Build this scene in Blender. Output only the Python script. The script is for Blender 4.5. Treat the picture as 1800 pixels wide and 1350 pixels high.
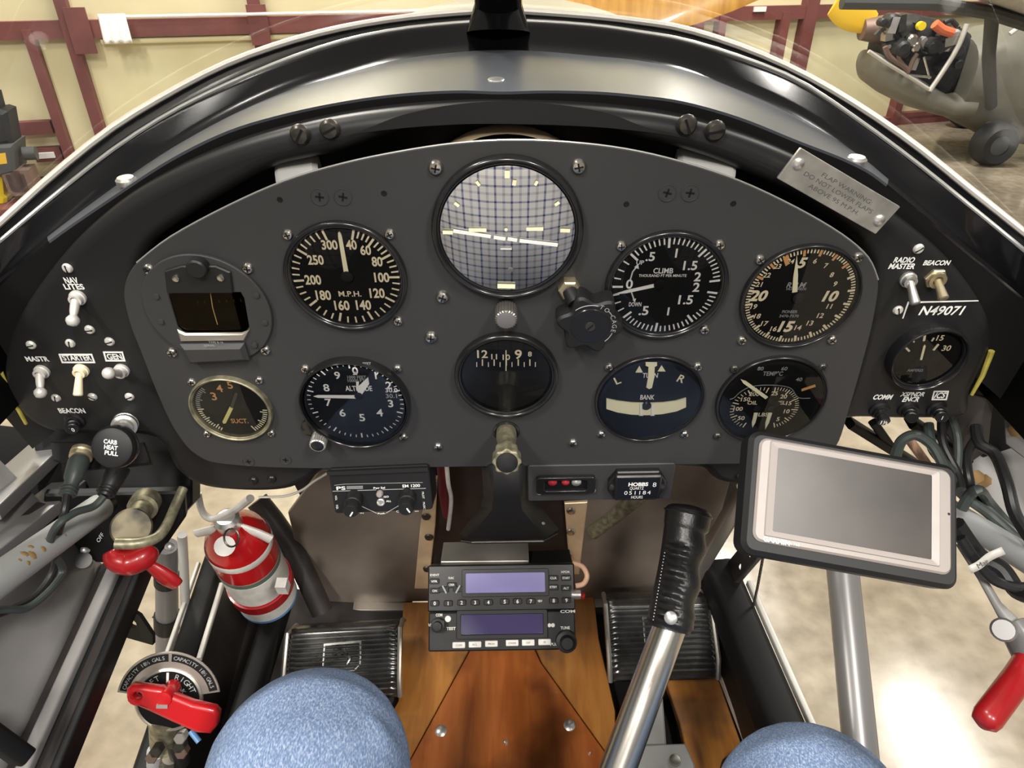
import bpy, bmesh, math, random
from mathutils import Vector, Matrix

random.seed(7)
for _o in list(bpy.data.objects):
    bpy.data.objects.remove(_o, do_unlink=True)
scene = bpy.context.scene
COL = scene.collection
rad = math.radians
V = Vector

# ------------------------------------------------------------------ camera
# Aircraft frame: x right, y forward, z up, origin on the instrument panel.
# The tail-dragger stands nose-up, so ACF turns aircraft frame -> hangar frame.
FPX = 1200.0
TILT = rad(38)
NOSE_UP = rad(6)
ACF = Matrix.Translation((0, 0, 1.42)) @ Matrix.Rotation(NOSE_UP, 4, 'X')
CAM = V((0, -0.507 * math.cos(TILT), 0.507 * math.sin(TILT)))
RT = V((1, 0, 0))
FW = V((0, math.cos(TILT), -math.sin(TILT)))
UPV = V((0, math.sin(TILT), math.cos(TILT)))
cam_d = bpy.data.cameras.new('camera')
cam_d.sensor_width = 36
cam_d.sensor_fit = 'HORIZONTAL'
cam_d.lens = FPX / 1800 * 36
cam_d.clip_start = 0.01
cam_o = bpy.data.objects.new('camera', cam_d)
COL.objects.link(cam_o)
_m = Matrix.Identity(4)
for i in range(3):
    _m[i][0], _m[i][1], _m[i][2], _m[i][3] = RT[i], UPV[i], -FW[i], CAM[i]
cam_o.matrix_world = ACF @ _m
scene.camera = cam_o

def ray(px, py):
    return RT * ((px - 900) / FPX) + UPV * ((675 - py) / FPX) + FW
def pd(px, py, zc):
    return CAM + ray(px, py) * zc
def onY(px, py, Y):
    r = ray(px, py); return CAM + r * ((Y - CAM.y) / r.y)
def onZ(px, py, Z):
    r = ray(px, py); return CAM + r * ((Z - CAM.z) / r.z)
def onX(px, py, X):
    r = ray(px, py); return CAM + r * ((X - CAM.x) / r.x)
WCAM = ACF @ CAM
def wray(px, py):
    return ACF.to_3x3() @ ray(px, py)
def ground(px, py, h=0.0):
    r = wray(px, py); return WCAM + r * ((h - WCAM.z) / r.z)

# ------------------------------------------------------------------ light
vs = scene.view_settings
vs.view_transform = 'Standard'
vs.look = 'None'
vs.gamma = 1
vs.use_curve_mapping = False
vs.exposure = -0.05
world = bpy.data.worlds.new('hangar_air')
scene.world = world
world.use_nodes = True
_bg = world.node_tree.nodes['Background']
_bg.inputs[0].default_value = (1.0, 0.96, 0.88, 1)
_bg.inputs[1].default_value = 0.30
_glare = ground(1640, 1320)
_dir = (_glare - WCAM)
_dir.z = -_dir.z
LAMP_H = 5.6
_hit = _glare + _dir * ((LAMP_H - _glare.z) / _dir.z)
lamps = [(_hit.x, _hit.y, 170), (-2.6, 0.4, 150), (-2.4, 5.2, 390), (2.6, 5.6, 390), (-2.2, -3.4, 330), (2.4, -3.4, 330), (0.0, -5.4, 360)]
for (lx, ly, le) in lamps:
    ld = bpy.data.lights.new('hangar_lamp', 'AREA')
    ld.shape = 'RECTANGLE'
    ld.size = 0.5
    ld.size_y = 1.5
    ld.energy = le
    ld.color = (1.0, 0.955, 0.88)
    lo = bpy.data.objects.new('hangar_lamp', ld)
    lo.location = (lx, ly, LAMP_H)
    COL.objects.link(lo)

# ------------------------------------------------------------------ materials
MATS = {}
def mat(name, col, rough=0.5, metal=0.0, spec=0.5, noise=0.0, nscale=40.0, bump=0.0, bscale=200.0,
        col2=None, emit=None, coat=0.0, stretch=None, detail=4.0, rvar=0.0):
    m = bpy.data.materials.new(name)
    m.use_nodes = True
    nt = m.node_tree
    b = nt.nodes['Principled BSDF']
    b.inputs['Base Color'].default_value = (*col, 1)
    b.inputs['Roughness'].default_value = rough
    b.inputs['Metallic'].default_value = metal
    b.inputs['Specular IOR Level'].default_value = spec
    if coat:
        b.inputs['Coat Weight'].default_value = coat
        b.inputs['Coat Roughness'].default_value = 0.06
    if emit:
        b.inputs['Emission Color'].default_value = (*emit[:3], 1)
        b.inputs['Emission Strength'].default_value = emit[3]
    if noise or bump or col2 or rvar:
        tc = nt.nodes.new('ShaderNodeTexCoord')
        vec = tc.outputs['Object']
        if stretch:
            mp = nt.nodes.new('ShaderNodeMapping')
            mp.inputs['Scale'].default_value = stretch
            nt.links.new(vec, mp.inputs['Vector']); vec = mp.outputs['Vector']
    if noise or col2 or rvar:
        n = nt.nodes.new('ShaderNodeTexNoise')
        n.inputs['Scale'].default_value = nscale
        n.inputs['Detail'].default_value = detail
        nt.links.new(vec, n.inputs['Vector'])
        if noise or col2:
            r = nt.nodes.new('ShaderNodeValToRGB')
            c2 = col2 if col2 else tuple(max(0, c * (1 - noise)) for c in col)
            c1 = col if col2 else tuple(min(1, c * (1 + noise)) for c in col)
            r.color_ramp.elements[0].position = 0.35
            r.color_ramp.elements[1].position = 0.65
            r.color_ramp.elements[0].color = (*c2, 1)
            r.color_ramp.elements[1].color = (*c1, 1)
            nt.links.new(n.outputs['Fac'], r.inputs['Fac'])
            nt.links.new(r.outputs['Color'], b.inputs['Base Color'])
        if rvar:
            mr = nt.nodes.new('ShaderNodeMapRange')
            mr.inputs['To Min'].default_value = max(0, rough - rvar)
            mr.inputs['To Max'].default_value = min(1, rough + rvar)
            nt.links.new(n.outputs['Fac'], mr.inputs['Value'])
            nt.links.new(mr.outputs['Result'], b.inputs['Roughness'])
    if bump:
        n2 = nt.nodes.new('ShaderNodeTexNoise')
        n2.inputs['Scale'].default_value = bscale
        n2.inputs['Detail'].default_value = 3
        nt.links.new(vec, n2.inputs['Vector'])
        bp = nt.nodes.new('ShaderNodeBump')
        bp.inputs['Strength'].default_value = bump
        bp.inputs['Distance'].default_value = 0.001
        nt.links.new(n2.outputs['Fac'], bp.inputs['Height'])
        nt.links.new(bp.outputs['Normal'], b.inputs['Normal'])
    MATS[name] = m
    return m

def glassmat(name, refl, rough=0.0, tint=(1, 1, 1), fres=1.45):
    m = bpy.data.materials.new(name)
    m.use_nodes = True
    nt = m.node_tree
    nt.nodes.clear()
    out = nt.nodes.new('ShaderNodeOutputMaterial')
    mix = nt.nodes.new('ShaderNodeMixShader')
    tr = nt.nodes.new('ShaderNodeBsdfTransparent')
    tr.inputs[0].default_value = (*tint, 1)
    gl = nt.nodes.new('ShaderNodeBsdfGlossy')
    gl.inputs['Roughness'].default_value = rough
    gl.inputs[0].default_value = (1, 1, 1, 1)
    fr = nt.nodes.new('ShaderNodeFresnel')
    fr.inputs[0].default_value = fres
    ad = nt.nodes.new('ShaderNodeMath')
    ad.operation = 'ADD'
    ad.use_clamp = True
    ad.inputs[1].default_value = refl
    nt.links.new(fr.outputs[0], ad.inputs[0])
    nt.links.new(ad.outputs[0], mix.inputs[0])
    nt.links.new(tr.outputs[0], mix.inputs[1])
    nt.links.new(gl.outputs[0], mix.inputs[2])
    nt.links.new(mix.outputs[0], out.inputs[0])
    MATS[name] = m
    return m

mat('panel', (0.036, 0.036, 0.037), 0.52, spec=0.42, bump=0.08, bscale=900, rvar=0.05, nscale=25)
mat('frame', (0.014, 0.014, 0.0145), 0.42, spec=0.34, bump=0.05, bscale=700, rvar=0.06, nscale=20)
mat('gloss', (0.004, 0.004, 0.005), 0.2, spec=0.35, coat=0.15)
mat('deck', (0.085, 0.094, 0.112), 0.32, spec=0.5, noise=0.08, nscale=18, rvar=0.05)
mat('highlight_grey', (0.42, 0.42, 0.40), 0.25, 0.5)  # pale grey that paints highlights on the frame ridge and panel edge
mat('bezel', (0.011, 0.011, 0.012), 0.2, spec=0.6, rvar=0.05, nscale=120)
mat('dial', (0.004, 0.004, 0.0045), 0.7, spec=0.2)
mat('dial_blue', (0.006, 0.0075, 0.012), 0.6, spec=0.2)
mat('dial_grey', (0.014, 0.014, 0.015), 0.6, spec=0.2)
mat('white', (0.82, 0.82, 0.80), 0.5)
mat('faded', (0.32, 0.33, 0.34), 0.5)
mat('cream', (0.85, 0.76, 0.54), 0.5)
mat('lume', (0.88, 0.84, 0.60), 0.5)
mat('needle_yellow', (0.85, 0.78, 0.30), 0.5)
mat('orange', (0.72, 0.36, 0.14), 0.5)
mat('amber', (0.36, 0.27, 0.10), 0.4)
mat('steel', (0.62, 0.60, 0.55), 0.26, 1.0)
mat('knurl', (0.22, 0.21, 0.19), 0.35, 0.7)
mat('nickel', (0.80, 0.79, 0.76), 0.3, 0.85)
mat('brass', (0.66, 0.57, 0.38), 0.36, 0.85)
mat('dark_screw', (0.10, 0.095, 0.085), 0.35, 0.8)
mat('olive_metal', (0.30, 0.28, 0.19), 0.45, 0.6, noise=0.35, nscale=150)
mat('worn_knob', (0.20, 0.17, 0.105), 0.5, 0.3, col2=(0.012, 0.012, 0.010), nscale=55, detail=2)
mat('red', (0.36, 0.009, 0.012), 0.32, coat=0.3, noise=0.12, nscale=30)
mat('red_bright', (0.44, 0.009, 0.013), 0.3, coat=0.4)
mat('grey_tube', (0.40, 0.415, 0.42), 0.4, noise=0.08, nscale=30)
mat('rust_tube', (0.44, 0.46, 0.45), 0.42, col2=(0.42, 0.435, 0.43), nscale=60)
mat('rust', (0.33, 0.20, 0.08), 0.8)
mat('rubber', (0.014, 0.014, 0.015), 0.42)
mat('cable', (0.045, 0.055, 0.052), 0.38)
mat('black_plastic', (0.010, 0.010, 0.011), 0.35)
mat('soft_black', (0.011, 0.011, 0.012), 0.5, spec=0.35)
mat('satin', (0.72, 0.70, 0.66), 0.42, 0.35)
mat('silver_plastic', (0.30, 0.266, 0.25), 0.38, spec=0.5, rvar=0.04, nscale=60)
mat('screen', (0.050, 0.043, 0.040), 0.3, spec=0.3, noise=0.25, nscale=14)
mat('lcd_lit', (0.10, 0.09, 0.2), 0.25, emit=(0.34, 0.30, 0.56, 0.36), noise=0.1, nscale=30)
mat('lcd_dim', (0.03, 0.025, 0.08), 0.2, emit=(0.06, 0.04, 0.15, 0.14))
mat('led_red', (0.30, 0.015, 0.025), 0.3, emit=(0.9, 0.03, 0.05, 0.05))
mat('leather', (0.010, 0.010, 0.010), 0.36, bump=0.3, bscale=350)
mat('alu', (0.50, 0.47, 0.42), 0.42, 0.85, noise=0.1, nscale=15, rvar=0.08)
mat('firewall', (0.29, 0.243, 0.203), 0.36, 0.3, noise=0.18, nscale=9, rvar=0.08)
mat('tan_metal', (0.72, 0.56, 0.36), 0.4, 0.3, noise=0.15, nscale=25)
mat('grey_paint', (0.30, 0.29, 0.285), 0.45, noise=0.12, nscale=14, rvar=0.08)
mat('gear_grey', (0.14, 0.135, 0.14), 0.4)
mat('strut_grey', (0.21, 0.205, 0.205), 0.32, 0.3)
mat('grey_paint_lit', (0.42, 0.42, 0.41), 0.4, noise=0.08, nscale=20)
mat('dark_paint', (0.030, 0.026, 0.025), 0.42, spec=0.35, noise=0.25, nscale=18)
mat('black_paint', (0.008, 0.008, 0.008), 0.5, spec=0.25)
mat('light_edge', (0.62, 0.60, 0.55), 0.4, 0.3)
mat('pedal', (0.15, 0.15, 0.145), 0.28, 0.9, noise=0.3, nscale=25, rvar=0.08)
mat('maroon_wire', (0.16, 0.012, 0.02), 0.5)
mat('copper_wire', (0.66, 0.40, 0.26), 0.4)
mat('yellow_paint', (0.42, 0.36, 0.07), 0.5, noise=0.2, nscale=80)
mat('skin', (0.55, 0.34, 0.25), 0.5)
mat('hair', (0.06, 0.04, 0.03), 0.6)
mat('wall_cream', (0.78, 0.725, 0.46), 0.75, col2=(0.72, 0.655, 0.395), nscale=1.6, detail=6, bump=0.2, bscale=6)
mat('red_steel', (0.165, 0.050, 0.043), 0.6, noise=0.12, nscale=5)
mat('paper', (0.85, 0.85, 0.80), 0.6, noise=0.06, nscale=20)
mat('olive_skin', (0.17, 0.165, 0.135), 0.4, noise=0.12, nscale=2.5)
mat('machine_grey', (0.055, 0.058, 0.058), 0.5)
mat('machine_yellow', (0.80, 0.60, 0.02), 0.45)
mat('tyre', (0.012, 0.012, 0.012), 0.6)
mat('prop_wood', (0.62, 0.33, 0.06), 0.3, coat=0.6, col2=(0.46, 0.22, 0.035), nscale=5, stretch=(12, 2, 2))
mat('prop_yellow', (0.75, 0.47, 0.03), 0.4)
mat('cowl', (0.40, 0.38, 0.33), 0.3, 0.3, noise=0.1, nscale=5)
mat('engine_black', (0.018, 0.018, 0.018), 0.5, noise=0.4, nscale=20)
mat('exhaust', (0.22, 0.15, 0.12), 0.5, 0.5)
mat('orange_hose', (0.65, 0.15, 0.06), 0.5)
mat('ext_red', (0.42, 0.008, 0.010), 0.22, coat=0.5)
mat('label_white', (0.70, 0.68, 0.64), 0.4, noise=0.12, nscale=60)
mat('label_green', (0.12, 0.16, 0.13), 0.4)
mat('label_blue', (0.12, 0.28, 0.55), 0.4)
mat('placard', (0.52, 0.51, 0.48), 0.38, 0.7, noise=0.18, nscale=70, detail=6)
mat('engrave', (0.09, 0.09, 0.088), 0.6)
glassmat('gauge_glass', 0.0, fres=1.34)
glassmat('mirror_glass', 0.50, tint=(0.5, 0.5, 0.52))
glassmat('amber_glass', 0.0, tint=(0.55, 0.45, 0.2), fres=1.18)
glassmat('windscreen', 0.012, tint=(0.985, 0.985, 0.975))
glassmat('screen_glass', 0.02, rough=0.12)

def concrete():
    m = mat('concrete', (0.5, 0.44, 0.34), 0.22)
    nt = m.node_tree
    b = nt.nodes['Principled BSDF']
    tc = nt.nodes.new('ShaderNodeTexCoord')
    n1 = nt.nodes.new('ShaderNodeTexNoise'); n1.inputs['Scale'].default_value = 2.2; n1.inputs['Detail'].default_value = 8
    n2 = nt.nodes.new('ShaderNodeTexNoise'); n2.inputs['Scale'].default_value = 14; n2.inputs['Detail'].default_value = 6
    r1 = nt.nodes.new('ShaderNodeValToRGB')
    r1.color_ramp.elements[0].position = 0.3; r1.color_ramp.elements[0].color = (0.235, 0.193, 0.137, 1)
    r1.color_ramp.elements[1].position = 0.7; r1.color_ramp.elements[1].color = (0.33, 0.287, 0.218, 1)
    mx = nt.nodes.new('ShaderNodeMix'); mx.data_type = 'RGBA'; mx.blend_type = 'OVERLAY'
    mx.inputs[0].default_value = 0.5
    nt.links.new(tc.outputs['Object'], n1.inputs['Vector'])
    nt.links.new(tc.outputs['Object'], n2.inputs['Vector'])
    nt.links.new(n1.outputs['Fac'], r1.inputs['Fac'])
    nt.links.new(r1.outputs['Color'], mx.inputs[6])
    nt.links.new(n2.outputs['Fac'], mx.inputs[7])
    nt.links.new(mx.outputs[2], b.inputs['Base Color'])
    mr = nt.nodes.new('ShaderNodeMapRange')
    mr.inputs['To Min'].default_value = 0.09; mr.inputs['To Max'].default_value = 0.24
    nt.links.new(n2.outputs['Fac'], mr.inputs['Value'])
    nt.links.new(mr.outputs['Result'], b.inputs['Roughness'])
concrete()

def wood(name, a, b_, c):
    m = mat(name, a, 0.34, coat=0.25)
    nt = m.node_tree
    b = nt.nodes['Principled BSDF']
    tc = nt.nodes.new('ShaderNodeTexCoord')
    mp = nt.nodes.new('ShaderNodeMapping'); mp.inputs['Scale'].default_value = (60, 7, 10)
    n1 = nt.nodes.new('ShaderNodeTexNoise'); n1.inputs['Scale'].default_value = 1.6; n1.inputs['Detail'].default_value = 6
    n1.inputs['Distortion'].default_value = 0.6
    n2 = nt.nodes.new('ShaderNodeTexNoise'); n2.inputs['Scale'].default_value = 13; n2.inputs['Detail'].default_value = 3
    r1 = nt.nodes.new('ShaderNodeValToRGB')
    r1.color_ramp.elements[0].position = 0.3; r1.color_ramp.elements[0].color = (*b_, 1)
    r1.color_ramp.elements[1].position = 0.7; r1.color_ramp.elements[1].color = (*a, 1)
    r2 = nt.nodes.new('ShaderNodeValToRGB')
    r2.color_ramp.elements[0].position = 0.52; r2.color_ramp.elements[0].color = (0, 0, 0, 1)
    r2.color_ramp.elements[1].position = 0.70; r2.color_ramp.elements[1].color = (0.85, 0.85, 0.85, 1)
    mx = nt.nodes.new('ShaderNodeMix'); mx.data_type = 'RGBA'
    mx.inputs[7].default_value = (*c, 1)
    nt.links.new(tc.outputs['Object'], mp.inputs['Vector'])
    nt.links.new(mp.outputs['Vector'], n1.inputs['Vector'])
    nt.links.new(tc.outputs['Object'], n2.inputs['Vector'])
    nt.links.new(n1.outputs['Fac'], r1.inputs['Fac'])
    nt.links.new(n2.outputs['Fac'], r2.inputs['Fac'])
    nt.links.new(r2.outputs['Color'], mx.inputs[0])
    nt.links.new(r1.outputs['Color'], mx.inputs[6])
    nt.links.new(mx.outputs[2], b.inputs['Base Color'])
wood('wood_centre', (0.40, 0.125, 0.028), (0.29, 0.075, 0.015), (0.13, 0.035, 0.010))
wood('wood_side', (0.42, 0.18, 0.042), (0.31, 0.115, 0.024), (0.12, 0.062, 0.03))

def denim():
    m = mat('denim', (0.2, 0.3, 0.5), 0.85, spec=0.2)
    nt = m.node_tree
    b = nt.nodes['Principled BSDF']
    tc = nt.nodes.new('ShaderNodeTexCoord')
    mp = nt.nodes.new('ShaderNodeMapping'); mp.inputs['Scale'].default_value = (1, 0.45, 1)
    mp.inputs['Rotation'].default_value = (0, 0, 0.5)
    n1 = nt.nodes.new('ShaderNodeTexNoise'); n1.inputs['Scale'].default_value = 900; n1.inputs['Detail'].default_value = 2
    n2 = nt.nodes.new('ShaderNodeTexNoise'); n2.inputs['Scale'].default_value = 12; n2.inputs['Detail'].default_value = 2
    r1 = nt.nodes.new('ShaderNodeValToRGB')
    e = r1.color_ramp.elements
    e[0].position = 0.30; e[0].color = (0.125, 0.185, 0.33, 1)
    e[1].position = 0.72; e[1].color = (0.42, 0.51, 0.68, 1)
    e2 = r1.color_ramp.elements.new(0.50); e2.color = (0.20, 0.28, 0.45, 1)
    nt.links.new(tc.outputs['Object'], mp.inputs['Vector'])
    nt.links.new(mp.outputs['Vector'], n1.inputs['Vector'])
    nt.links.new(tc.outputs['Object'], n2.inputs['Vector'])
    nt.links.new(n1.outputs['Fac'], r1.inputs['Fac'])
    nt.links.new(r1.outputs['Color'], b.inputs['Base Color'])
    bp = nt.nodes.new('ShaderNodeBump'); bp.inputs['Strength'].default_value = 0.25; bp.inputs['Distance'].default_value = 0.002
    nt.links.new(n1.outputs['Fac'], bp.inputs['Height'])
    nt.links.new(bp.outputs['Normal'], b.inputs['Normal'])
denim()

def plaid():
    m = mat('plaid', (0.8, 0.8, 0.82), 0.8, spec=0.2)
    nt = m.node_tree
    b = nt.nodes['Principled BSDF']
    tc = nt.nodes.new('ShaderNodeTexCoord')
    sp = nt.nodes.new('ShaderNodeSeparateXYZ')
    nt.links.new(tc.outputs['Object'], sp.inputs[0])
    def stripe(sock, period, width, off=0.0):
        a = nt.nodes.new('ShaderNodeMath'); a.operation = 'MULTIPLY_ADD'
        a.inputs[1].default_value = 1 / period; a.inputs[2].default_value = off
        nt.links.new(sock, a.inputs[0])
        f = nt.nodes.new('ShaderNodeMath'); f.operation = 'FRACT'
        nt.links.new(a.outputs[0], f.inputs[0])
        l = nt.nodes.new('ShaderNodeMath'); l.operation = 'LESS_THAN'; l.inputs[1].default_value = width
        nt.links.new(f.outputs[0], l.inputs[0])
        return l.outputs[0]
    def mul(s, k):
        a = nt.nodes.new('ShaderNodeMath'); a.operation = 'MULTIPLY'; a.inputs[1].default_value = k
        nt.links.new(s, a.inputs[0]); return a.outputs[0]
    def add(s, t):
        a = nt.nodes.new('ShaderNodeMath'); a.operation = 'ADD'; a.use_clamp = True
        nt.links.new(s, a.inputs[0]); nt.links.new(t, a.inputs[1]); return a.outputs[0]
    x, z = sp.outputs[0], sp.outputs[2]
    s = add(add(mul(stripe(x, 0.031, 0.13), 0.62), mul(stripe(x, 0.031, 0.16, 0.5), 0.28)),
            add(mul(stripe(z, 0.031, 0.13), 0.55), mul(stripe(z, 0.031, 0.16, 0.5), 0.25)))
    mx = nt.nodes.new('ShaderNodeMix'); mx.data_type = 'RGBA'
    mx.inputs[6].default_value = (0.86, 0.85, 0.84, 1)
    mx.inputs[7].default_value = (0.05, 0.07, 0.24, 1)
    nt.links.new(s, mx.inputs[0])
    nt.links.new(mx.outputs[2], b.inputs['Base Color'])
plaid()

# ------------------------------------------------------------------ geometry helpers
class Geo:
    def __init__(self):
        self.v = []; self.f = []
    def add(self, vs_, fs, M=None):
        k = len(self.v)
        for p in vs_:
            p = V(p)
            self.v.append(M @ p if M is not None else p)
        for f in fs:
            self.f.append(tuple(i + k for i in f))
        return self
    def box(self, c, s, M=None):
        x, y, z = s[0] / 2, s[1] / 2, s[2] / 2
        vs_ = [V(c) + V((a * x, b * y, d * z)) for d in (-1, 1) for b in (-1, 1) for a in (-1, 1)]
        return self.add(vs_, [(0, 2, 3, 1), (4, 5, 7, 6), (0, 1, 5, 4), (2, 6, 7, 3), (0, 4, 6, 2), (1, 3, 7, 5)], M)
    def prism(self, poly, z0, z1, ch=0.0, M=None, chb=0.0):
        area = sum(poly[i - 1][0] * poly[i][1] - poly[i][0] * poly[i - 1][1] for i in range(len(poly)))
        if area < 0: poly = list(reversed(poly))
        n = len(poly)
        rings = []
        if chb: rings.append((inset(poly, chb), z0)); rings.append((poly, z0 + chb))
        else: rings.append((poly, z0))
        if ch: rings.append((poly, z1 - ch)); rings.append((inset(poly, ch), z1))
        else: rings.append((poly, z1))
        vs_ = [(p[0], p[1], z) for pl, z in rings for p in pl]
        fs = [tuple(range(n - 1, -1, -1))]
        for k in range(len(rings) - 1):
            for i in range(n):
                j = (i + 1) % n
                fs.append((k * n + i, k * n + j, (k + 1) * n + j, (k + 1) * n + i))
        fs.append(tuple(range((len(rings) - 1) * n, len(rings) * n)))
        return self.add(vs_, fs, M)
    def lathe(self, prof, n=40, M=None):
        vs_ = []; fs = []; idx = []
        for (r, z) in prof:
            if abs(r) < 1e-9:
                idx.append([len(vs_)] * n); vs_.append((0, 0, z))
            else:
                idx.append(list(range(len(vs_), len(vs_) + n)))
                vs_ += [(r * math.cos(2 * math.pi * i / n), r * math.sin(2 * math.pi * i / n), z) for i in range(n)]
        for a, b in zip(idx, idx[1:]):
            for i in range(n):
                j = (i + 1) % n
                q = []
                for t in (a[i], a[j], b[j], b[i]):
                    if t not in q: q.append(t)
                if len(q) > 2: fs.append(tuple(q))
        return self.add(vs_, fs, M)
    def cyl(self, a, b, r, r2=None, n=20, cap=True):
        return self.tube([a, b], [r, r if r2 is None else r2], n, cap)
    def tube(self, path, r, n=10, cap=True, flat=None, ref=None):
        path = [V(p) for p in path]
        m = len(path)
        if not isinstance(r, (list, tuple)): r = [r] * m
        elif len(r) != m:
            r = [r[min(len(r) - 1, int(i * (len(r) - 1) / (m - 1)))] + (r[min(len(r) - 1, int(i * (len(r) - 1) / (m - 1)) + 1)] - r[min(len(r) - 1, int(i * (len(r) - 1) / (m - 1)))]) * ((i * (len(r) - 1) / (m - 1)) % 1) for i in range(m)]
        t0 = (path[1] - path[0]).normalized()
        a = ref.copy() if ref is not None else (V((0, 0, 1)) if abs(t0.z) < 0.9 else V((1, 0, 0)))
        u = (a - t0 * a.dot(t0)).normalized()
        vs_ = []
        for i in range(m):
            t = (path[min(i + 1, m - 1)] - path[max(i - 1, 0)]).normalized()
            u = (u - t * u.dot(t)).normalized()
            w = t.cross(u)
            for k in range(n):
                an = 2 * math.pi * k / n
                fl = flat if flat else 1.0
                vs_.append(path[i] + (u * math.cos(an) + w * math.sin(an) * fl) * r[i])
        fs = []
        for i in range(m - 1):
            for k in range(n):
                l = (k + 1) % n
                fs.append((i * n + k, i * n + l, (i + 1) * n + l, (i + 1) * n + k))
        if cap:
            fs.append(tuple(range(n - 1, -1, -1)))
            fs.append(tuple(range((m - 1) * n, m * n)))
        return self.add(vs_, fs)
    def grid(self, rows, close=False):
        m, n = len(rows), len(rows[0])
        vs_ = [p for r in rows for p in r]
        fs = []
        for i in range(m - 1):
            for k in range(n if close else n - 1):
                l = (k + 1) % n
                fs.append((i * n + k, i * n + l, (i + 1) * n + l, (i + 1) * n + k))
        return self.add(vs_, fs)
    def text(self, s, x, y, h, z=0.0, M=None, rot=0.0, shear=0.0, bold=0.0, width=None, align='C'):
        vs_, fs = glyphs(s, bold)
        if not vs_: return self
        x0 = min(p[0] for p in vs_); x1 = max(p[0] for p in vs_)
        y0 = min(p[1] for p in vs_); y1 = max(p[1] for p in vs_)
        sc = h / CAPH
        sx = sc if width is None else width / (x1 - x0)
        out = []
        for p in vs_:
            yy = (p[1] - CAPH / 2) * sc
            xx = (p[0] - ((x0 + x1) / 2 if align == 'C' else x0)) * sx + yy * shear
            out.append((x + xx * math.cos(rot) - yy * math.sin(rot), y + xx * math.sin(rot) + yy * math.cos(rot), z))
        return self.add(out, fs, M)
    def obj(self, name, m, parent=None, smooth=35, bev=0):
        me = bpy.data.meshes.new(name)
        me.from_pydata([tuple(p) for p in self.v], [], self.f)
        me.update()
        if smooth:
            me.polygons.foreach_set('use_smooth', [True] * len(me.polygons))
            try: me.set_sharp_from_angle(angle=rad(smooth))
            except Exception: pass
        me.materials.append(MATS[m] if isinstance(m, str) else m)
        o = bpy.data.objects.new(name, me)
        COL.objects.link(o)
        if parent is not None: o.parent = parent
        return o

def inset(poly, d):
    n = len(poly); out = []
    for i in range(n):
        p0, p, p1 = V(poly[i - 1][:2]), V(poly[i][:2]), V(poly[(i + 1) % n][:2])
        e0, e1 = (p - p0), (p1 - p)
        if e0.length < 1e-9 or e1.length < 1e-9: out.append(tuple(p)); continue
        e0.normalize(); e1.normalize()
        n0, n1 = V((-e0.y, e0.x)), V((-e1.y, e1.x))
        b = n0 + n1
        k = b.dot(n0)
        out.append(tuple(p + b * (d / max(k, 0.5))))
    return out

def rrect(w, h, r, n=5, cx=0, cy=0):
    pts = []
    for (sx, sy, a0) in ((1, 1, 0), (-1, 1, 90), (-1, -1, 180), (1, -1, 270)):
        for i in range(n + 1):
            a = rad(a0 + 90 * i / n)
            pts.append((cx + sx * (w / 2 - r) + r * math.cos(a), cy + sy * (h / 2 - r) + r * math.sin(a)))
    return pts
def circ(r, n=24, cx=0, cy=0):
    return [(cx + r * math.cos(2 * math.pi * i / n), cy + r * math.sin(2 * math.pi * i / n)) for i in range(n)]
def spline(pts, k=6, closed=False):
    pts = [V(p) for p in pts]
    n = len(pts); out = []
    for i in range(n if closed else n - 1):
        if closed: p0, p1, p2, p3 = pts[i - 1], pts[i], pts[(i + 1) % n], pts[(i + 2) % n]
        else: p0, p1, p2, p3 = pts[max(i - 1, 0)], pts[i], pts[i + 1], pts[min(i + 2, n - 1)]
        for j in range(k):
            t = j / k
            out.append(0.5 * ((2 * p1) + (p2 - p0) * t + (2 * p0 - 5 * p1 + 4 * p2 - p3) * t * t + (3 * p1 - p0 - 3 * p2 + p3) * t ** 3))
    if not closed: out.append(pts[-1])
    return out
def resample(pts, n):
    pts = [V(p) for p in pts]
    L = [0]
    for a, b in zip(pts, pts[1:]): L.append(L[-1] + (b - a).length)
    out = []; j = 0
    for i in range(n):
        t = L[-1] * i / (n - 1)
        while j < len(L) - 2 and L[j + 1] < t: j += 1
        k = (t - L[j]) / max(1e-9, L[j + 1] - L[j])
        out.append(pts[j].lerp(pts[j + 1], k))
    return out

_GL = {}
def glyphs(s, bold=0.0):
    key = (s, bold)
    if key not in _GL:
        cu = bpy.data.curves.new('t', 'FONT')
        cu.body = s; cu.size = 1.0; cu.resolution_u = 3; cu.fill_mode = 'FRONT'; cu.offset = bold
        o = bpy.data.objects.new('t', cu)
        me = bpy.data.meshes.new_from_object(o)
        _GL[key] = ([tuple(v.co) for v in me.vertices], [tuple(p.vertices) for p in me.polygons])
        bpy.data.objects.remove(o); bpy.data.meshes.remove(me); bpy.data.curves.remove(cu)
    return _GL[key]
CAPH = 1.0
_v, _f = glyphs('H')
CAPH = max(p[1] for p in _v) - min(p[1] for p in _v)

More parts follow.
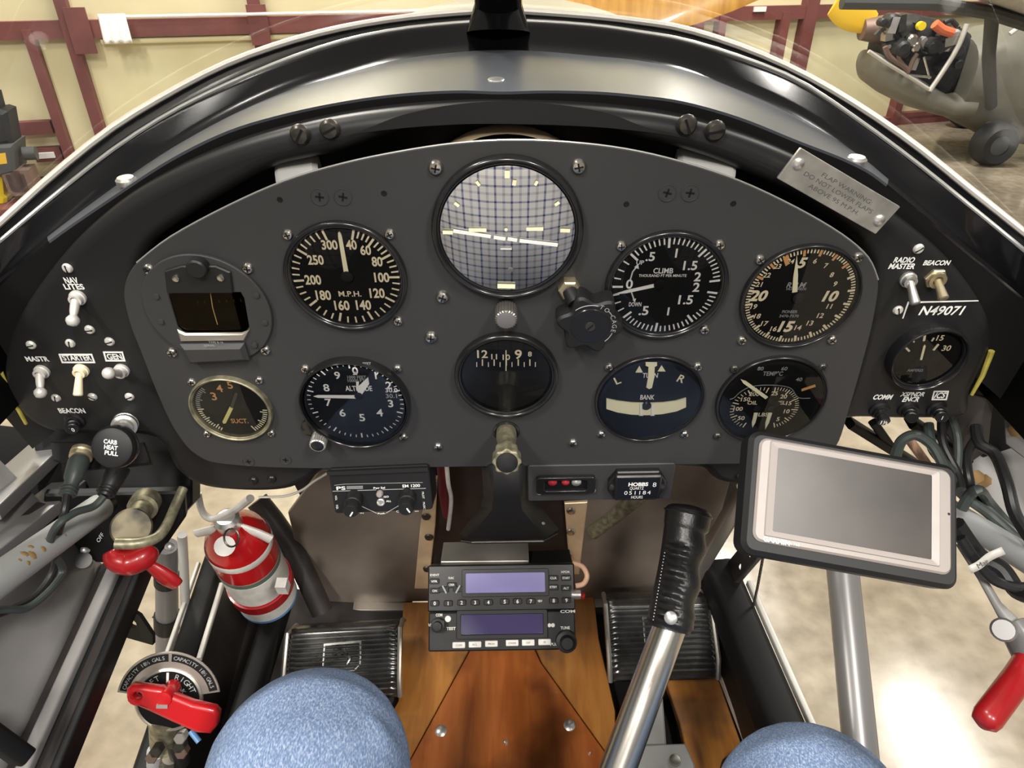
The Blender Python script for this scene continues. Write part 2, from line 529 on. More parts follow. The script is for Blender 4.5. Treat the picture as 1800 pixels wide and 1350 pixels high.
def tag(o, label, cat, group=None):
    o['label'] = label; o['category'] = cat
    if group: o['group'] = group
    return o
def thing(name, label, cat, M=None, group=None, world=False):
    o = bpy.data.objects.new(name, None)
    o.empty_display_size = 0.02
    COL.objects.link(o)
    o.matrix_world = (Matrix.Identity(4) if world else ACF) @ (M if M is not None else Matrix.Identity(4))
    return tag(o, label, cat, group)
def struct(name, label=None, M=None, world=False):
    o = bpy.data.objects.new(name, None)
    COL.objects.link(o)
    o.matrix_world = (Matrix.Identity(4) if world else ACF) @ (M if M is not None else Matrix.Identity(4))
    o['kind'] = 'structure'
    if label: o['label'] = label
    return o
def single(geo, name, m, label, cat, M=None, group=None, world=False, smooth=35):
    o = geo.obj(name, m, None, smooth)
    o.matrix_world = (Matrix.Identity(4) if world else ACF) @ (M if M is not None else Matrix.Identity(4))
    return tag(o, label, cat, group)

# panel frame: local x right, y up, z toward the pilot
PF = Matrix(((1, 0, 0, 0), (0, 0, -1, 0), (0, 1, 0, 0), (0, 0, 0, 1)))
def pp(px, py, h=0.0):
    p = onY(px, py, -h); return V((p.x, p.z, h))
def depth(p):
    return (p - CAM).dot(FW)
def pscale(px, py, h=0.0):
    """metres per pixel across, metres per pixel up, on the panel plane"""
    a = pp(px - 5, py, h); b = pp(px + 5, py, h); c = pp(px, py - 5, h); d = pp(px, py + 5, h)
    return (b - a).length / 10, abs(c.y - d.y) / 10
def basis(o, x, y):
    x = V(x).normalized(); y = V(y); y = (y - x * y.dot(x)).normalized(); z = x.cross(y)
    m = Matrix.Identity(4)
    for i in range(3):
        m[i][0], m[i][1], m[i][2], m[i][3] = x[i], y[i], z[i], o[i]
    return m
def along(a, b, ref=(0, 0, 1)):
    """matrix whose z axis runs a->b"""
    z = (V(b) - V(a)).normalized()
    r = V(ref)
    if abs(r.dot(z)) > 0.95: r = V((1, 0, 0))
    x = r.cross(z).normalized(); y = z.cross(x)
    m = Matrix.Identity(4)
    for i in range(3):
        m[i][0], m[i][1], m[i][2], m[i][3] = x[i], y[i], z[i], a[i]
    return m
def quad(tl, tr, br, bl):
    """frame and size of a rectangle from four aircraft-frame corners"""
    o = (tl + tr + br + bl) / 4
    x = (tr - tl) + (br - bl); y = (tl - bl) + (tr - br)
    w = ((tr - tl).length + (br - bl).length) / 2; h = ((tl - bl).length + (tr - br).length) / 2
    return basis(o, x, y), w, h

def plate(polys, thick, bevel=0.0, z=0.0, res=2):
    """flat sheet with holes (even-odd), front face at z, optional rounded rim"""
    cu = bpy.data.curves.new('p', 'CURVE')
    cu.dimensions = '2D'; cu.fill_mode = 'BOTH'
    cu.extrude = max(0.0, thick / 2 - bevel); cu.bevel_depth = bevel; cu.bevel_resolution = res
    cu.offset = -bevel
    for poly in polys:
        s = cu.splines.new('POLY')
        s.points.add(len(poly) - 1)
        for q, p in zip(s.points, poly): q.co = (p[0], p[1], 0, 1)
        s.use_cyclic_u = True
    o = bpy.data.objects.new('p', cu)
    me = bpy.data.meshes.new_from_object(o)
    g = Geo().add([v.co + V((0, 0, z - thick / 2)) for v in me.vertices], [tuple(p.vertices) for p in me.polygons])
    bpy.data.objects.remove(o); bpy.data.meshes.remove(me); bpy.data.curves.remove(cu)
    return g

def bez_px(pts, h=0.0, k=5, closed=True):
    """smooth closed panel outline through pixels"""
    q = spline([pp(x, y, h) for x, y in pts], k, closed)
    return [(p.x, p.y) for p in q]

# ================================================================== hangar
hf = Geo().add([(-14, -9, 0), (16, -9, 0), (16, 26, 0), (-14, 26, 0)], [(0, 1, 2, 3)]).obj('floor', 'concrete')
hf['kind'] = 'structure'; hf['label'] = 'polished beige concrete hangar floor'

W1 = ground(0, 335); W2 = ground(1600, 215)
_ux = (W2 - W1).normalized()
WM = basis(W1, _ux, V((0, 0, 1)))
WMI = WM.inverted()
def pw(px, py, off=0.0):
    """pixel on the hangar wall -> wall-local point (s, height, off)"""
    o = WMI @ WCAM; d = WMI.to_3x3() @ wray(px, py)
    return o + d * ((off - o.z) / d.z)
hw = struct('wall_front', 'cream insulated hangar wall behind red steel girts', WM, True)
Geo().box((5, 3.2, -0.05), (44, 6.6, 0.1)).obj('wall_lining', 'wall_cream', hw)
def wpx(px, py): 
    a = pw(px - 2, py); b = pw(px + 2, py); return (b - a).length / 4
def post(px, py, wpxl, y0, y1, name='post'):
    s = pw(px, py); w = wpx(px, py) * wpxl
    return Geo().box((s.x, (y0 + y1) / 2, 0.055), (w, y1 - y0, 0.11)).obj(name, 'red_steel', hw)
g1 = pw(300, 45); gh = g1.y
WPP = wpx(300, 45)
def girt(pxa, pya, pxb, pyb, th, name='girt', m='red_steel', d=0.09):
    a = pw(pxa, pya); b = pw(pxb, pyb)
    h = (a.y + b.y) / 2
    return Geo().box(((a.x + b.x) / 2, h, d / 2), (abs(b.x - a.x), th, d)).obj(name, m, hw)
girt(-900, 90, 1900, 0, 0.125)
girt(-900, -250, 1900, -300, 0.125)
post(143, 110, 20, 0, 6)
post(72, 110, 17, 0, gh)
post(452, 40, 22, 0, 6)
post(1218, 35, 15, 0, 6)
post(1260, 45, 12, 0, gh)
post(1366, 60, 14, 0, gh)
post(1410, 50, 20, 0, 6)
post(1567, 190, 12, 0, gh)
post(-170, 110, 20, 0, 6)
for (x, y, wv, hv) in ((147, 52, 38, 76), (455, 42, 34, 62), (1216, 36, 20, 24)):
    s = pw(x, y); k = wpx(x, y)
    Geo().box((s.x, s.y, 0.125), (wv * k, hv * k * 1.05, 0.03)).obj('splice_plate', 'red_steel', hw)
girt(30, 224, 95, 220, 0.10, 'rail')
girt(66, 270, 112, 266, 0.11, 'rail')
girt(1568, 200, 1690, 196, 0.07, 'rail')
girt(-400, 345, 1800, 205, 0.13, 'base_rail')
s = pw(86, 268)
Geo().box((s.x, s.y, 0.105), (0.13, 0.045, 0.02)).obj('wall_tag', 'white', hw)
s = pw(1325, 15)
Geo().box((s.x, s.y, 0.105), (0.14, 0.045, 0.02)).obj('wall_tag', 'white', hw)
a = pw(225, 27); b = pw(760, 18)
Geo().cyl((a.x, a.y, 0.16), (b.x, a.y, 0.16), 0.012, n=8).obj('conduit', 'paper', hw)
a = pw(180, 72); b = pw(760, 58)
Geo().cyl((a.x, a.y, 0.05), (b.x, a.y, 0.05), 0.022, n=8).obj('conduit', 'wall_cream', hw)  # cream pipe added in place of the conduit's shadow line

# sheets of paper clipped over the girt
a = pw(172, 25, 0.2); b = pw(233, 74, 0.2)
wS, hS = b.x - a.x, a.y - b.y
gg = Geo(); rows = []
for i in range(9):
    row = []
    for j in range(25):
        u = j / 24; v = i / 8
        row.append(V((a.x + wS * (u + 0.10 * v * (u > 0.5) * (u - 0.5)), a.y - hS * v, 0.2 + 0.02 * math.sin(u * 19) * (0.3 + v) + 0.06 * v)))
    rows.append(row)
gg.grid(rows)
po = single(gg, 'paper_sheet', 'paper', 'white paper sheets hung over the red girt on the hangar wall', 'paper', WM, world=True)
po.modifiers.new('s', 'SOLIDIFY').thickness = 0.006

# workshop machine standing by the wall, far left
wb = ground(18, 372)
mm = basis(wb, _ux, V((0, 0, 1)))
def mloc(px, py):
    o = mm.inverted() @ WCAM; d = mm.inverted().to_3x3() @ wray(px, py); return o + d * (-o.z / d.z)
t = thing('shop_press', 'grey and yellow shop machine standing against the hangar wall at far left', 'machine', mm, world=True)
def mpoly(pts): return [tuple(mloc(*p)[:2]) for p in pts]
Geo().prism(mpoly([(-40, 268), (0, 275), (10, 300), (14, 335), (20, 340), (18, 356), (-40, 362)]), -0.12, 0.12, 0.02).obj('column', 'machine_yellow', t)
Geo().prism(mpoly([(-40, 250), (34, 246), (37, 295), (10, 302), (-40, 302)]), -0.16, 0.16, 0.02).obj('gearbox', 'machine_grey', t)
Geo().prism(mpoly([(-40, 196), (8, 188), (20, 192), (30, 248), (-40, 252)]), -0.12, 0.12, 0.03).obj('motor_housing', 'black_paint', t)
Geo().prism(mpoly([(-40, 150), (-2, 160), (6, 190), (-40, 196)]), -0.06, 0.06, 0.01).obj('belt_guard', 'black_paint', t)
Geo().prism(mpoly([(4, 262), (21, 260), (24, 278), (7, 280)]), 0.16, 0.166).obj('warning_sticker', 'prop_yellow', t)
q = mloc(42, 270); q2 = mloc(64, 269)
Geo().cyl(q, q2, 0.05, n=12).obj('crank', 'machine_grey', t)
for k in range(3):
    q = mloc(34 + 8 * k, 310 + 6 * (k % 2)); Geo().box((q.x, q.y, 0.05), (0.12, 0.16, 0.2)).obj('bracket', 'exhaust', t)
q = mloc(20, 352)
Geo().box((q.x - 0.3, 0.05, 0), (1.3, 0.1, 0.6)).obj('base_plate', 'red_steel', t)

# ================================================================== cockpit shell
def ymid(px, base, amp):
    return base + amp * max(0.0, 1 - ((px - 880) / 930) ** 2)
Cpx = [(-140, 520), (-60, 445), (0, 395), (100, 305), (200, 226), (300, 165), (400, 114), (500, 78), (600, 52), (700, 35), (800, 25), (880, 21),
       (960, 25), (1050, 32), (1120, 40), (1200, 53), (1300, 84), (1400, 127), (1500, 184), (1600, 252), (1700, 332), (1800, 412), (1880, 480), (1960, 550)]
Bpx = [(-140, 555), (-60, 474), (0, 424), (100, 340), (200, 262), (300, 198), (400, 148), (500, 106), (600, 73), (700, 52), (800, 41), (880, 37),
       (960, 39), (1050, 46), (1120, 56), (1200, 70), (1300, 100), (1400, 140), (1500, 205), (1600, 278), (1700, 358), (1800, 440), (1880, 510), (1960, 585)]
Apx = [(-140, 620), (-60, 545), (0, 492), (85, 418), (200, 330), (300, 262), (400, 206), (500, 162), (600, 131), (700, 105), (800, 92), (880, 88),
       (960, 91), (1050, 99), (1120, 106), (1200, 122), (1300, 158), (1400, 203), (1500, 266), (1560, 316), (1680, 420), (1800, 520), (1880, 600), (1960, 680)]
Dpx = [(-140, 626), (-60, 550), (0, 497), (85, 424), (200, 344), (300, 279), (400, 230), (500, 200), (600, 179), (700, 165), (800, 159), (880, 161),
       (960, 159), (1050, 161), (1120, 167), (1200, 178), (1300, 206), (1400, 246), (1500, 286), (1560, 324), (1680, 425), (1800, 525), (1880, 605), (1960, 685)]
def curve3(pts, base, amp, k=5, dz=0.0, dy=0.0):
    return [p + V((0, dy, dz)) for p in spline([onY(x, y, ymid(x, base, amp)) for x, y in pts], k)]
cC = curve3(Cpx, 0.045, 0.145); cB = curve3(Bpx, 0.035, 0.135); cA = curve3(Apx, 0.03, 0.11); cD = curve3(Dpx, 0.02, 0.012)

w1 = struct('window_1', 'curved windscreen in a glossy black arched frame')
# arched base: rises from the deck, rounds over, drops outside
rows = []
for i in range(len(cA)):
    a, b, c = cA[i], cB[i], cC[i]
    out = (c - a); 
    mid = a.lerp(b, 0.5) + V((0, 0, -0.003))
    rows.append([a + V((0, 0, -0.012)), a, a.lerp(mid, 0.5) + V((0, 0, -0.001)), mid, mid.lerp(b, 0.6) + V((0, 0, 0.0015)), b, b.lerp(c, 0.5) - V((0, 0, 0.003)), c, c + V((0, 0.01, -0.02))])
Geo().grid(rows).obj('windscreen_frame', 'gloss', w1, smooth=60)
Geo().tube(cB[::2], 0.0016, 8).obj('ridge_highlight', 'highlight_grey', w1)  # thin grey tube painting a continuous highlight along the ridge
Geo().tube([p + V((0, -0.001, 0.001)) for p in cC[::2]], 0.0026, 8).obj('window_seal', 'light_edge', w1)
# glass
rows = []
for i, p in enumerate(cC):
    tpt = V((p.x * 0.82, p.y - 0.36, p.z * 0.25 + 0.56))
    row = []
    for j in range(9):
        s_ = j / 8
        q = p.lerp(tpt, s_); q = q + V((p.x * 0.10, 0.05, 0)) * math.sin(math.pi * s_)
        row.append(q)
    rows.append(row)
Geo().grid(rows).obj('pane', 'windscreen', w1, smooth=80)
# centre post
pb = onY(876, 40, 0.165)
path = [pb + V((0, -0.004, -0.006)), pb + V((0, 0.002, 0.012)), pb + V((0, -0.03, 0.06)), pb + V((0, -0.14, 0.2)), pb + V((0, -0.30, 0.35))]
Geo().tube(path, [0.024, 0.0175, 0.0150, 0.0145, 0.0145], 20, flat=0.7, ref=V((1, 0, 0))).obj('centre_post', 'gloss', w1)

dk = struct('trim_1', 'glossy dark grey deck between windscreen and instrument panel')
rows = []
for i in range(len(cA)):
    a, d = cA[i], cD[i]
    rows.append([d + V((0, 0.004, -0.02)), d + V((0, 0.001, -0.003)), d] + [d.lerp(a, s_ / 4) + V((0, 0, 0.002 * math.sin(math.pi * s_ / 4))) for s_ in range(1, 4)] + [a, a + V((0, 0.01, -0.004))])
Geo().grid(rows[15:96]).obj('deck_skin', 'deck', dk, smooth=60)
for rr_ in (rows[:16], rows[95:]): Geo().grid(rr_).obj('deck_end', 'gloss', dk, smooth=60)
Geo().grid([[p + V((0, 0.0005, -0.001)), p + V((0, 0.004, -0.03)), p + V((0, 0.006, -0.075))] for p in cD]).obj('deck_skirt', 'black_paint', dk)
Geo().grid([[V((p.x * 0.985, p.y + 0.012, p.z - 0.004)), V((p.x * 0.975, p.y + 0.02, p.z - 0.06)), V((p.x * 0.97, p.y + 0.03, p.z - 0.13))] for p in cA]).obj('slot_blackout', 'black_paint', dk)  # black sheet added so the slot behind the panel stays dark
for (x, y, yv) in ((872, 146, 0.055), (222, 318, 0.035), (1505, 282, 0.035)):
    p = onY(x, y, yv)
    Geo().lathe([(0.0065, -0.002), (0.0065, 0.001), (0.005, 0.0026), (0.0015, 0.003), (0, 0.003)], 16, Matrix.Translation(p)).obj('deck_screw', 'nickel', dk)

# nose cowl and wooden propeller ahead of the windscreen
cw = thing('nose_cowl', 'pale beige engine cowl ahead of the windscreen', 'cowl', Matrix.Translation((0, 0.4, -0.3)))
rows = []
for (y, a_, b_, zc_) in ((0.0, 0.50, 0.40, 0.0), (0.3, 0.51, 0.398, 0.0), (0.7, 0.51, 0.392, 0.0), (0.95, 0.46, 0.36, -0.02), (1.05, 0.36, 0.28, -0.04)):
    rows.append([V((a_ * math.cos(q), y, zc_ + b_ * math.sin(q))) for q in [rad(-20 + 220 * k / 40) for k in range(41)]])
Geo().grid(rows).obj('cowl_skin', 'cowl', cw)
pr = thing('propeller', 'varnished orange wooden propeller beyond the nose cowl', 'propeller', Matrix.Translation((0, 1.52, -0.09)))
for sgn, nm in ((1, 'blade'), (-1, 'blade')):
    ang = rad(20)
    rows = []
    for i in range(13):
        r_ = 0.06 + 0.95 * i / 12
        chord = 0.055 + 0.055 * math.sin(math.pi * min(1, i / 11)) if i < 12 else 0.03
        tw = rad(45 - 28 * i / 12)
        c = V((math.cos(ang), 0, math.sin(ang))) * r_ * sgn
        n_ = V((-math.sin(ang), 0, math.cos(ang)))
        e = n_ * math.cos(tw) + V((0, 1, 0)) * math.sin(tw)
        f_ = V((0, 1, 0)) * math.cos(tw) - n_ * math.sin(tw)
        rows.append([c + e * chord * math.cos(q) + f_ * 0.012 * math.sin(q) for q in [2 * math.pi * k / 14 for k in range(14)]])
    Geo().grid(rows, True).obj(nm, 'prop_wood', pr, smooth=60)
Geo().lathe([(0, -0.06), (0.075, -0.06), (0.085, -0.03), (0.085, 0.05), (0, 0.05)], 28, Matrix.Rotation(rad(90), 4, 'X')).obj('hub', 'prop_wood', pr)

# firewall
fw = struct('wall_forward', 'dull metal firewall beyond the pedals')
YF = 0.20
def fwp(px, py): p = onY(px, py, YF); return (p.x, p.z)
FWM = Matrix.Translation((0, YF, 0)) @ PF
def fpoly(pts, z0, z1, m, name, ch=0.001):
    return Geo().prism([fwp(*p) for p in pts], z0, z1, ch, FWM).obj(name, m, fw)
_top = [(p.x * 0.93, p.z - 0.03) for p in cA if p.z > 0.02]
Geo().prism(_top + [(0.33, -0.2), (0.27, -0.57), (-0.24, -0.57), (-0.30, -0.2)], -0.02, -0.01, 0.001, FWM).obj('firewall_sheet', 'dark_paint', fw)
fpoly([(505, 905), (560, 830), (752, 826), (755, 1060), (545, 1066)], -0.008, -0.003, 'firewall', 'firewall_panel')
fpoly([(1030, 860), (1180, 820), (1290, 830), (1225, 1060), (1000, 1060)], -0.008, -0.003, 'firewall', 'firewall_panel')
fpoly([(545, 1062), (712, 1062), (708, 1080), (548, 1080)], -0.004, 0.01, 'alu', 'base_angle')
fpoly([(1010, 1056), (1060, 1056), (1060, 1076), (1010, 1076)], -0.004, 0.01, 'alu', 'base_angle')
fpoly([(756, 815), (772, 815), (768, 900), (756, 1010), (732, 1010), (742, 900)], 0.02, 0.024, 'tan_metal', 'upright_bracket')
fpoly([(990, 860), (1030, 858), (1016, 985), (1000, 985)], 0.02, 0.024, 'tan_metal', 'upright_bracket')
for (x, y) in ((749, 908), (754, 944), (751, 1000), (1004, 898), (1003, 935), (998, 975)):
    p = onY(x, y, YF - 0.026)
    Geo().lathe([(0.006, 0), (0.005, 0.002), (0, 0.003)], 12, Matrix.Translation(p) @ PF).obj('rivet', 'dark_screw' if x < 900 else 'steel', fw)

# floor boards
ZF = -0.56
fl = struct('floor_cockpit', 'varnished plywood cockpit floorboards')
def zp(px, py, Z=ZF): p = onZ(px, py, Z); return (p.x, p.y)
def board(pts, z1, m, name='floorboard', th=0.012):
    return Geo().prism([zp(*p) for p in pts], z1 - th, z1, 0.0012).obj(name, m, fl)
Geo().box((-0.02, -0.12, ZF - 0.03), (0.72, 0.66, 0.012)).obj('subfloor', 'black_paint', fl)
board([(845, 1110), (925, 1110), (950, 1165), (1072, 1335), (1170, 1480), (640, 1480), (728, 1325), (818, 1160)], ZF + 0.002, 'wood_centre')
board([(709, 1058), (840, 1058), (842, 1110), (815, 1160), (725, 1325), (640, 1478), (560, 1478), (700, 1232)], ZF, 'wood_side')
board([(930, 1058), (1044, 1048), (1052, 1120), (1082, 1250), (1082, 1345), (1074, 1332), (953, 1165), (928, 1110)], ZF, 'wood_side')
board([(1170, 1195), (1262, 1190), (1308, 1320), (1350, 1430), (1230, 1430), (1195, 1270)], ZF, 'wood_side')
for (x, y, r_) in ((775, 1285, 0.0075), (1001, 1275, 0.0075), (889, 1305, 0.003), (1036, 1325, 0.002)):
    p = onZ(x, y, ZF + 0.002)
    Geo().lathe([(r_, 0), (r_, 0.001), (r_ * 0.7, 0.0025), (0, 0.003)], 16, Matrix.Translation(p)).obj('floor_screw', 'nickel', fl)

# left side: lower longeron, sill rails and grey skin
wl = struct('wall_left', 'grey painted left cockpit side with sill rails')
def rail(x, z, y0, y1, w, h, m, name, parent, bev=0.002):
    g = Geo().prism(rrect(w, h, min(w, h) * 0.3, 3), 0, y1 - y0, 0, along(V((x, y0, z)), V((x, y1, z))))
    return g.obj(name, m, parent)
def line3(a, b, w, h, m, name, parent, ref=(0, 0, 1), rr=0.25):
    L = (V(b) - V(a)).length
    return Geo().prism(rrect(w, h, min(w, h) * rr, 3), 0, L, 0, along(a, b, ref)).obj(name, m, parent)
sA, sB = onZ(118, 1345, -0.27), onZ(256, 1010, -0.25)
dS = (sB - sA)
def sill(off, dz, w, h, m, name, e0=-0.35, e1=1.05):
    o = V((off, 0, dz))
    return line3(sA + dS * e0 + o, sA + dS * e1 + o, w, h, m, name, wl)
sill(-0.003, 0.0, 0.008, 0.022, 'black_paint', 'door_seal')
sill(-0.0125, 0.002, 0.011, 0.010, 'dark_paint', 'sill_rail')
sill(-0.021, -0.002, 0.006, 0.010, 'black_paint', 'seal_channel')
sill(-0.030, 0.004, 0.012, 0.012, 'grey_paint', 'sill_rail')
sill(-0.040, 0.002, 0.008, 0.010, 'dark_paint', 'seal_channel')
sill(-0.026, -0.008, 0.050, 0.004, 'dark_paint', 'sill_base')
rows = []
for e in (-0.45, 0.0, 0.5, 1.05):
    b_ = sA + dS * e
    rows.append([b_ + V((-0.043, 0, -0.004)), b_ + V((-0.050, 0, 0.012)), b_ + V((-0.068, 0, 0.09)), b_ + V((-0.085, 0, 0.16))])
o_ = Geo().grid(rows).obj('side_skin', 'grey_paint', wl)
o_.modifiers.new('s', 'SOLIDIFY').thickness = 0.002
line3(pd(-40, 905, 0.56), pd(85, 790, 0.66), 0.035, 0.012, 'strut_grey', 'stringer', wl, rr=0.1)
line3(pd(-60, 1000, 0.54), pd(130, 850, 0.66), 0.03, 0.012, 'strut_grey', 'stringer', wl, rr=0.1)
line3(pd(-40, 960, 0.57), pd(60, 890, 0.62), 0.028, 0.012, 'dark_paint', 'stringer', wl, rr=0.1)
line3(pd(-30, 1280, 0.5), pd(40, 1330, 0.52), 0.014, 0.02, 'black_paint', 'strap', wl)
o_ = Geo().grid([[V((-0.40, -0.5, 0.15)), V((-0.40, -0.5, -0.03))], [V((-0.385, 0.06, 0.15)), V((-0.385, 0.06, -0.03))]]).obj('upper_skin', 'black_paint', wl)
o_.modifiers.new('s', 'SOLIDIFY').thickness = 0.003
lA, lB = onZ(330, 1150, -0.45), onZ(378, 1000, -0.45)
dL = lB - lA
line3(lA - dL * 1.5, lA + dL * 1.4, 0.03, 0.03, 'black_paint', 'lower_longeron', wl)
line3(lA - dL * 0.1 + V((-0.019, 0, 0.012)), lA + dL * 1.0 + V((-0.019, 0, 0.012)), 0.005, 0.006, 'light_edge', 'edge_strip', wl)
line3(lA - dL * 0.1 + V((0.020, 0, 0.010)), lA + dL * 0.75 + V((0.020, 0, 0.010)), 0.006, 0.006, 'light_edge', 'edge_strip', wl)
rows = []
for e in (-1.6, 0.0, 1.4):
    b_ = lA + dL * e
    rows.append([b_ + V((0.012, 0, 0.0)), b_ + V((0.02, 0, -0.11)), V((-0.15, b_.y, ZF - 0.02))])
Geo().grid(rows).obj('lower_skin', 'dark_paint', wl, smooth=20)
line3(onZ(420, 1290, -0.5), onZ(492, 1060, -0.5), 0.03, 0.03, 'black_paint', 'floor_rib', wl)
# latch bracket on the seal
p = pd(232, 1095, 0.66)
lt = Geo()
Mq = basis(p, V((1, -0.25, -0.15)), V((0, 0.3, 1)))
lt.add(*[list(x) for x in (lambda g: (g.v, g.f))(plate([[(-0.02, 0.022), (0.008, 0.012), (0.022, -0.008), (0.022, -0.02), (-0.012, -0.022), (-0.01, -0.012), (-0.022, -0.004)], circ(0.005, 10, 0.0, -0.001)], 0.004))], Mq)
lt.obj('latch_bracket', 'black_paint', wl)

# right side
wr = struct('wall_right', 'dark painted right cockpit side with grey skin panels')
rA, rB = onZ(1355, 1240, -0.45), onZ(1270, 1030, -0.45)
dR = rB - rA
line3(rA - dR * 1.2, rA + dR * 1.15, 0.045, 0.05, 'black_paint', 'lower_longeron', wr)
line3(rA - dR * 1.2 + V((0.028, 0, 0.018)), rA + dR * 0.95 + V((0.028, 0, 0.018)), 0.007, 0.01, 'light_edge', 'edge_strip', wr)
line3(onZ(1266, 1185, -0.55), onZ(1330, 1350, -0.55), 0.005, 0.012, 'light_edge', 'edge_strip', wr)
rows = []
for e in (-1.2, 0.0, 1.15):
    b_ = rA + dR * e
    rows.append([b_ + V((-0.02, 0, 0.0)), b_ + V((-0.012, 0, -0.06)), V((b_.x - 0.004, b_.y, ZF - 0.02))])
Geo().grid(rows).obj('lower_skin', 'black_paint', wr, smooth=20)
o_ = Geo().grid([[V((0.41, -0.5, 0.15)), V((0.41, -0.5, -0.045))], [V((0.395, 0.06, 0.17)), V((0.395, 0.06, -0.045))]]).obj('upper_skin', 'black_paint', wr)
o_.modifiers.new('s', 'SOLIDIFY').thickness = 0.003
def newell(q):
    n = V((0, 0, 0))
    for i in range(len(q)):
        a, b = q[i], q[(i + 1) % len(q)]
        n += V(((a.y - b.y) * (a.z + b.z), (a.z - b.z) * (a.x + b.x), (a.x - b.x) * (a.y + b.y)))
    n.normalize()
    return n
def pxframe(pts):
    """best-fit plane through pixel+depth corners, corners slid along their rays onto it"""
    q = [pd(*p) for p in pts]
    c = sum(q, V((0, 0, 0))) / len(q); n = newell(q)
    if n.dot(CAM - c) < 0: n = -n
    x = V((1, 0, 0)); x = (x - n * x.dot(n)).normalized(); y = n.cross(x)
    Mx = basis(c, x, y); Mi = Mx.inverted(); out = []
    for p in pts:
        r = ray(p[0], p[1]); h = CAM + r * ((c - CAM).dot(n) / r.dot(n)); out.append(tuple((Mi @ h)[:2]))
    return Mx, out
def pxplate(pts, m, name, parent, th=0.004):
    Mx, poly = pxframe(pts)
    return Geo().prism(poly, -th / 2, th / 2, min(0.0008, th * 0.3), Mx).obj(name, m, parent)
pxplate([(1655, 745, 0.66), (1770, 695, 0.64), (1890, 760, 0.60), (1890, 990, 0.57), (1800, 950, 0.60), (1735, 890, 0.63), (1690, 868, 0.65)], 'grey_paint', 'side_skin', wr)
pxplate([(1765, 735, 0.585), (1860, 800, 0.56), (1860, 850, 0.56), (1768, 780, 0.585)], 'grey_paint', 'side_skin', wr)
pxplate([(1775, 600, 0.55), (1870, 640, 0.53), (1870, 800, 0.54), (1760, 715, 0.57)], 'black_paint', 'side_skin', wr)
pxplate([(1640, 730, 0.57), (1690, 690, 0.57), (1745, 700, 0.57), (1735, 790, 0.58), (1700, 815, 0.6)], 'dark_paint', 'side_skin', wr)
pxplate([(-80, 740, 0.70), (60, 755, 0.72), (135, 800, 0.73), (110, 900, 0.72), (40, 960, 0.68), (-80, 1030, 0.60)], 'black_paint', 'backing_skin', wl)
pxplate([(76, 790, 0.69), (105, 800, 0.70), (126, 870, 0.70), (82, 866, 0.69)], 'grey_paint', 'gusset', wl)
for (x, y, d_) in ((1717, 838, 0.60), (1730, 845, 0.60), (1786, 757, 0.572)):
    Geo().lathe([(0.006, 0), (0.0045, 0.0008), (0, 0.001)], 7, along(pd(x, y, d_), CAM)).obj('rust_patch', 'rust', wr)

# airframe tubes
def tubethings(name, pts, r, m, label, cat='tube', k=4, n=18, parent=None):
    path = spline([pd(*p) for p in pts], k)
    o0 = path[0]
    g = Geo().tube([p - o0 for p in path], r, n)
    if parent is not None: return g.obj(name, m, parent)
    return single(g, name, m, label, cat, Matrix.Translation(o0))
t = thing('airframe_tube', 'pale grey rust-speckled frame tube at the left edge', 'tube', Matrix.Translation(pd(175, 892, 0.60)))
a_, b_ = pd(178, 892, 0.60), pd(-120, 1105, 0.41)
Geo().tube([V((0, 0, 0)), (b_ - a_)], [0.0118, 0.0118], 24).obj('tube_body', 'rust_tube', t)
dr = (b_ - a_)
for (f_, s_, sz) in ((0.45, 0.3, 0.0022), (0.50, -0.1, 0.0032), (0.53, 0.5, 0.0028), (0.56, 0.0, 0.004), (0.58, 0.35, 0.0035), (0.60, -0.25, 0.0025), (0.36, -0.2, 0.0015), (0.40, 0.5, 0.0018), (0.62, 0.2, 0.002)):
    c = a_ + dr * f_
    tocam = (CAM - c).normalized(); tocam = (tocam - dr.normalized() * tocam.dot(dr.normalized())).normalized()
    sd = dr.normalized().cross(tocam)
    n_ = (tocam * math.cos(s_) + sd * math.sin(s_)).normalized()
    Geo().lathe([(sz, -0.0006), (sz * 0.6, 0.0001), (0, 0.0002)], 7, along(dr * f_ + n_ * 0.0118, dr * f_ + n_ * 0.03)).obj('rust_spot', 'rust', t)
Geo().tube([dr * -0.05, dr * 0.0], [0.0105, 0.0105], 20).obj('tube_socket', 'dark_paint', t)
tubethings('airframe_tube', [(1640, 880, 0.60), (1700, 918, 0.57), (1900, 1040, 0.47)], 0.0105, 'grey_tube', 'smooth mid-grey frame tube passing behind the navigator screen at right', k=2)
tubethings('airframe_tube', [(452, 880, 0.93), (512, 960, 0.94), (566, 1075, 0.95)], 0.015, 'dark_paint', 'dark brown frame tube beside the fire extinguisher', k=2)
t = thing('gear_tube', 'grey vertical tube with black clamp below the red mixture handle', 'tube', Matrix.Translation(pd(293, 960, 0.82)))
o0 = pd(293, 960, 0.82)
_te = pd(294, 1155, 0.96) - o0
Geo().cyl(V((0, 0, 0)), _te, 0.0125, 0.015, 20).obj('tube_body', 'gear_grey', t)
Geo().cyl(_te * 0.58, _te * 0.70, 0.0162, n=20).obj('clamp', 'black_paint', t)
Geo().cyl(_te * 0.24, _te * 0.29, 0.0150, n=20).obj('clamp', 'black_paint', t)
Geo().cyl(pd(268, 1085, 0.9) - o0, pd(322, 1080, 0.9) - o0, 0.0012, n=6).obj('cable_tie', 'black_paint', t)
tubethings('airframe_tube', [(320, 940, 0.80), (326, 1060, 0.87), (322, 1150, 0.93)], 0.0055, 'grey_paint_lit', 'thin pale tube next to the clamped grey tube at left', k=2)
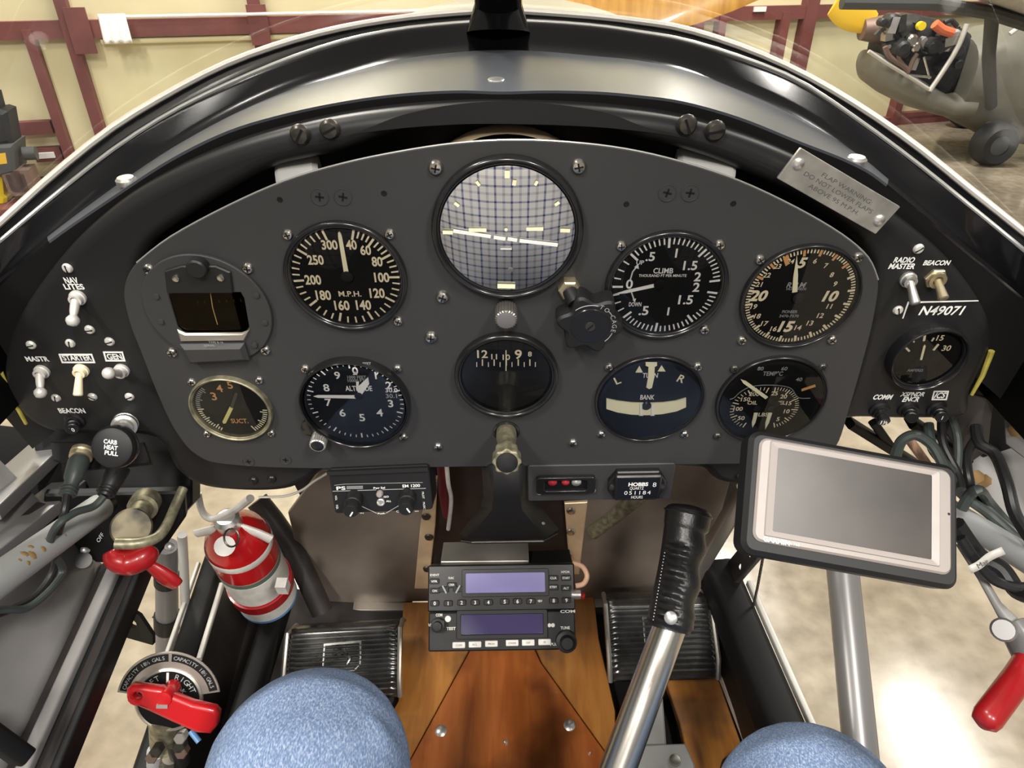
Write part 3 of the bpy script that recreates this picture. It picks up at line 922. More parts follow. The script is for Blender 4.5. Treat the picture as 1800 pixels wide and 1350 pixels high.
tubethings('airframe_tube', [(1040, 935, 0.92), (1080, 905, 0.9), (1150, 850, 0.86)], 0.011, 'olive_metal', 'olive diagonal brace tube below the hour meter', k=2)
t = thing('perforated_brace', 'dark perforated brace running down toward the right longeron', 'brace', Matrix.Identity(4))
line3(pd(1375, 905, 0.80), pd(1262, 1040, 0.92), 0.034, 0.008, 'dark_paint', 'brace_web', t)
line3(pd(1310, 860, 0.80), pd(1210, 1030, 0.93), 0.016, 0.02, 'alu', 'brace_flange', t)
for k in range(5):
    p = pd(1342 - 18 * k, 955 + 21 * k, 0.828 + 0.018 * k)
    Geo().lathe([(0.0048, 0), (0, 0.0002)], 14, along(p, CAM)).obj('hole', 'concrete', t)
t = thing('bead_chain', 'thin dark pull chain hanging right of the control stick', 'chain')
cp = [pd(*p) for p in ((1342, 975, 0.80), (1332, 1030, 0.83), (1318, 1095, 0.86), (1294, 1180, 0.9))]
cps = resample(cp, 40)
for i in range(0, 22):
    Geo().tube([cps[i], cps[i].lerp(cps[i + 1], 0.8)], 0.0018, 6).obj('chain_link', 'dark_screw', t)
Geo().tube(cps[22:], 0.0008, 6).obj('pull_wire', 'dark_screw', t)
# landing gear leg seen through the right opening
ga, gb = pd(1474, 935, 1.05), pd(1512, 1320, 0.93)
gd = (gb - ga)
t = thing('landing_gear_leg', 'grey streamlined landing gear leg standing on the floor outside right', 'strut', Matrix.Translation(ga))
L_ = gd.length * 2.05
Mz = along(V((0, 0, 0)), gd, ref=(0, 1, 0))
Geo().prism([(0.024 * math.cos(q), 0.018 * math.sin(q)) for q in [2 * math.pi * k / 24 for k in range(24)]], 0, L_, 0, Mz).obj('leg_fairing', 'strut_grey', t)
Geo().prism(rrect(0.016, 0.03, 0.004, 3, -0.016, 0.006), 0, L_, 0, Mz).obj('fairing_seam', 'gear_grey', t)

# unseen aft cabin shell behind the pilot, added to darken the gauge reflections
for sx_, par in ((-1, wl), (1, wr)):
    o_ = Geo().grid([[V((sx_ * 0.42, -0.50, -0.03)), V((sx_ * 0.43, -0.50, -0.58))], [V((sx_ * 0.40, -1.6, -0.0)), V((sx_ * 0.40, -1.6, -0.58))]]).obj('unseen_aft_skin', 'dark_paint', par)
    o_.modifiers.new('s', 'SOLIDIFY').thickness = 0.004
Geo().box((0, -1.02, ZF - 0.03), (0.86, 1.15, 0.012)).obj('unseen_aft_floor', 'dark_paint', fl)
wk = Geo().box((0, -1.6, -0.15), (0.84, 0.02, 0.86)).obj('unseen_aft_bulkhead', 'dark_paint'); wk.matrix_world = ACF.copy(); wk['kind'] = 'structure'; wk['label'] = 'unseen dark bulkhead added behind the pilot to darken gauge reflections'

# ================================================================== instrument panel
frame_outer = [(880, 190), (1000, 193), (1100, 200), (1200, 214), (1300, 241), (1400, 280), (1500, 332), (1600, 398), (1680, 468), (1735, 545), (1750, 600), (1738, 640), (1712, 692),
               (1698, 736), (1600, 742), (1490, 742), (1476, 770), (1440, 830), (1380, 856), (1310, 858), (1262, 850), (1238, 830), (1205, 820), (1150, 822), (900, 823),
               (640, 823), (580, 826), (548, 846), (500, 866), (420, 868), (350, 858), (305, 828), (272, 776), (190, 770), (110, 768), (50, 745), (8, 700),
               (2, 640), (28, 560), (108, 448), (200, 364), (300, 305), (400, 262), (500, 232), (600, 211), (700, 198), (800, 191)]
sub_out = [(240, 462), (300, 416), (400, 362), (500, 318), (600, 288), (700, 267), (800, 252), (900, 246), (1000, 250), (1100, 262), (1200, 285), (1300, 318),
           (1400, 365), (1480, 412), (1526, 452), (1544, 492), (1536, 560), (1516, 640), (1492, 722), (1470, 785), (1430, 812), (1290, 816), (900, 820), (560, 824),
           (400, 817), (345, 800), (308, 758), (278, 696), (248, 620), (226, 562), (218, 508)]
opening = [(262, 440), (330, 386), (420, 330), (480, 299), (540, 284), (600, 272), (660, 250), (720, 228), (800, 212), (890, 206), (980, 212), (1060, 226), (1120, 248),
           (1180, 262), (1240, 280), (1300, 304), (1400, 352), (1480, 408), (1522, 452), (1530, 500), (1500, 640), (1460, 740), (1400, 770), (900, 780), (420, 775), (340, 740), (290, 640), (248, 520)]
t = thing('panel_frame', 'black arched panel frame with rolled top lip carrying the side switches', 'panel', PF)
plate([bez_px(frame_outer, -0.012), bez_px(opening, -0.012)], 0.026, 0.009, -0.012, 4).obj('frame_sheet', 'frame', t)
PFR = t
def screw_geo(r, style='phillips'):
    g = Geo()
    g.lathe([(r, 0), (r * 0.97, r * 0.22), (r * 0.72, r * 0.52), (r * 0.3, r * 0.62), (0, r * 0.64)], 14)
    return g
_scr = {}
def screw(px, py, r, m, parent, h=0.0, style='p', rot=None, name='screw', org=V((0, 0, 0))):
    """pan-head screw on a panel surface, mesh shared between alike screws"""
    key = (round(r, 4), m, style)
    if key not in _scr:
        o = screw_geo(r).obj(name, m, parent)
        sl = Geo()
        if style == 'p':
            sl.box((0, 0, r * 0.6), (r * 1.1, r * 0.22, r * 0.14)); sl.box((0, 0, r * 0.6), (r * 0.22, r * 1.1, r * 0.14))
        else:
            sl.box((0, 0, r * 0.58), (r * 1.5, r * 0.24, r * 0.16))
        s_ = sl.obj('slot', 'black_paint', o)
        _scr[key] = (o.data, s_.data)
    else:
        d_, e_ = _scr[key]
        o = bpy.data.objects.new(name, d_); COL.objects.link(o); o.parent = parent
        s_ = bpy.data.objects.new('slot', e_); COL.objects.link(s_); s_.parent = o
    p = pp(px, py, h)
    o.location = p - org
    o.rotation_euler = (0, 0, random.uniform(0, 3.1) if rot is None else rot)
    return o
for (x, y) in ((528, 236), (580, 227), (1207, 219), (1257, 229)):
    screw(x, y, 0.0062, 'dark_screw', t, -0.012, 's')
for (x, y) in ((446, 844), (478, 841), (1300, 838)):
    screw(x, y, 0.004, 'black_plastic', t, -0.012, 's')
for (x, y) in ((119, 471), (158, 579), (124, 603), (55, 606), (193, 600), (99, 699), (163, 697), (228, 697), (1614, 437), (1578, 545)):
    screw(x, y, 0.0036, 'satin', t, -0.012, 's')
# engraved white lettering on the frame
def lab(parent, s, px, py, hpx, name, h=-0.0117, m='white', bold=0.03, shear=0.0, wpxl=None, org=V((0, 0, 0))):
    p = pp(px, py, h) - org; sx, sy = pscale(px, py, h)
    return Geo().text(s, p.x, p.y, hpx * sy, p.z, bold=bold, shear=shear, width=None if wpxl is None else wpxl * sx).obj(name, m, parent, 0)
for (s, x, y, hp, wv, sh) in (('NAV', 125, 493, 10, 24, 0), ('LITES', 130, 504, 9, 35, 0), ('MASTR', 65, 631, 8, 40, 0), ('BEACON', 126, 722, 8, 46, 0),
                          ('STARTER', 135, 629, 9, 50, 0), ('GEN', 201, 627, 9, 26, 0),
                          ('RADIO', 1590, 457, 9, 36, 0), ('MASTER', 1586, 468, 9, 46, 0), ('BEACON', 1647, 462, 8, 46, 0),
                          ('COMM', 1552, 698, 8, 33, 0), ('XSPNDR', 1605, 693, 7, 42, 0), ('ENCR', 1602, 702, 8, 29, 0), ('ICS', 1653, 695, 9, 18, 0)):
    lab(t, s, x, y, hp, 'lettering', wpxl=wv, shear=0.12 if x > 900 else -0.05)
lab(t, 'N49071', 1656, 546, 15, 'registration_lettering', wpxl=75, bold=0.02, shear=0.15)
def box_outline(x0, y0, x1, y1, wx, parent, skew=0):
    q = [pp(*c, -0.0117) for c in ((x0, y0), (x1, y0), (x1 + skew, y1), (x0 + skew, y1))]
    poly = [(v.x, v.y) for v in q]
    return plate([poly, inset(list(reversed(poly)), wx)], 0.0004, 0, -0.0114).obj('label_border', 'white', parent, 0)
box_outline(103, 622, 162, 638, 0.0012, t, 6)
box_outline(181, 618, 216, 635, 0.0012, t, 5)
box_outline(1641, 687, 1668, 703, 0.0011, t, -4)
def strip(parent, a, b, w0, w1, h, m, name, th=0.0004, org=V((0, 0, 0))):
    a = pp(*a, h) - org; b = pp(*b, h) - org
    d_ = (b - a); n_ = V((-d_.y, d_.x, 0)).normalized()
    return Geo().prism([tuple((a + n_ * w0 / 2)[:2]), tuple((a - n_ * w0 / 2)[:2]), tuple((b - n_ * w1 / 2)[:2]), tuple((b + n_ * w1 / 2)[:2])], h - th - org.z, h - org.z).obj(name, m, parent, 0)
strip(t, (1596, 532), (1720, 529), 0.0012, 0.0006, -0.0114, 'white', 'pinstripe')
strip(t, (1597, 531), (1587, 560), 0.0012, 0.0008, -0.0114, 'white', 'pinstripe')
# yellow edging below the frame's lower corners
for pts in (((0, 655), (22, 700), (46, 745)), ((1743, 617), (1727, 660), (1708, 694))):
    Geo().tube([PF.inverted() @ onY(*p, 0.013) for p in pts], [0.0022, 0.0013], 8).obj('yellow_edging', 'yellow_paint', t)

Geo().tube(spline([PF.inverted() @ onY(x, y, 0.036) for x, y in ((455, 874), (500, 872), (530, 862), (552, 846), (582, 828))], 5), 0.0012, 6).obj('lit_edge_line', 'light_edge', t)  # pale tube painted in as the lit lower rim of the frame
# small hardware glimpsed in the slot behind the panel
t = thing('instrument_panel', 'matt black shock-mounted instrument panel holding the round gauges', 'panel', PF)
IP = t
plate([bez_px(sub_out)], 0.0028, 0.0009, 0.0, 2).obj('panel_sheet', 'panel', t)
Geo().tube([V((p.x, p.y, -0.0004)) for p in spline([pp(*q) for q in sub_out[0:16]], 4)], 0.0006, 6).obj('edge_highlight', 'highlight_grey', t)  # pale tube standing in for the glint on the sheet's bevel
for (x, y) in ((766, 294), (1017, 292), (778, 521), (758, 592)):
    screw(x, y, 0.0048, 'steel', t)
for (x, y) in ((770, 785), (1007, 778)):
    screw(x, y, 0.0040, 'steel', t)
def flush(px, py, r=0.0056):
    p = pp(px, py)
    o = Geo().lathe([(r, 0.0001), (r, 0.0005), (r * 0.93, 0.0006), (r * 0.9, 0.0003), (0, 0.0003)], 20).obj('countersunk_screw', 'panel', t)
    o.location = p
    x = Geo(); x.box((0, 0, 0.0004), (r * 0.95, r * 0.2, 0.0003)); x.box((0, 0, 0.0004), (r * 0.2, r * 0.95, 0.0003))
    x.obj('slot', 'black_paint', o); o.rotation_euler.z = random.uniform(-0.3, 0.3)
for c in ((562, 346), (603, 346), (1173, 339), (1213, 339)): flush(*c)
for c in ((437, 811), (502, 808)): flush(*c, 0.0048)
for c in ((492, 351), (675, 340), (1101, 359), (1289, 358)):
    o = Geo().lathe([(0.0019, 0.0001), (0.0016, 0.0002), (0.0013, 0.00012), (0, 0.00012)], 14).obj('rivet_hole', 'black_paint', t); o.location = pp(*c)
for c in ((446, 843),): pass
t = thing('gyro_housing', 'brownish metal gyro housing glimpsed above the panel edge', 'housing', Matrix.Translation(onY(892, 402, 0.02)))
Geo().lathe([(0.062, 0), (0.064, 0.004), (0.064, 0.012), (0.061, 0.014), (0.064, 0.018), (0.064, 0.07), (0, 0.07)], 48, Matrix.Rotation(rad(-90), 4, 'X')).obj('case_ring', 'tan_metal', t)
single(Geo().lathe([(0, 0), (0.017, 0), (0.019, 0.003), (0.019, 0.024), (0.016, 0.027), (0, 0.027)], 20, along(V((0, 0, 0)), V((1, 0.1, 0.12)))), 'hose', 'grey_paint_lit',
       'grey hose end showing in the slot above the airspeed dial', 'hose', Matrix.Translation(onY(500, 330, 0.03)))
single(Geo().lathe([(0, 0), (0.017, 0), (0.019, 0.003), (0.019, 0.034), (0.016, 0.037), (0, 0.037)], 20, along(V((0, 0, 0)), V((-1, 0.1, 0.12)))), 'hose', 'grey_paint_lit',
       'grey hose end showing in the slot above the climb dial', 'hose', Matrix.Translation(onY(1278, 322, 0.03)))

# ------------------------------------------------------------------ gauges
class Gauge:
    def __init__(s, name, label, cx, cy, w, h0=0.0, bz=0.004, dialm='dial', bezm='bezel', glass='gauge_glass', rim=(1.0, 0.88), case=True, cat='gauge', gz=None):
        gz = bz * 0.62 if gz is None else gz
        s.c = pp(cx, cy, h0); sx, sy = pscale(cx, cy, h0)
        s.R = R = w * sx / 2; s.h0 = h0; s.bz = bz
        s.t = thing(name, label, cat, PF @ Matrix.Translation(s.c))
        ri = rim[1]
        rw = R * (1 - ri)
        prof = [(R, 0.0001)] + [(R - rw * 0.32 + rw * 0.32 * math.cos(rad(q)), bz * 0.62 + bz * 0.38 * math.sin(rad(q))) for q in (0, 25, 50, 75, 90, 115, 140)] + [(R - rw * 0.62, bz * 0.70), (R - rw * 0.70, bz * 0.74), (R - rw * 0.80, bz * 0.74), (R - rw * 0.95, bz * 0.55), (R * ri, bz * 0.3), (R * (ri - 0.01), 0.0006)]
        Geo().lathe(prof, 72).obj('bezel', bezm, s.t)
        Geo().lathe([(R * ri, 0.0005), (0, 0.0005)], 64).obj('dial', dialm, s.t)
        if glass: Geo().lathe([(R * ri, gz), (R * 0.5, gz + bz * 0.08), (0, gz + bz * 0.10)], 64).obj('glass', glass, s.t, 80)
        if case: Geo().lathe([(R * 0.88, -0.003), (R * 0.88, -0.06), (0, -0.06)], 32).obj('case', 'black_paint', s.t)
        s.g = {}
        s.nums = None
    def L(s, px, py, z=0.001):
        return pp(px, py, s.h0 + z) - s.c
    def G(s, key):
        if key not in s.g: s.g[key] = Geo()
        return s.g[key]
    def txt(s, string, px, py, hp, m='white', name='numerals', z=0.001, shear=0.0, bold=0.018, wpxl=None, rot=0.0):
        p = s.L(px, py, z); sx, sy = pscale(px, py, s.h0 + z)
        s.G((name, m)).text(string, p.x, p.y, hp * sy, z, shear=shear, bold=bold, width=None if wpxl is None else wpxl * sx, rot=rot)
    def ang(s, px, py):
        p = s.L(px, py); return math.atan2(p.x, p.y)
    def tick(s, a, r0, r1, w, m='white', z=0.0009):
        w = w * 1.4; R = s.R; d_ = V((math.sin(a), math.cos(a))); n_ = V((math.cos(a), -math.sin(a)))
        p = [d_ * r0 * R + n_ * w / 2, d_ * r1 * R + n_ * w / 2, d_ * r1 * R - n_ * w / 2, d_ * r0 * R - n_ * w / 2]
        s.G(('tick_marks', m)).add([(q.x, q.y, z) for q in p], [(0, 3, 2, 1)] if False else [(0, 1, 2, 3)])
    def ticks(s, angs, r0, r1, w, m='white'):
        for a in angs: s.tick(a, r0, r1, w, m)
    def needle(s, base, tip, w0, w1, m='lume', z=0.0018, name='needle', pointed=0.2):
        a = s.L(*base, z); b = s.L(*tip, z); d_ = (b - a); n_ = V((-d_.y, d_.x, 0)).normalized(); q = a + d_ * (1 - pointed)
        poly = [a + n_ * w0 / 2, a - n_ * w0 / 2, q - n_ * w1 / 2, b, q + n_ * w1 / 2]
        Geo().prism([tuple(v[:2]) for v in poly], z - 0.0005, z).obj(name, m, s.t, 0)
    def hub(s, px, py, r, m='dial_grey', z=0.0022):
        p = s.L(px, py, z)
        Geo().lathe([(r, z - 0.001), (r, z), (r * 0.6, z + 0.0004), (0, z + 0.0004)], 18, Matrix.Translation((p.x, p.y, 0))).obj('hub', m, s.t)
    def poly(s, pts, m, name, z=0.0012, th=0.0003):
        q = [s.L(*p, z) for p in pts]
        return Geo().prism([(v.x, v.y) for v in q], z - th, z).obj(name, m, s.t, 0)
    def done(s, screws=(), sm='steel', sr=0.0037):
        for (name, m), g in s.g.items(): g.obj(name, m, s.t, 0)
        for (x, y) in screws: screw(x, y, sr, sm, s.t, s.h0, 'p', name='mounting_screw', org=s.c)
def interp(a, b, n, closed=True):
    while b < a: b += 2 * math.pi
    return [a + (b - a) * i / n for i in range(n)]

# airspeed
G = Gauge('airspeed_indicator', 'airspeed dial marked M.P.H. with one cream needle pointing at zero', 609, 487, 215)
nm = [('40', 617.5, 430.5), ('60', 642.6, 440), ('80', 662.8, 460), ('100', 671, 487.7), ('120', 662.8, 515.4), ('140', 638.9, 536.3), ('160', 601, 537), ('180', 568.4, 519),
      ('200', 550, 492), ('250', 554.5, 457), ('300', 579, 430.5)]
for s_, x, y in nm: G.txt(s_, x, y, 15.5, 'cream', bold=0.03, wpxl=9.5 * len(s_) - (2 if '1' in s_ else 0))
G.txt('0', 597, 412, 8, 'cream'); G.txt('M.P.H.', 615, 516.5, 9, 'cream', wpxl=40)
an = [G.ang(x, y) for _, x, y in nm]
for a, b, n in zip(an, an[1:], (4, 4, 4, 4, 4, 4, 4, 4, 5, 5)):
    for i, q in enumerate(interp(a, b, n)): G.tick(q, 0.70 if i == 0 else 0.75, 0.87, 0.0011 if i == 0 else 0.0008, 'cream')
G.tick(an[-1], 0.70, 0.87, 0.0011, 'cream')
G.needle((609, 482), (596, 407), 0.0032, 0.0024, 'lume', pointed=0.1); G.hub(610, 487, 0.004)
G.done([(506, 412), (685, 411), (700, 564)])

# artificial horizon
G = Gauge('attitude_indicator', 'largest round gauge at top centre reflecting a checked shirt', 892, 402, 266, bz=0.007, glass='mirror_glass', rim=(1.0, 0.88), dialm='dial_grey', bezm='bezel')
zz = 0.0062
def aib(a, b, w, m='lume', name='mark'):
    pa = G.L(*a, zz); pb = G.L(*b, zz); d_ = pb - pa; n_ = V((-d_.y, d_.x, 0)).normalized() * w / 2
    Geo().prism([tuple((pa + n_)[:2]), tuple((pa - n_)[:2]), tuple((pb - n_)[:2]), tuple((pb + n_)[:2])], zz - 0.0004, zz).obj(name, m, G.t, 0)
def az(x, y): return (740 + x / 4.5, 260 + y / 4.5)
for a, b, w in (((437, 268), (463, 300), 0.0017), ((265, 437), (300, 463), 0.0017), ((920, 265), (903, 297), 0.0017), ((1095, 432), (1060, 455), 0.0017),
                ((172, 670), (252, 672), 0.0022), ((1102, 655), (1180, 657), 0.0022)):
    aib(az(*a), az(*b), w)
aib(az(682, 182), az(682, 240), 0.0030); aib(az(742, 258), az(735, 298), 0.0022, 'cream')
aib(az(378, 652), az(517, 652), 0.0022, 'lume', 'aircraft_bar'); aib(az(833, 645), az(968, 643), 0.0022, 'lume', 'aircraft_bar')
p = G.L(*az(673, 648), zz); Geo().lathe([(0.0011, 0), (0.0008, 0.0004), (0, 0.0005)], 12, Matrix.Translation((p.x, p.y, zz))).obj('centre_dot', 'lume', G.t)
for a, b in (((255, 658), (552, 703)), ((575, 708), (668, 722)), ((685, 720), (760, 733)), ((780, 735), (1082, 770))):
    aib(az(*a), az(*b), 0.0022, 'white', 'horizon_bar')
aib(az(628, 800), az(718, 801), 0.0006, 'white')
aib(az(605, 1095), az(745, 1098), 0.0030, 'lume', 'maker_mark')
p = G.L(890, 541, 0)
kn = Geo()
prof = []
Mk = Matrix.Translation((p.x, p.y, 0.0)) 
poly = []
for i in range(48):
    r_ = 0.0076 if i % 2 else 0.0070
    poly.append((r_ * math.cos(2 * math.pi * i / 48), r_ * math.sin(2 * math.pi * i / 48)))
kn.prism(poly, 0.002, 0.016, 0.0008, Mk)
G.done()
kn.obj('adjusting_knob', 'knurl', G.t)
Geo().lathe([(0.0062, 0.0161), (0.0045, 0.0166), (0, 0.0166)], 24, Mk).obj('knob_cap', 'gear_grey', G.t)

# caging knob, lobed
cc = pp(1037, 572, 0.02)
t = thing('caging_knob', 'black lobed caging knob lettered TO CAGE', 'knob', PF @ Matrix.Translation((cc.x, cc.y, 0)))
poly = []
for i in range(120):
    a = 2 * math.pi * i / 120
    r_ = 0.0195 + 0.0030 * math.cos(6 * a + 0.9) 
    poly.append((r_ * math.cos(a), r_ * math.sin(a)))
Geo().prism(poly, 0.006, 0.021, 0.0016).obj('knob_body', 'soft_black', t)
Geo().lathe([(0.0135, 0.0209), (0.0135, 0.0206), (0.0128, 0.0214), (0, 0.0214)], 40).obj('knob_face', 'bezel', t)
Geo().lathe([(0.0036, 0.0213), (0.0033, 0.0222), (0, 0.0224)], 16).obj('centre_screw', 'dark_screw', t)
Geo().box((0, 0, 0.0225), (0.0052, 0.0008, 0.0004), Matrix.Rotation(0.8, 4, 'Z')).obj('screw_slot', 'black_paint', t)
Geo().cyl((0, 0, 0), (0, 0, 0.007), 0.009, n=20).obj('shaft', 'black_plastic', t)
g = Geo(); rr = 0.0160; zt = 0.0212
for i, ch in enumerate('TO'):
    a = rad(66 - i * 15); g.text(ch, rr * math.cos(a), rr * math.sin(a), 0.0030, zt, rot=a - math.pi / 2)
for i, ch in enumerate('CAGE'):
    a = rad(26 - i * 13); g.text(ch, rr * math.cos(a), rr * math.sin(a), 0.0030, zt, rot=a - math.pi / 2)
for (a0, a1) in ((75, 130), (31, 46), (-20, -48)):
    pts = [V((rr * math.cos(rad(a0 + (a1 - a0) * k / 8)), rr * math.sin(rad(a0 + (a1 - a0) * k / 8)), zt)) for k in range(9)]
    g.tube(pts, 0.0003, 4)
g.obj('lettering', 'faded', t, 0)
q = pp(1001, 510, 0.006) - V((cc.x, cc.y, 0))
Geo().prism(circ(0.0075, 6), 0.0, 0.008, 0.001, Matrix.Translation((q.x, q.y, 0))).obj('bracket_nut', 'brass', t)
q2 = pp(1012, 530, 0.012) - V((cc.x, cc.y, 0))
Geo().cyl((q.x, q.y, 0.006), (q2.x, q2.y, 0.013), 0.005, 0.006, 16).obj('cable_sleeve', 'soft_black', t)

# climb
G = Gauge('climb_indicator', 'black rate of climb dial lettered CLIMB with white needle near zero', 1170, 503, 215)
for s_, x, y, hp in (('.5', 1143.4, 451, 15), ('1', 1189, 445, 15), ('1.5', 1213.6, 466.8, 15), ('2', 1226.4, 486.6, 15), ('2', 1224, 505, 15), ('1.5', 1205.4, 527, 15), ('1', 1174.8, 547.4, 13), ('.5', 1131.6, 546, 15),
                 ('0', 1106.4, 499.4, 15)):
    G.txt(s_, x, y, hp, 'white', bold=0.022)
G.txt('UP', 1125.4, 461.5, 7); G.txt('DOWN', 1116.5, 535, 7, wpxl=22); G.txt('CLIMB', 1166, 476, 9, wpxl=35); G.txt('THOUSAND FT PER MINUTE', 1164.8, 484.5, 4.5, wpxl=84)
zero = rad(270)
for i in range(0, 33):
    q = zero + rad(172) * i / 32
    big = i in (0, 8, 16, 24, 32)
    if i < 9 and i % 2: continue
    G.tick(q, 0.70 if big else 0.76, 0.87, 0.0011 if big else 0.0007)
for i in range(1, 33):
    q = zero - rad(172) * i / 32
    big = i in (8, 16, 24, 32)
    if i < 9 and i % 2: continue
    G.tick(q, 0.70 if big else 0.76, 0.87, 0.0011 if big else 0.0007)
for pts in ([(1108, 492), (1112, 478), (1120, 468)], [(1108, 508), (1112, 520), (1115, 529)]):
    G.G(('arrows', 'white')).tube([G.L(x, y) for x, y in pts], 0.0005, 4)
G.poly([(1115, 470), (1122, 464), (1123, 473)], 'white', 'arrow_head'); G.poly([(1112, 527), (1118, 525), (1116, 532)], 'white', 'arrow_head')
G.needle((1156, 501), (1078, 518), 0.0026, 0.0022, 'white', pointed=0.3); G.hub(1160, 501, 0.004, 'dial')
G.done([(1092, 432), (1265, 430), (1238, 579)])

# tachometer
G = Gauge('tachometer', 'engine speed dial with slanted numerals 5 to 20 and upright cream needle', 1405, 522, 208, rim=(1.0, 0.92))
for s_, x, y in (('5', 1410.6, 462), ('10', 1461, 520.7), ('15', 1382.5, 574), ('20', 1334.5, 520)): G.txt(s_, x, y, 17, 'cream', bold=0.04, shear=0.2)
for s_, x, y in (('6', 1433, 459), ('7', 1452, 467), ('8', 1462.5, 483), ('9', 1468.4, 499), ('11', 1458, 538.5), ('12', 1442.3, 554.8), ('13', 1424, 568), ('14', 1403, 576), ('16', 1360, 578), ('17', 1344, 568.7),
                 ('18', 1331.5, 555.7), ('19', 1325.3, 539), ('21', 1334.5, 500), ('22', 1348.4, 483.7), ('23', 1367, 468.3), ('24', 1390, 459.4)):
    G.txt(s_, x, y, 8, 'cream', shear=0.15)
G.txt('R.P.M', 1400, 501, 9, 'faded', shear=0.2, wpxl=32); G.txt('HUNDREDS', 1400, 508, 4, 'faded'); G.txt('PIONEER', 1388.4, 548, 5, 'faded', wpxl=27); G.txt('3470-7570', 1387, 555.5, 4.5, 'faded', wpxl=34)
a5 = G.ang(1415, 440)
for i in range(100):
    q = a5 + 2 * math.pi * i / 100
    G.tick(q, 0.78 if i % 5 == 0 else 0.83, 0.90, 0.0012 if i % 5 == 0 else 0.0007, 'cream' if i % 5 else 'orange' if i > 80 or i < 20 else 'cream')
G.poly([(1376, 453), (1383, 450), (1387, 464), (1381, 468)], 'orange', 'limit_mark')
G.needle((1397, 514), (1401, 448), 0.0034, 0.0030, 'lume', pointed=0.55); G.hub(1404, 524, 0.004, 'dial_grey')
G.done([(1336, 456), (1508, 452), (1304, 598), (1462, 597)])

# turn and bank
G = Gauge('turn_indicator', 'turn and bank gauge with L and R marks above a ball tube', 1141, 701, 192, dialm='dial_blue', bz=0.0036, rim=(1.0, 0.93), gz=0.0034)
G.txt('L', 1085.4, 669, 12, 'cream', rot=0.45); G.txt('R', 1198, 666, 12, 'cream', rot=-0.35); G.txt('TURN', 1143, 660, 8, 'white', wpxl=27); G.txt('BANK', 1138, 698.4, 8, 'white', wpxl=25)
G.poly([(1117, 655), (1124, 643), (1130, 655)], 'lume', 'index_mark'); G.poly([(1156, 653), (1163, 642), (1170, 653)], 'lume', 'index_mark')
G.poly([(1135, 637), (1155, 637), (1155, 643), (1151, 645), (1150, 664), (1146, 682), (1141, 684), (1136, 681), (1139, 664), (1140, 645), (1135, 643)], 'lume', 'needle', 0.002)
top = [(1066, 701), (1085, 705), (1110, 708), (1137, 709), (1165, 708), (1188, 705), (1206, 700)]
bot = [(1206, 716), (1190, 723), (1165, 728), (1137, 730), (1110, 729), (1085, 725), (1066, 719)]
G.poly(top + bot, 'lume', 'ball_tube', 0.0015, 0.001)
p = G.L(1137, 717, 0.0035)
Geo().lathe([(0, -0.0042), (0.003, -0.0016), (0.0042, 0), (0.003, 0.0014), (0, 0.002)], 16, Matrix.Translation((p.x, p.y, 0.0012))).obj('slip_ball', 'black_plastic', G.t)
for x in (1127, 1147): G.poly([(x - 2, 711), (x + 2, 711), (x + 2, 729), (x + 4, 731), (x - 4, 731), (x - 2, 729)], 'white', 'tube_wire', 0.003)
G.done([(1070, 645), (1226, 644), (1057, 763), (1203, 763)])

# engine unit
G = Gauge('engine_gauge', 'three-in-one dial for oil, fuel and temperature above the navigator screen', 1354, 702, 192, bz=0.0036, rim=(1.0, 0.93), gz=0.0034)
G.txt('60', 1379, 648, 6, 'faded'); G.txt('TEMP°C', 1358.7, 656.7, 7, 'faded', wpxl=35); G.txt('40', 1404.7, 667, 6, 'faded'); G.txt('80', 1337, 648, 6, 'faded')
for s_, x, y in (('150', 1310.7, 702), ('100', 1297.5, 718.7), ('50', 1303, 735), ('200', 1326, 692.7), ('25', 1361.7, 691.6), ('20', 1377.7, 697), ('15', 1386.7, 708.7), ('10', 1383, 723), ('5', 1367.7, 736.7)):
    G.txt(s_, x, y, 6.5, 'cream')
G.txt('OIL', 1322.7, 708, 6, 'cream'); G.txt('FUEL', 1369, 708, 6, 'cream'); G.txt('LBS', 1341.7, 728.7, 6, 'cream')
G.poly([(1409, 684), (1433, 676), (1434, 680), (1409, 688)], 'orange', 'limit_mark')
cq = G.L(1340, 719)
def arcticks(cx, cy, a0, a1, n, r0, r1, big, w=0.0006):
    c = G.L(cx, cy)
    for i in range(n + 1):
        a = rad(a0 + (a1 - a0) * i / n); d_ = V((math.sin(a), math.cos(a), 0)); e = V((d_.y, -d_.x, 0)) * w * (1.5 if i % big == 0 else 1) / 2
        q0 = c + d_ * (r0 - (0.002 if i % big == 0 else 0)); q1 = c + d_ * r1
        G.G(('tick_marks', 'cream')).add([q0 + e, q1 + e, q1 - e, q0 - e], [(0, 1, 2, 3)])
arcticks(1331, 718, -160, 12, 20, 0.0175, 0.0205, 5); arcticks(1356, 718, 160, -5, 25, 0.0175, 0.0205, 5)
pts = [(1283, 702), (1291, 699), (1300, 690), (1316, 681), (1335, 677.5), (1358, 677), (1378, 679), (1392, 684), (1400, 696), (1408, 700), (1424, 700)]
G.G(('scale_border', 'faded')).tube(spline([G.L(x, y) for x, y in pts], 3), 0.0003, 4)
G.needle((1348, 700), (1302, 667), 0.0026, 0.0026, 'lume', z=0.003, pointed=0.15); G.needle((1329, 726), (1322.5, 752), 0.0030, 0.0028, 'lume', pointed=0.35); G.needle((1354, 726), (1345, 755), 0.0030, 0.0028, 'lume', pointed=0.4)
G.hub(1330.7, 718.7, 0.0028); G.hub(1356, 718.7, 0.0028); G.needle((1349, 702), (1370, 713), 0.003, 0.005, 'dial_grey', z=0.0028, pointed=0.05, name='needle_tail')
G.done([(1291, 648), (1446, 645), (1261, 766), (1420, 780)], 'dark_screw')

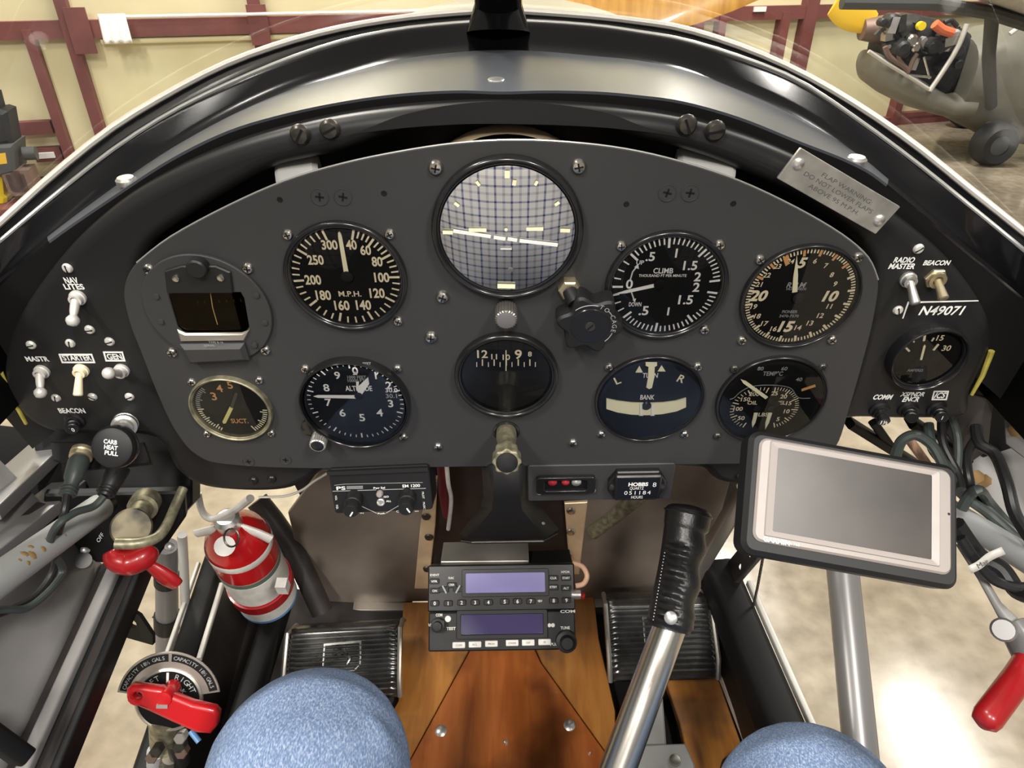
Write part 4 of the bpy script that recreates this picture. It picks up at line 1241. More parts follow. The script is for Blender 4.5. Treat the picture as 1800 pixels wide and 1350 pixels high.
# directional gyro
G = Gauge('directional_gyro', 'black directional gyro with small window reading 12 to 8 at panel centre', 890, 658, 182, bz=0.006, dialm='dial_grey', rim=(1.0, 0.86))
q = [G.L(*c, 0.001) for c in ((836, 616), (944, 616), (944, 651), (836, 651))]
Geo().prism([(v.x, v.y) for v in q], 0.0006, 0.0010).obj('card_window', 'dial_blue', G.t, 0)
G.txt('12', 848, 622.5, 13, 'cream', z=0.0013, bold=0.02); G.txt('11', 868.6, 627, 9, 'cream', z=0.0013); G.txt('10', 890, 628, 9, 'cream', z=0.0013); G.txt('9', 911, 623, 15, 'cream', z=0.0013, bold=0.02); G.txt('8', 931.4, 622.4, 8, 'cream', z=0.0013)
for i, x in enumerate((838, 848, 858.5, 868.6, 879, 890, 900, 911, 921.5, 931.4, 941)):
    big = i % 2 == 1
    G.poly([(x - (1.1 if big else 0.8), 632 if big else 637), (x + (1.1 if big else 0.8), 632 if big else 637), (x + (1.1 if big else 0.8), 643 if big else 645), (x - (1.1 if big else 0.8), 643 if big else 645)], 'cream', 'scale_mark', 0.0013)
G.poly([(888.6, 616), (890.4, 616), (890.4, 652), (888.6, 652)], 'lume', 'lubber_line', 0.0018)
G.done()

# altimeter
G = Gauge('altimeter', 'altimeter dial lettered ALTITUDE with numerals 0 to 9', 626, 704, 192, bz=0.009, dialm='dial_blue', rim=(1.0, 0.92), gz=0.0086)
DZ = 0.0064
Geo().lathe([(G.R * 0.90, DZ - 0.0004), (0, DZ - 0.0004)], 56).obj('dial_face', 'dial_blue', G.t)
for s_, x, y in (('0', 624, 644.4), ('1', 662, 654), ('2', 686, 673.6), ('3', 689.7, 710), ('4', 669.4, 728.3), ('5', 637, 738), ('6', 600.5, 728.6), ('7', 574.4, 707.5), ('8', 570.8, 678.3), ('9', 591, 653.6)):
    G.txt(s_, 627 + (x - 627) * 0.95, 697 + (y - 697) * 0.88 + 1, 12, 'white', z=DZ)
G.txt('ALTITUDE', 630.5, 682.8, 8.5, 'white', z=DZ, wpxl=47); G.txt('1000 FEET', 627, 663, 5, 'faded', z=DZ, wpxl=33); G.txt('10000 FT', 626, 669, 5, 'faded', z=DZ, wpxl=30)
G.txt('100', 604, 639, 4, 'faded', z=DZ); G.txt('FEET', 645, 639, 4, 'faded', z=DZ); G.txt('30.0', 688, 686, 7, 'white', z=DZ); G.txt('30.1', 688, 696, 7, 'faded', z=DZ)
cz = G.L(628, 696, DZ)
for i in range(50):
    a = 2 * math.pi * i / 50
    if 5 < i < 8: pass
    d_ = V((math.sin(a), math.cos(a), 0)); e = V((d_.y, -d_.x, 0)) * (0.0011 if i % 5 == 0 else 0.0007) / 2
    r1 = G.R * 0.865; r0 = r1 - (0.0045 if i % 5 == 0 else 0.0026)
    c0 = V((cz.x * 0.4, cz.y * 0.4, DZ))
    G.G(('tick_marks', 'white')).add([c0 + d_ * r0 + e, c0 + d_ * r1 + e, c0 + d_ * r1 - e, c0 + d_ * r0 - e], [(0, 1, 2, 3)])
G.needle((627, 698), (551, 697), 0.0030, 0.0024, 'white', z=DZ + 0.0016, pointed=0.1); G.poly([(630, 694), (627, 682), (647, 663), (649, 675), (636, 694)], 'white', 'short_needle', DZ + 0.0010); G.poly([(626, 684), (630, 684), (631, 671), (626, 671)], 'white', 'short_needle', DZ + 0.0006)
G.poly([(620, 659), (624, 653), (628, 659)], 'white', 'index_mark', DZ); G.hub(630, 697, 0.0030, 'dial', DZ + 0.002)
p = G.L(560, 783, 0.012); pk = G.L(549, 752, 0.002)
poly = [((0.0064 if i % 2 else 0.0059) * math.cos(2 * math.pi * i / 44), (0.0064 if i % 2 else 0.0059) * math.sin(2 * math.pi * i / 44)) for i in range(44)]
G.done([(537, 648), (699, 648), (709, 768)])
kb = Geo().prism(poly, 0.002, 0.015, 0.0006, Matrix.Translation((p.x, p.y + 0.002, 0))).obj('setting_knob', 'nickel', G.t)
Geo().lathe([(0.005, 0.0151), (0.0045, 0.0154), (0, 0.0154)], 20, Matrix.Translation((p.x, p.y + 0.002, 0))).obj('knob_cap', 'black_plastic', kb)
Geo().lathe([(0.0085, 0.0), (0.0085, 0.003), (0.006, 0.004), (0, 0.004)], 20, Matrix.Translation((pk.x, pk.y, 0))).obj('knob_boss', 'bezel', G.t)

# suction
G = Gauge('suction_gauge', 'small suction dial lettered SUCT. with brassy rim and yellow needle', 408, 716, 142, bz=0.005, dialm='dial_grey', bezm='olive_metal', rim=(1.0, 0.90))
G.txt('3', 375.6, 696.7, 13, 'orange', bold=0.015); G.txt('4', 385.6, 682.8, 12, 'orange', bold=0.015); G.txt('5', 404, 677, 12, 'orange', bold=0.015); G.txt('SUCT.', 421, 740, 7.5, 'orange', bold=0.02, wpxl=30)
for i in range(24):
    a = rad(212 + i * 4.6); G.tick(a, 0.70 if i % 5 == 2 else 0.76, 0.86, 0.0007, 'faded' if i > 12 else 'lume')
for i in range(12):
    a = rad(150 - i * 5); G.tick(a, 0.68 if i % 5 == 0 else 0.75, 0.86, 0.0007, 'lume')
G.needle((406.7, 716.5), (392.8, 745), 0.0028, 0.0028, 'needle_yellow', pointed=0.08); G.needle((406.7, 717), (416, 690), 0.0022, 0.0022, 'machine_grey', pointed=0.05, name='needle_tail')
G.done([(337, 671), (456, 668), (364, 762), (477, 761)], 'steel', 0.0034)

# standby compass
c = pp(368, 543); sx, sy = pscale(368, 543)
R = 220 * sx / 2
t = thing('standby_compass', 'flush black standby compass with a squarish dark amber window', 'compass', PF @ Matrix.Translation(c))
def cl(x, y, z=0.0): return pp(250 + x / 6.75, 440 + y / 6.75, z) - c
win = [cl(345, 480), cl(1185, 470), cl(1225, 540), cl(1285, 880), cl(1240, 950), cl(1180, 970), cl(600, 975), cl(500, 940), cl(440, 880), cl(340, 530)]
wpoly = [(v.x, v.y) for v in win]
ring = circ(R, 72)
plate([ring, wpoly], 0.003, 0.0008, 0.0034).obj('mounting_flange', 'panel', t)
Geo().prism(wpoly, -0.001, 0.0003).obj('bowl', 'dial', t)
g = Geo()
for i, x in enumerate((660, 740, 825, 910, 1000, 1088, 1170)):
    q = cl(x, 620 - i * 4, 0.001); g.box((q.x, q.y, 0.0008), (0.0007, 0.0022, 0.0002))
g.obj('card_marks', 'amber', t, 0)
a = cl(805, 470, 0.0016); b = cl(895, 880, 0.0016)
Geo().tube([a, a.lerp(b, 0.5) + V((-0.0008, 0, 0)), b], 0.0004, 6).obj('lubber_line', 'amber', t)
Geo().prism(inset(wpoly if False else wpoly, 0.0), 0.0018, 0.0019).obj('window', 'amber_glass', t, 0)
lipp = [cl(440, 900), cl(540, 945), cl(1200, 940), cl(1295, 905), cl(1240, 1035), cl(480, 1045)]
Geo().prism([(v.x, v.y) for v in lipp], 0.0034, 0.0052, 0.0012).obj('window_sill', 'alu', t)
cov = [cl(300, 200), cl(500, 140), cl(900, 140), cl(1075, 215), cl(1105, 440), cl(1100, 465), cl(330, 470)]
Geo().prism([(v.x, v.y) for v in cov], 0.003, 0.0055, 0.0008).obj('top_cover', 'frame', t)
bx = [cl(480, 1060), cl(1240, 1050), cl(1300, 1250), cl(600, 1290)]
Geo().prism([(v.x, v.y) for v in bx], 0.0, 0.0085, 0.003).obj('lower_housing', 'panel', t)
q = cl(655, 210, 0.008); Geo().lathe([(0.0065, 0.004), (0.0065, 0.010), (0.0055, 0.011), (0, 0.011)], 24, Matrix.Translation((q.x, q.y, 0))).obj('adjuster_cap', 'frame', t)
for (x, y) in ((405, 325), (938, 318), (640, 1195), (1150, 1190), (160, 560), (215, 860), (1350, 545), (1450, 870), (480, 1150), (1330, 1130)):
    q = cl(x, y, 0.005); r_ = 0.0026 if y < 400 else 0.0022
    Geo().lathe([(r_, 0.003), (r_ * 0.9, 0.0066 if y < 400 else 0.0045), (0, 0.007 if y < 400 else 0.0048)], 12, Matrix.Translation((q.x, q.y, 0.0 if y < 1100 else 0.001))).obj('cover_screw', 'steel' if y < 400 or y > 1150 else 'panel', t)
g = Geo()
for (s_, x, y, wv) in (('COMPASS', 870, 1055, 0.012), ('TYPE B-16', 875, 1092, 0.010), ('SERIAL', 800, 1130, 0.008)):
    q = cl(x, y, 0.0086); g.text(s_, q.x, q.y, 0.0016, 0.0087, width=wv)
g.obj('lettering', 'faded', t, 0)
for (x, y) in ((262, 473), (436, 471), (303, 619), (467, 615)): screw(x, y, 0.0040, 'steel', t, 0.0, 'p', name='mounting_screw', org=c)

# ammeter on the frame
G = Gauge('ammeter', 'small ammeter dial reading 15 and 30 below the registration number', 1624, 622, 132, h0=-0.012, bz=0.010, rim=(1.0, 0.85))
for (a, b, w) in (((1626, 590), (1624, 600), 0.0016), ((1593, 612), (1599, 618), 0.0014), ((1606, 599), (1607, 602), 0.001), ((1638, 600), (1642, 594), 0.0012), ((1641, 616), (1650, 605), 0.0016)):
    G.needle(a, b, w, w, 'cream', z=0.0045, name='scale_mark', pointed=0.05)
Geo().lathe([(G.R * 0.85, 0.0040), (0, 0.0040)], 40).obj('dial_face', 'dial', G.t)
G.txt('15', 1653, 594, 9, 'cream', z=0.0045); G.txt('30', 1664, 612, 9, 'cream', z=0.0045); G.txt('AMPERES', 1609, 651, 4.5, 'faded', z=0.0045, wpxl=28)
G.needle((1619, 633), (1626, 606), 0.0016, 0.0016, 'lume', z=0.0056, pointed=0.1); G.hub(1614, 635, 0.003, 'dial', 0.005)
G.done()

# ================================================================== switches on the frame
HF = -0.012
def toggle(px, py, tx, ty, label, ball=True, m='satin', hexnut=False, reach=0.016):
    c = pp(px, py, HF)
    t = thing('toggle_switch', label, 'switch', PF @ Matrix.Translation(c), 'toggle switches on the panel frame')
    if hexnut:
        Geo().prism(circ(0.0075, 6), 0, 0.0025, 0.0006).obj('nut', 'brass', t)
        Geo().lathe([(0.0058, 0.0025), (0.0058, 0.005), (0.0035, 0.005), (0.003, 0.003), (0, 0.003)], 20).obj('bushing', 'brass', t)
    else:
        Geo().lathe([(0.0056, 0), (0.0056, 0.002), (0.0048, 0.0026), (0.0044, 0.0055), (0.0030, 0.0058), (0.0026, 0.004), (0, 0.004)], 20).obj('bushing', m, t)
    b = V((0, 0, 0.004)); q = pp(tx, ty, HF + reach) - c
    d_ = (q - b)
    if ball:
        Geo().tube([b, b + d_ * 0.25, b + d_ * 0.55, b + d_ * 0.78], [0.0026, 0.0030, 0.0028, 0.0022], 14).obj('lever', m, t)
        Geo().lathe([(0, -0.0044), (0.0026, -0.0034), (0.0043, -0.001), (0.0043, 0.001), (0.003, 0.0034), (0, 0.0044)], 18, along(q, q + d_)).obj('ball_tip', 'satin', t, 80)
    else:
        Geo().tube([b, b + d_ * 0.95, b + d_], [0.0022, 0.0034, 0.0026], 16).obj('lever', m, t)
    return t
toggle(138, 522, 128, 563, 'ball-tipped toggle switch under the NAV LITES lettering')
toggle(75, 652, 71, 690, 'ball-tipped toggle switch under the MASTR lettering')
toggle(144, 650, 137, 696, 'ivory bat-handle toggle switch under the boxed STARTER lettering', False, 'cream')
toggle(215, 650, 191, 656, 'ball-tipped toggle switch pointing sideways under the boxed GEN lettering', reach=0.022)
toggle(1595, 490, 1609, 535, 'silver bat-handle toggle switch under the RADIO MASTER lettering', False, 'nickel')
toggle(1643, 488, 1659, 526, 'brass bat-handle toggle switch with hex nut under the right BEACON lettering', False, 'brass', True)
def breaker(px, py, s, label, tx, ty):
    c = pp(px, py, HF)
    t = thing('circuit_breaker', label, 'breaker', PF @ Matrix.Translation(c), 'push circuit breakers on the panel frame')
    q = pp(tx, ty, HF + 0.013) - c
    Geo().lathe([(0.0078, 0), (0.0078, 0.002), (0.0062, 0.003), (0.0062, 0.0055), (0, 0.0055)], 24).obj('collar', 'black_plastic', t)
    M_ = along(V((0, 0, 0.004)), q)
    L_ = (q - V((0, 0, 0.004))).length
    Geo().lathe([(0.0048, 0), (0.0048, L_ * 0.4), (0.004, L_ * 0.45), (0.004, L_ * 0.6), (0.0047, L_ * 0.65), (0.0047, L_ * 0.96), (0.0042, L_), (0, L_)], 22, M_).obj('button', 'black_plastic', t)
    if s: Geo().text(s, q.x, q.y, 0.0034, q.z + 0.0005, bold=0.02).obj('rating_lettering', 'white', t, 0)
breaker(133, 738, '10', 'black circuit breaker marked 10 at the lower left of the frame', 127, 755)
breaker(1545, 719, '1½', 'black circuit breaker under the COMM lettering', 1554, 742)
breaker(1595, 718, '', 'black circuit breaker under the XSPNDR ENCR lettering', 1603, 735)
breaker(1646, 718, '1', 'black circuit breaker under the boxed ICS lettering', 1656, 734)

# flap warning placard
q = [onY(*p) for p in ((1408, 258, -0.001), (1580, 364, 0.0), (1540, 410, 0.0), (1364, 314, -0.001))]
M_, w_, h_ = quad(*q)
t = thing('warning_placard', 'tilted bare metal placard stamped FLAP WARNING', 'placard', M_)
Geo().prism(rrect(w_, h_, 0.0006, 2), -0.0008, 0.0008, 0.0003).obj('plate', 'placard', t)
g = Geo()
hh = h_ * 0.125
g.text('FLAP WARNING:', w_ * 0.03, h_ * 0.20, hh, 0.0009, width=w_ * 0.50); g.text('DO NOT LOWER FLAPS', -w_ * 0.005, -h_ * 0.01, hh, 0.0009, width=w_ * 0.68); g.text('ABOVE 95 M.P.H.', 0.0, -h_ * 0.23, hh, 0.0009, width=w_ * 0.50)
g.obj('stamped_lettering', 'engrave', t, 0)
for (x, y) in ((-0.435, 0.12), (0.435, -0.10)):
    Geo().lathe([(0.0036, 0.0008), (0.0034, 0.0018), (0.002, 0.0028), (0, 0.003)], 14, Matrix.Translation((w_ * x, h_ * y, 0))).obj('rivet', 'nickel', t)

# carburettor heat knob and threaded fitting
c = onY(222, 742, 0.012); k2 = pd(200, 786, 0.505)
t = thing('carb_heat_knob', 'round black pull knob lettered CARB HEAT PULL', 'knob', Matrix.Translation(c))
ax = (k2 - c)
M_ = along(V((0, 0, 0)), ax)
Geo().lathe([(0.0095, 0), (0.0095, 0.004), (0.0085, 0.0045), (0.0095, 0.0055), (0.0095, 0.009), (0.0075, 0.010), (0.0075, 0.014), (0, 0.014)], 28, M_).obj('threaded_collar', 'nickel', t)
Geo().cyl(V((0, 0, 0)), ax * 0.9, 0.0032, n=14).obj('rod', 'brass', t)
Geo().tube([ax * 0.35, ax * 0.6, ax * 0.9], [0.005, 0.006, 0.008], 18).obj('knob_neck', 'black_plastic', t)
fx = basis(ax, V((1, 0.1, 0.0)), V((-0.12, 0.55, 0.8)))
Geo().lathe([(0, -0.008), (0.012, -0.008), (0.0155, -0.004), (0.0158, 0.0), (0.0145, 0.003), (0.012, 0.004), (0, 0.004)], 40, fx).obj('knob_body', 'soft_black', t)
Geo().lathe([(0.0159, -0.006), (0.0163, -0.004), (0.0159, -0.002)], 40, fx).obj('knob_rim', 'steel', t)
g = Geo()
for i, s_ in enumerate(('CARB', 'HEAT', 'PULL')):
    g.text(s_, 0.0, 0.0045 - i * 0.0042, 0.003, 0.0042, M=fx, rot=-0.2, bold=0.03, width=0.0095)
g.obj('lettering', 'white', t, 0)

# headset plugs on the bracket below the frame
br = pxplate([(90, 778, 0.56), (255, 778, 0.56), (268, 815, 0.555), (160, 828, 0.55), (95, 810, 0.55)], 'black_paint', 'bracket_plate', None)
br.matrix_world = ACF @ Matrix.Identity(4); br.name = 'jack_bracket'; tag(br, 'black jack bracket plate below the BEACON breaker', 'bracket')
def smoothp(pts, k=6): return spline([pd(*p) for p in pts], k)
t = thing('headset_plug', 'black headset plug with brass collar left of the carb heat knob', 'plug', Matrix.Translation(pd(144, 798, 0.54)), 'headset plugs')
o0 = pd(144, 798, 0.54)
a = pd(141, 806, 0.535) - o0; b = pd(118, 872, 0.515) - o0
Geo().lathe([(0, -0.004), (0.0082, -0.004), (0.0086, -0.001), (0.0078, 0.0), (0.0086, 0.001), (0.0082, 0.004), (0.006, 0.005), (0, 0.005)], 26, along(V((0, 0, 0)), b)).obj('collar', 'brass', t)
Geo().tube([a, a.lerp(b, 0.1), a.lerp(b, 0.55), a.lerp(b, 0.62), b], [0.0065, 0.0078, 0.0066, 0.0052, 0.0046], 20).obj('sleeve', 'cable', t)
for k in range(3):
    q = a.lerp(b, 0.78 + 0.08 * k); Geo().lathe([(0.0046, -0.0007), (0.0062, -0.0003), (0.0062, 0.0006), (0.0046, 0.001)], 18, along(q, q + (b - a))).obj('strain_rib', 'cable', t)
Geo().tube([p - o0 for p in smoothp([(118, 872, 0.515), (112, 905, 0.51), (100, 945, 0.53), (95, 1000, 0.545), (60, 1050, 0.53), (0, 1078, 0.5), (-60, 1090, 0.48)])], 0.0030, 10).obj('cord', 'rubber', t)
t = thing('headset_plug', 'black headset plug below the carb heat knob with cord along the pale tube', 'plug', Matrix.Translation(pd(210, 822, 0.55)), 'headset plugs')
o0 = pd(210, 822, 0.55)
a = V((0, 0, 0)); b = pd(183, 872, 0.535) - o0
Geo().tube([a, a.lerp(b, 0.55), b], [0.0085, 0.0078, 0.0052], 20).obj('sleeve', 'rubber', t)
for k in range(4):
    q = a.lerp(b, 0.62 + 0.09 * k); Geo().lathe([(0.005, -0.0007), (0.0072, -0.0003), (0.0072, 0.0006), (0.005, 0.001)], 18, along(q, q + (b - a))).obj('strain_rib', 'rubber', t)
Geo().tube([p - o0 for p in smoothp([(183, 872, 0.535), (165, 890, 0.53), (130, 902, 0.515), (100, 925, 0.505), (88, 960, 0.52), (110, 1000, 0.54), (95, 1030, 0.53), (50, 1068, 0.51), (0, 1072, 0.49), (-60, 1085, 0.47)])], 0.0029, 10).obj('cord', 'cable', t)

# engine control quadrant: dark box, plate, worn knob, bent rod, red mixture handle
t = thing('control_quadrant', 'black engine control plate below the left side of the panel', 'control box', Matrix.Translation(pd(200, 900, 0.62)))
o0 = pd(200, 900, 0.62)
def sub(pts, m, name, th, parent):
    Mx, poly = pxframe(pts); Mx = Matrix.Translation(-o0) @ Mx
    return Geo().prism(poly, -th / 2, th / 2, min(0.002, th * 0.3), Mx).obj(name, m, parent)
sub([(80, 865, 0.62), (325, 860, 0.64), (328, 905, 0.66), (268, 992, 0.68), (170, 985, 0.67), (100, 935, 0.64), (76, 900, 0.63)], 'black_paint', 'face_plate', 0.008, t)
sub([(70, 735, 0.66), (345, 745, 0.68), (345, 880, 0.69), (322, 905, 0.69), (80, 890, 0.66)], 'black_paint', 'rear_box', 0.03, t)
for (x, y) in ((150, 966), (298, 961)):
    p = pd(x, y, 0.655) - o0
    Geo().lathe([(0.0045, 0), (0.0042, 0.002), (0.002, 0.0035), (0, 0.0036)], 16, along(p, CAM - o0)).obj('plate_screw', 'nickel', t)
p = pd(146, 985, 0.655) - o0
Geo().cyl(p, p + (CAM - o0 - p).normalized() * 0.006, 0.0075, n=20).obj('rubber_stop', 'black_plastic', t)
g = Geo().text('OFF', 0, 0, 0.0038, 0, rot=0.6, M=basis(pd(176, 945, 0.63) - o0, V((0.9, 0.1, 0.35)), V((-0.3, 0.6, 0.7))))
g.obj('lettering', 'faded', t, 0)
t = thing('throttle_knob', 'worn olive metal knob on a short shaft above the red handle', 'knob', Matrix.Translation(pd(258, 880, 0.63)))
o0 = pd(258, 880, 0.63)
kb = pd(231, 927, 0.585) - o0
Geo().tube([V((0, 0, 0)), kb * 0.3, kb * 0.32, kb * 0.65, kb * 0.67, kb * 0.9], [0.013, 0.013, 0.0095, 0.0095, 0.0055, 0.0055], 22).obj('shaft', 'olive_metal', t)
Geo().lathe([(0, -0.006), (0.012, -0.006), (0.0160, -0.003), (0.0164, 0.0), (0.0150, 0.0022), (0.006, 0.0028), (0, 0.0028)], 32, along(kb, CAM - o0)).obj('knob', 'worn_knob', t)
single(Geo().tube([p - pd(322, 858, 0.62) for p in smoothp([(322, 858, 0.62), (308, 890, 0.61), (292, 925, 0.595), (275, 945, 0.585), (245, 955, 0.575), (203, 956, 0.57)], 5)], [0.0042, 0.0042, 0.0044, 0.0046, 0.005, 0.005], 12),
       'bent_rod', 'olive_metal', 'bent olive metal rod curving over the red mixture handle', 'rod', Matrix.Translation(pd(322, 858, 0.62)))
t = thing('mixture_handle', 'dark red lever handle under the bent olive rod', 'lever', Matrix.Translation(pd(228, 980, 0.58)))
o0 = pd(228, 980, 0.58)
Geo().tube([p - o0 for p in smoothp([(196, 968, 0.575), (205, 982, 0.575), (228, 988, 0.578), (255, 978, 0.58), (266, 966, 0.585)], 4)], [0.008, 0.012, 0.0135, 0.012, 0.008], 22, flat=0.85).obj('handle_boss', 'red', t, 70)
Geo().tube([p - o0 for p in smoothp([(248, 985, 0.58), (270, 998, 0.585), (292, 1014, 0.59), (312, 1028, 0.595)], 4)], [0.0075, 0.0062, 0.0085, 0.0095, 0.007], 18, flat=0.6).obj('handle_grip', 'red', t, 70)

# fuel selector
fc = pd(296, 1225, 0.66)
M_ = basis(fc, V((1, 0.05, -0.12)), V((0.12, 0.55, 0.83)))
t = thing('fuel_selector', 'fuel selector dial with LEFT and RIGHT tank marks and red handle', 'valve', M_)
def fs(px, py, z=0.0):
    Mi = M_.inverted(); o = Mi @ CAM; d_ = Mi.to_3x3() @ ray(px, py); return o + d_ * ((z - o.z) / d_.z)
c0 = fs(292, 1228)
Ro = abs(fs(205, 1215).x - fs(388, 1212).x) / 2
cx0 = V((fs(205, 1215).x + Ro, c0.y - 0.001, 0))
def sector(r0, r1, a0, a1, n=24):
    return [(cx0.x + r1 * math.cos(rad(a0 + (a1 - a0) * k / n)), cx0.y + r1 * math.sin(rad(a0 + (a1 - a0) * k / n))) for k in range(n + 1)] + \
           [(cx0.x + r0 * math.cos(rad(a1 + (a0 - a1) * k / n)), cx0.y + r0 * math.sin(rad(a1 + (a0 - a1) * k / n))) for k in range(n + 1)]
Geo().prism(sector(Ro * 0.62, Ro, 10, 172), -0.0015, 0.0, 0.0003).obj('arc_plate', 'alu', t)
Geo().prism(sector(Ro * 0.80, Ro * 0.96, 13, 88), 0.0, 0.0003).obj('legend_strip', 'black_paint', t, 0)
Geo().prism(sector(Ro * 0.80, Ro * 0.96, 92, 169), 0.0, 0.0003).obj('legend_strip', 'black_paint', t, 0)
g = Geo()
def arctext(g, s, r, a0, a1, h):
    for i, ch in enumerate(s):
        if ch == ' ': continue
        a = rad(a0 + (a1 - a0) * (i + 0.5) / len(s)); g.text(ch, cx0.x + r * math.cos(a), cx0.y + r * math.sin(a), h, 0.0006, rot=a - math.pi / 2)
arctext(g, 'CAPACITY 18½ GALS', Ro * 0.88, 166, 96, Ro * 0.075); arctext(g, 'CAPACITY 18½ GALS', Ro * 0.88, 85, 17, Ro * 0.075)
g.obj('legend_lettering', 'faded', t, 0)
Geo().lathe([(Ro * 0.66, -0.002), (Ro * 0.66, 0.001), (Ro * 0.62, 0.002), (Ro * 0.60, 0.001)], 48, Matrix.Translation(cx0)).obj('dial_rim', 'alu', t)
Geo().lathe([(Ro * 0.61, -0.001), (Ro * 0.61, 0.0004), (0, 0.0004)], 48, Matrix.Translation(cx0)).obj('dial', 'dial', t)
g = Geo(); arctext(g, 'RIGHT', Ro * 0.50, 78, 18, Ro * 0.11); arctext(g, 'LEFT', Ro * 0.50, 162, 112, Ro * 0.11); arctext(g, 'TANK', Ro * 0.33, 78, 25, Ro * 0.09)
g.obj('tank_lettering', 'faded', t, 0)
Geo().box((cx0.x - Ro * 0.03, cx0.y + Ro * 0.3, 0.0008), (0.0022, Ro * 0.55, 0.0005)).obj('pointer_line', 'label_white', t)
Geo().box((cx0.x + Ro * 0.33, cx0.y, 0.0008), (Ro * 0.5, 0.0012, 0.0005)).obj('pointer_line', 'faded', t)
hz = 0.022
poly = [fs(222, 1212, hz), fs(232, 1204, hz), fs(285, 1210, hz), (fs(300, 1220, hz)), fs(340, 1236, hz), fs(378, 1245, hz), fs(386, 1254, hz), fs(383, 1275, hz), fs(370, 1290, hz), fs(345, 1288, hz), fs(300, 1268, hz), fs(262, 1250, hz), fs(230, 1236, hz), fs(222, 1226, hz)]
h0_ = plate([[(v.x, v.y) for v in poly], circ(0.0038, 14, fs(241, 1224, hz).x, fs(241, 1224, hz).y)], 0.012, 0.004, hz + 0.002, 4).obj('handle', 'red_bright', t, 60)
p = fs(288, 1230, hz + 0.003)
Geo().lathe([(0.0075, -0.02), (0.0075, 0.001), (0.0065, 0.003), (0, 0.004)], 22, Matrix.Translation((p.x, p.y, hz))).obj('handle_hub', 'red_bright', h0_)
p = fs(284, 1243, hz + 0.004); Geo().box((p.x, p.y, hz + 0.0025), (0.010, 0.0035, 0.002), None).obj('roll_pin', 'nickel', h0_)
for a, b, r_, m_ in ((fs(292, 1255, -0.01), fs(290, 1330, -0.05), 0.016, 'olive_metal'), (fs(275, 1320, -0.03), fs(270, 1400, -0.09), 0.009, 'grey_tube'), (fs(310, 1300, -0.02), fs(318, 1340, -0.04), 0.010, 'dark_screw'), (fs(300, 1330, -0.03), fs(300, 1390, -0.08), 0.008, 'alu')):
    Geo().cyl(a, b, r_, r_ * 0.85, 18).obj('fuel_fitting', m_, t)
for (x, y, m_) in ((275, 1320, 'dark_screw'), (316, 1312, 'dark_screw'), (320, 1322, 'exhaust'), (318, 1296, 'nickel'), (268, 1330, 'exhaust')):
    p = fs(x, y, 0.0); Geo().prism(circ(0.006, 6), -0.006, 0.004, 0.001, Matrix.Translation(p)).obj('fitting_nut', m_, t)
Geo().cyl(fs(335, 1285, 0.0), fs(350, 1304, 0.004), 0.0028, n=10).obj('blue_sleeve', 'label_blue', t)

# ================================================================== hanging below the panel
# intercom
q = (onY(578, 823, -0.004), onY(756, 820, -0.004), onY(758, 894, -0.018), onY(586, 905, -0.018))
M_, w_, h_ = quad(*q)
t = thing('intercom', 'black intercom unit marked 1200 with two knobs below the altimeter', 'intercom', M_)
Geo().prism(rrect(w_, h_, 0.003, 4), -0.03, 0.0, 0.001).obj('face_plate', 'black_plastic', t)
Geo().box((0, h_ * 0.45, 0.002), (w_, h_ * 0.08, 0.004)).obj('top_lip', 'soft_black', t)
def ic(px, py, z=0.0):
    Mi = M_.inverted(); o = Mi @ CAM; d_ = Mi.to_3x3() @ ray(px, py); return o + d_ * ((z - o.z) / d_.z)
def iz(x, y): return (560 + x / 8.18, 800 + y / 8.18)
g = Geo()
def ibar(a, b, w, z=0.0006):
    pa, pb = ic(*iz(*a)), ic(*iz(*b)); d_ = pb - pa; n_ = V((-d_.y, d_.x, 0)).normalized() * w / 2
    g.add([pa + n_ + V((0, 0, z)), pb + n_ + V((0, 0, z)), pb - n_ + V((0, 0, z)), pa - n_ + V((0, 0, z))], [(0, 3, 2, 1)])
ibar((205, 515), (830, 495), 0.0006); ibar((920, 492), (1545, 473), 0.0006); ibar((230, 430), (380, 412), 0.0004); ibar((380, 412), (1500, 388), 0.0004)
ibar((625, 732), (840, 832), 0.0007); ibar((970, 830), (1155, 722), 0.0007)
for k in range(4): ibar((405, 445 + k * 12), (640, 440 + k * 12), 0.0004)
g.obj('face_lines', 'faded', t, 0)
g = Geo()
for (s_, x, y, hh, wv) in (('PS', 325, 470, 50, 0.0075), ('EM 1200', 1335, 435, 42, 0.0145), ('Pwr Sel', 875, 465, 28, 0.0095), ('ISO', 975, 592, 26, 0.0042), ('ALL', 1010, 655, 26, 0.0042), ('Push', 905, 832, 22, 0.006), ('IN', 625, 828, 18, 0.003), ('C', 1138, 805, 28, 0.002), ('DN', 1412, 800, 18, 0.003)):
    p = ic(*iz(x, y)); g.text(s_, p.x, p.y, hh / 8.18 * h_ / 84, 0.0008, width=wv, bold=0.02)
for (s_, x, y) in (('VOL', 255, 610), ('SQL', 272, 740), ('PILOT', 1505, 570), ('MUSIC', 1520, 720)):
    p = ic(*iz(x, y)); g.text(s_, p.x, p.y, 0.0016, 0.0008, rot=-math.pi / 2)
g.obj('lettering', 'white', t, 0)
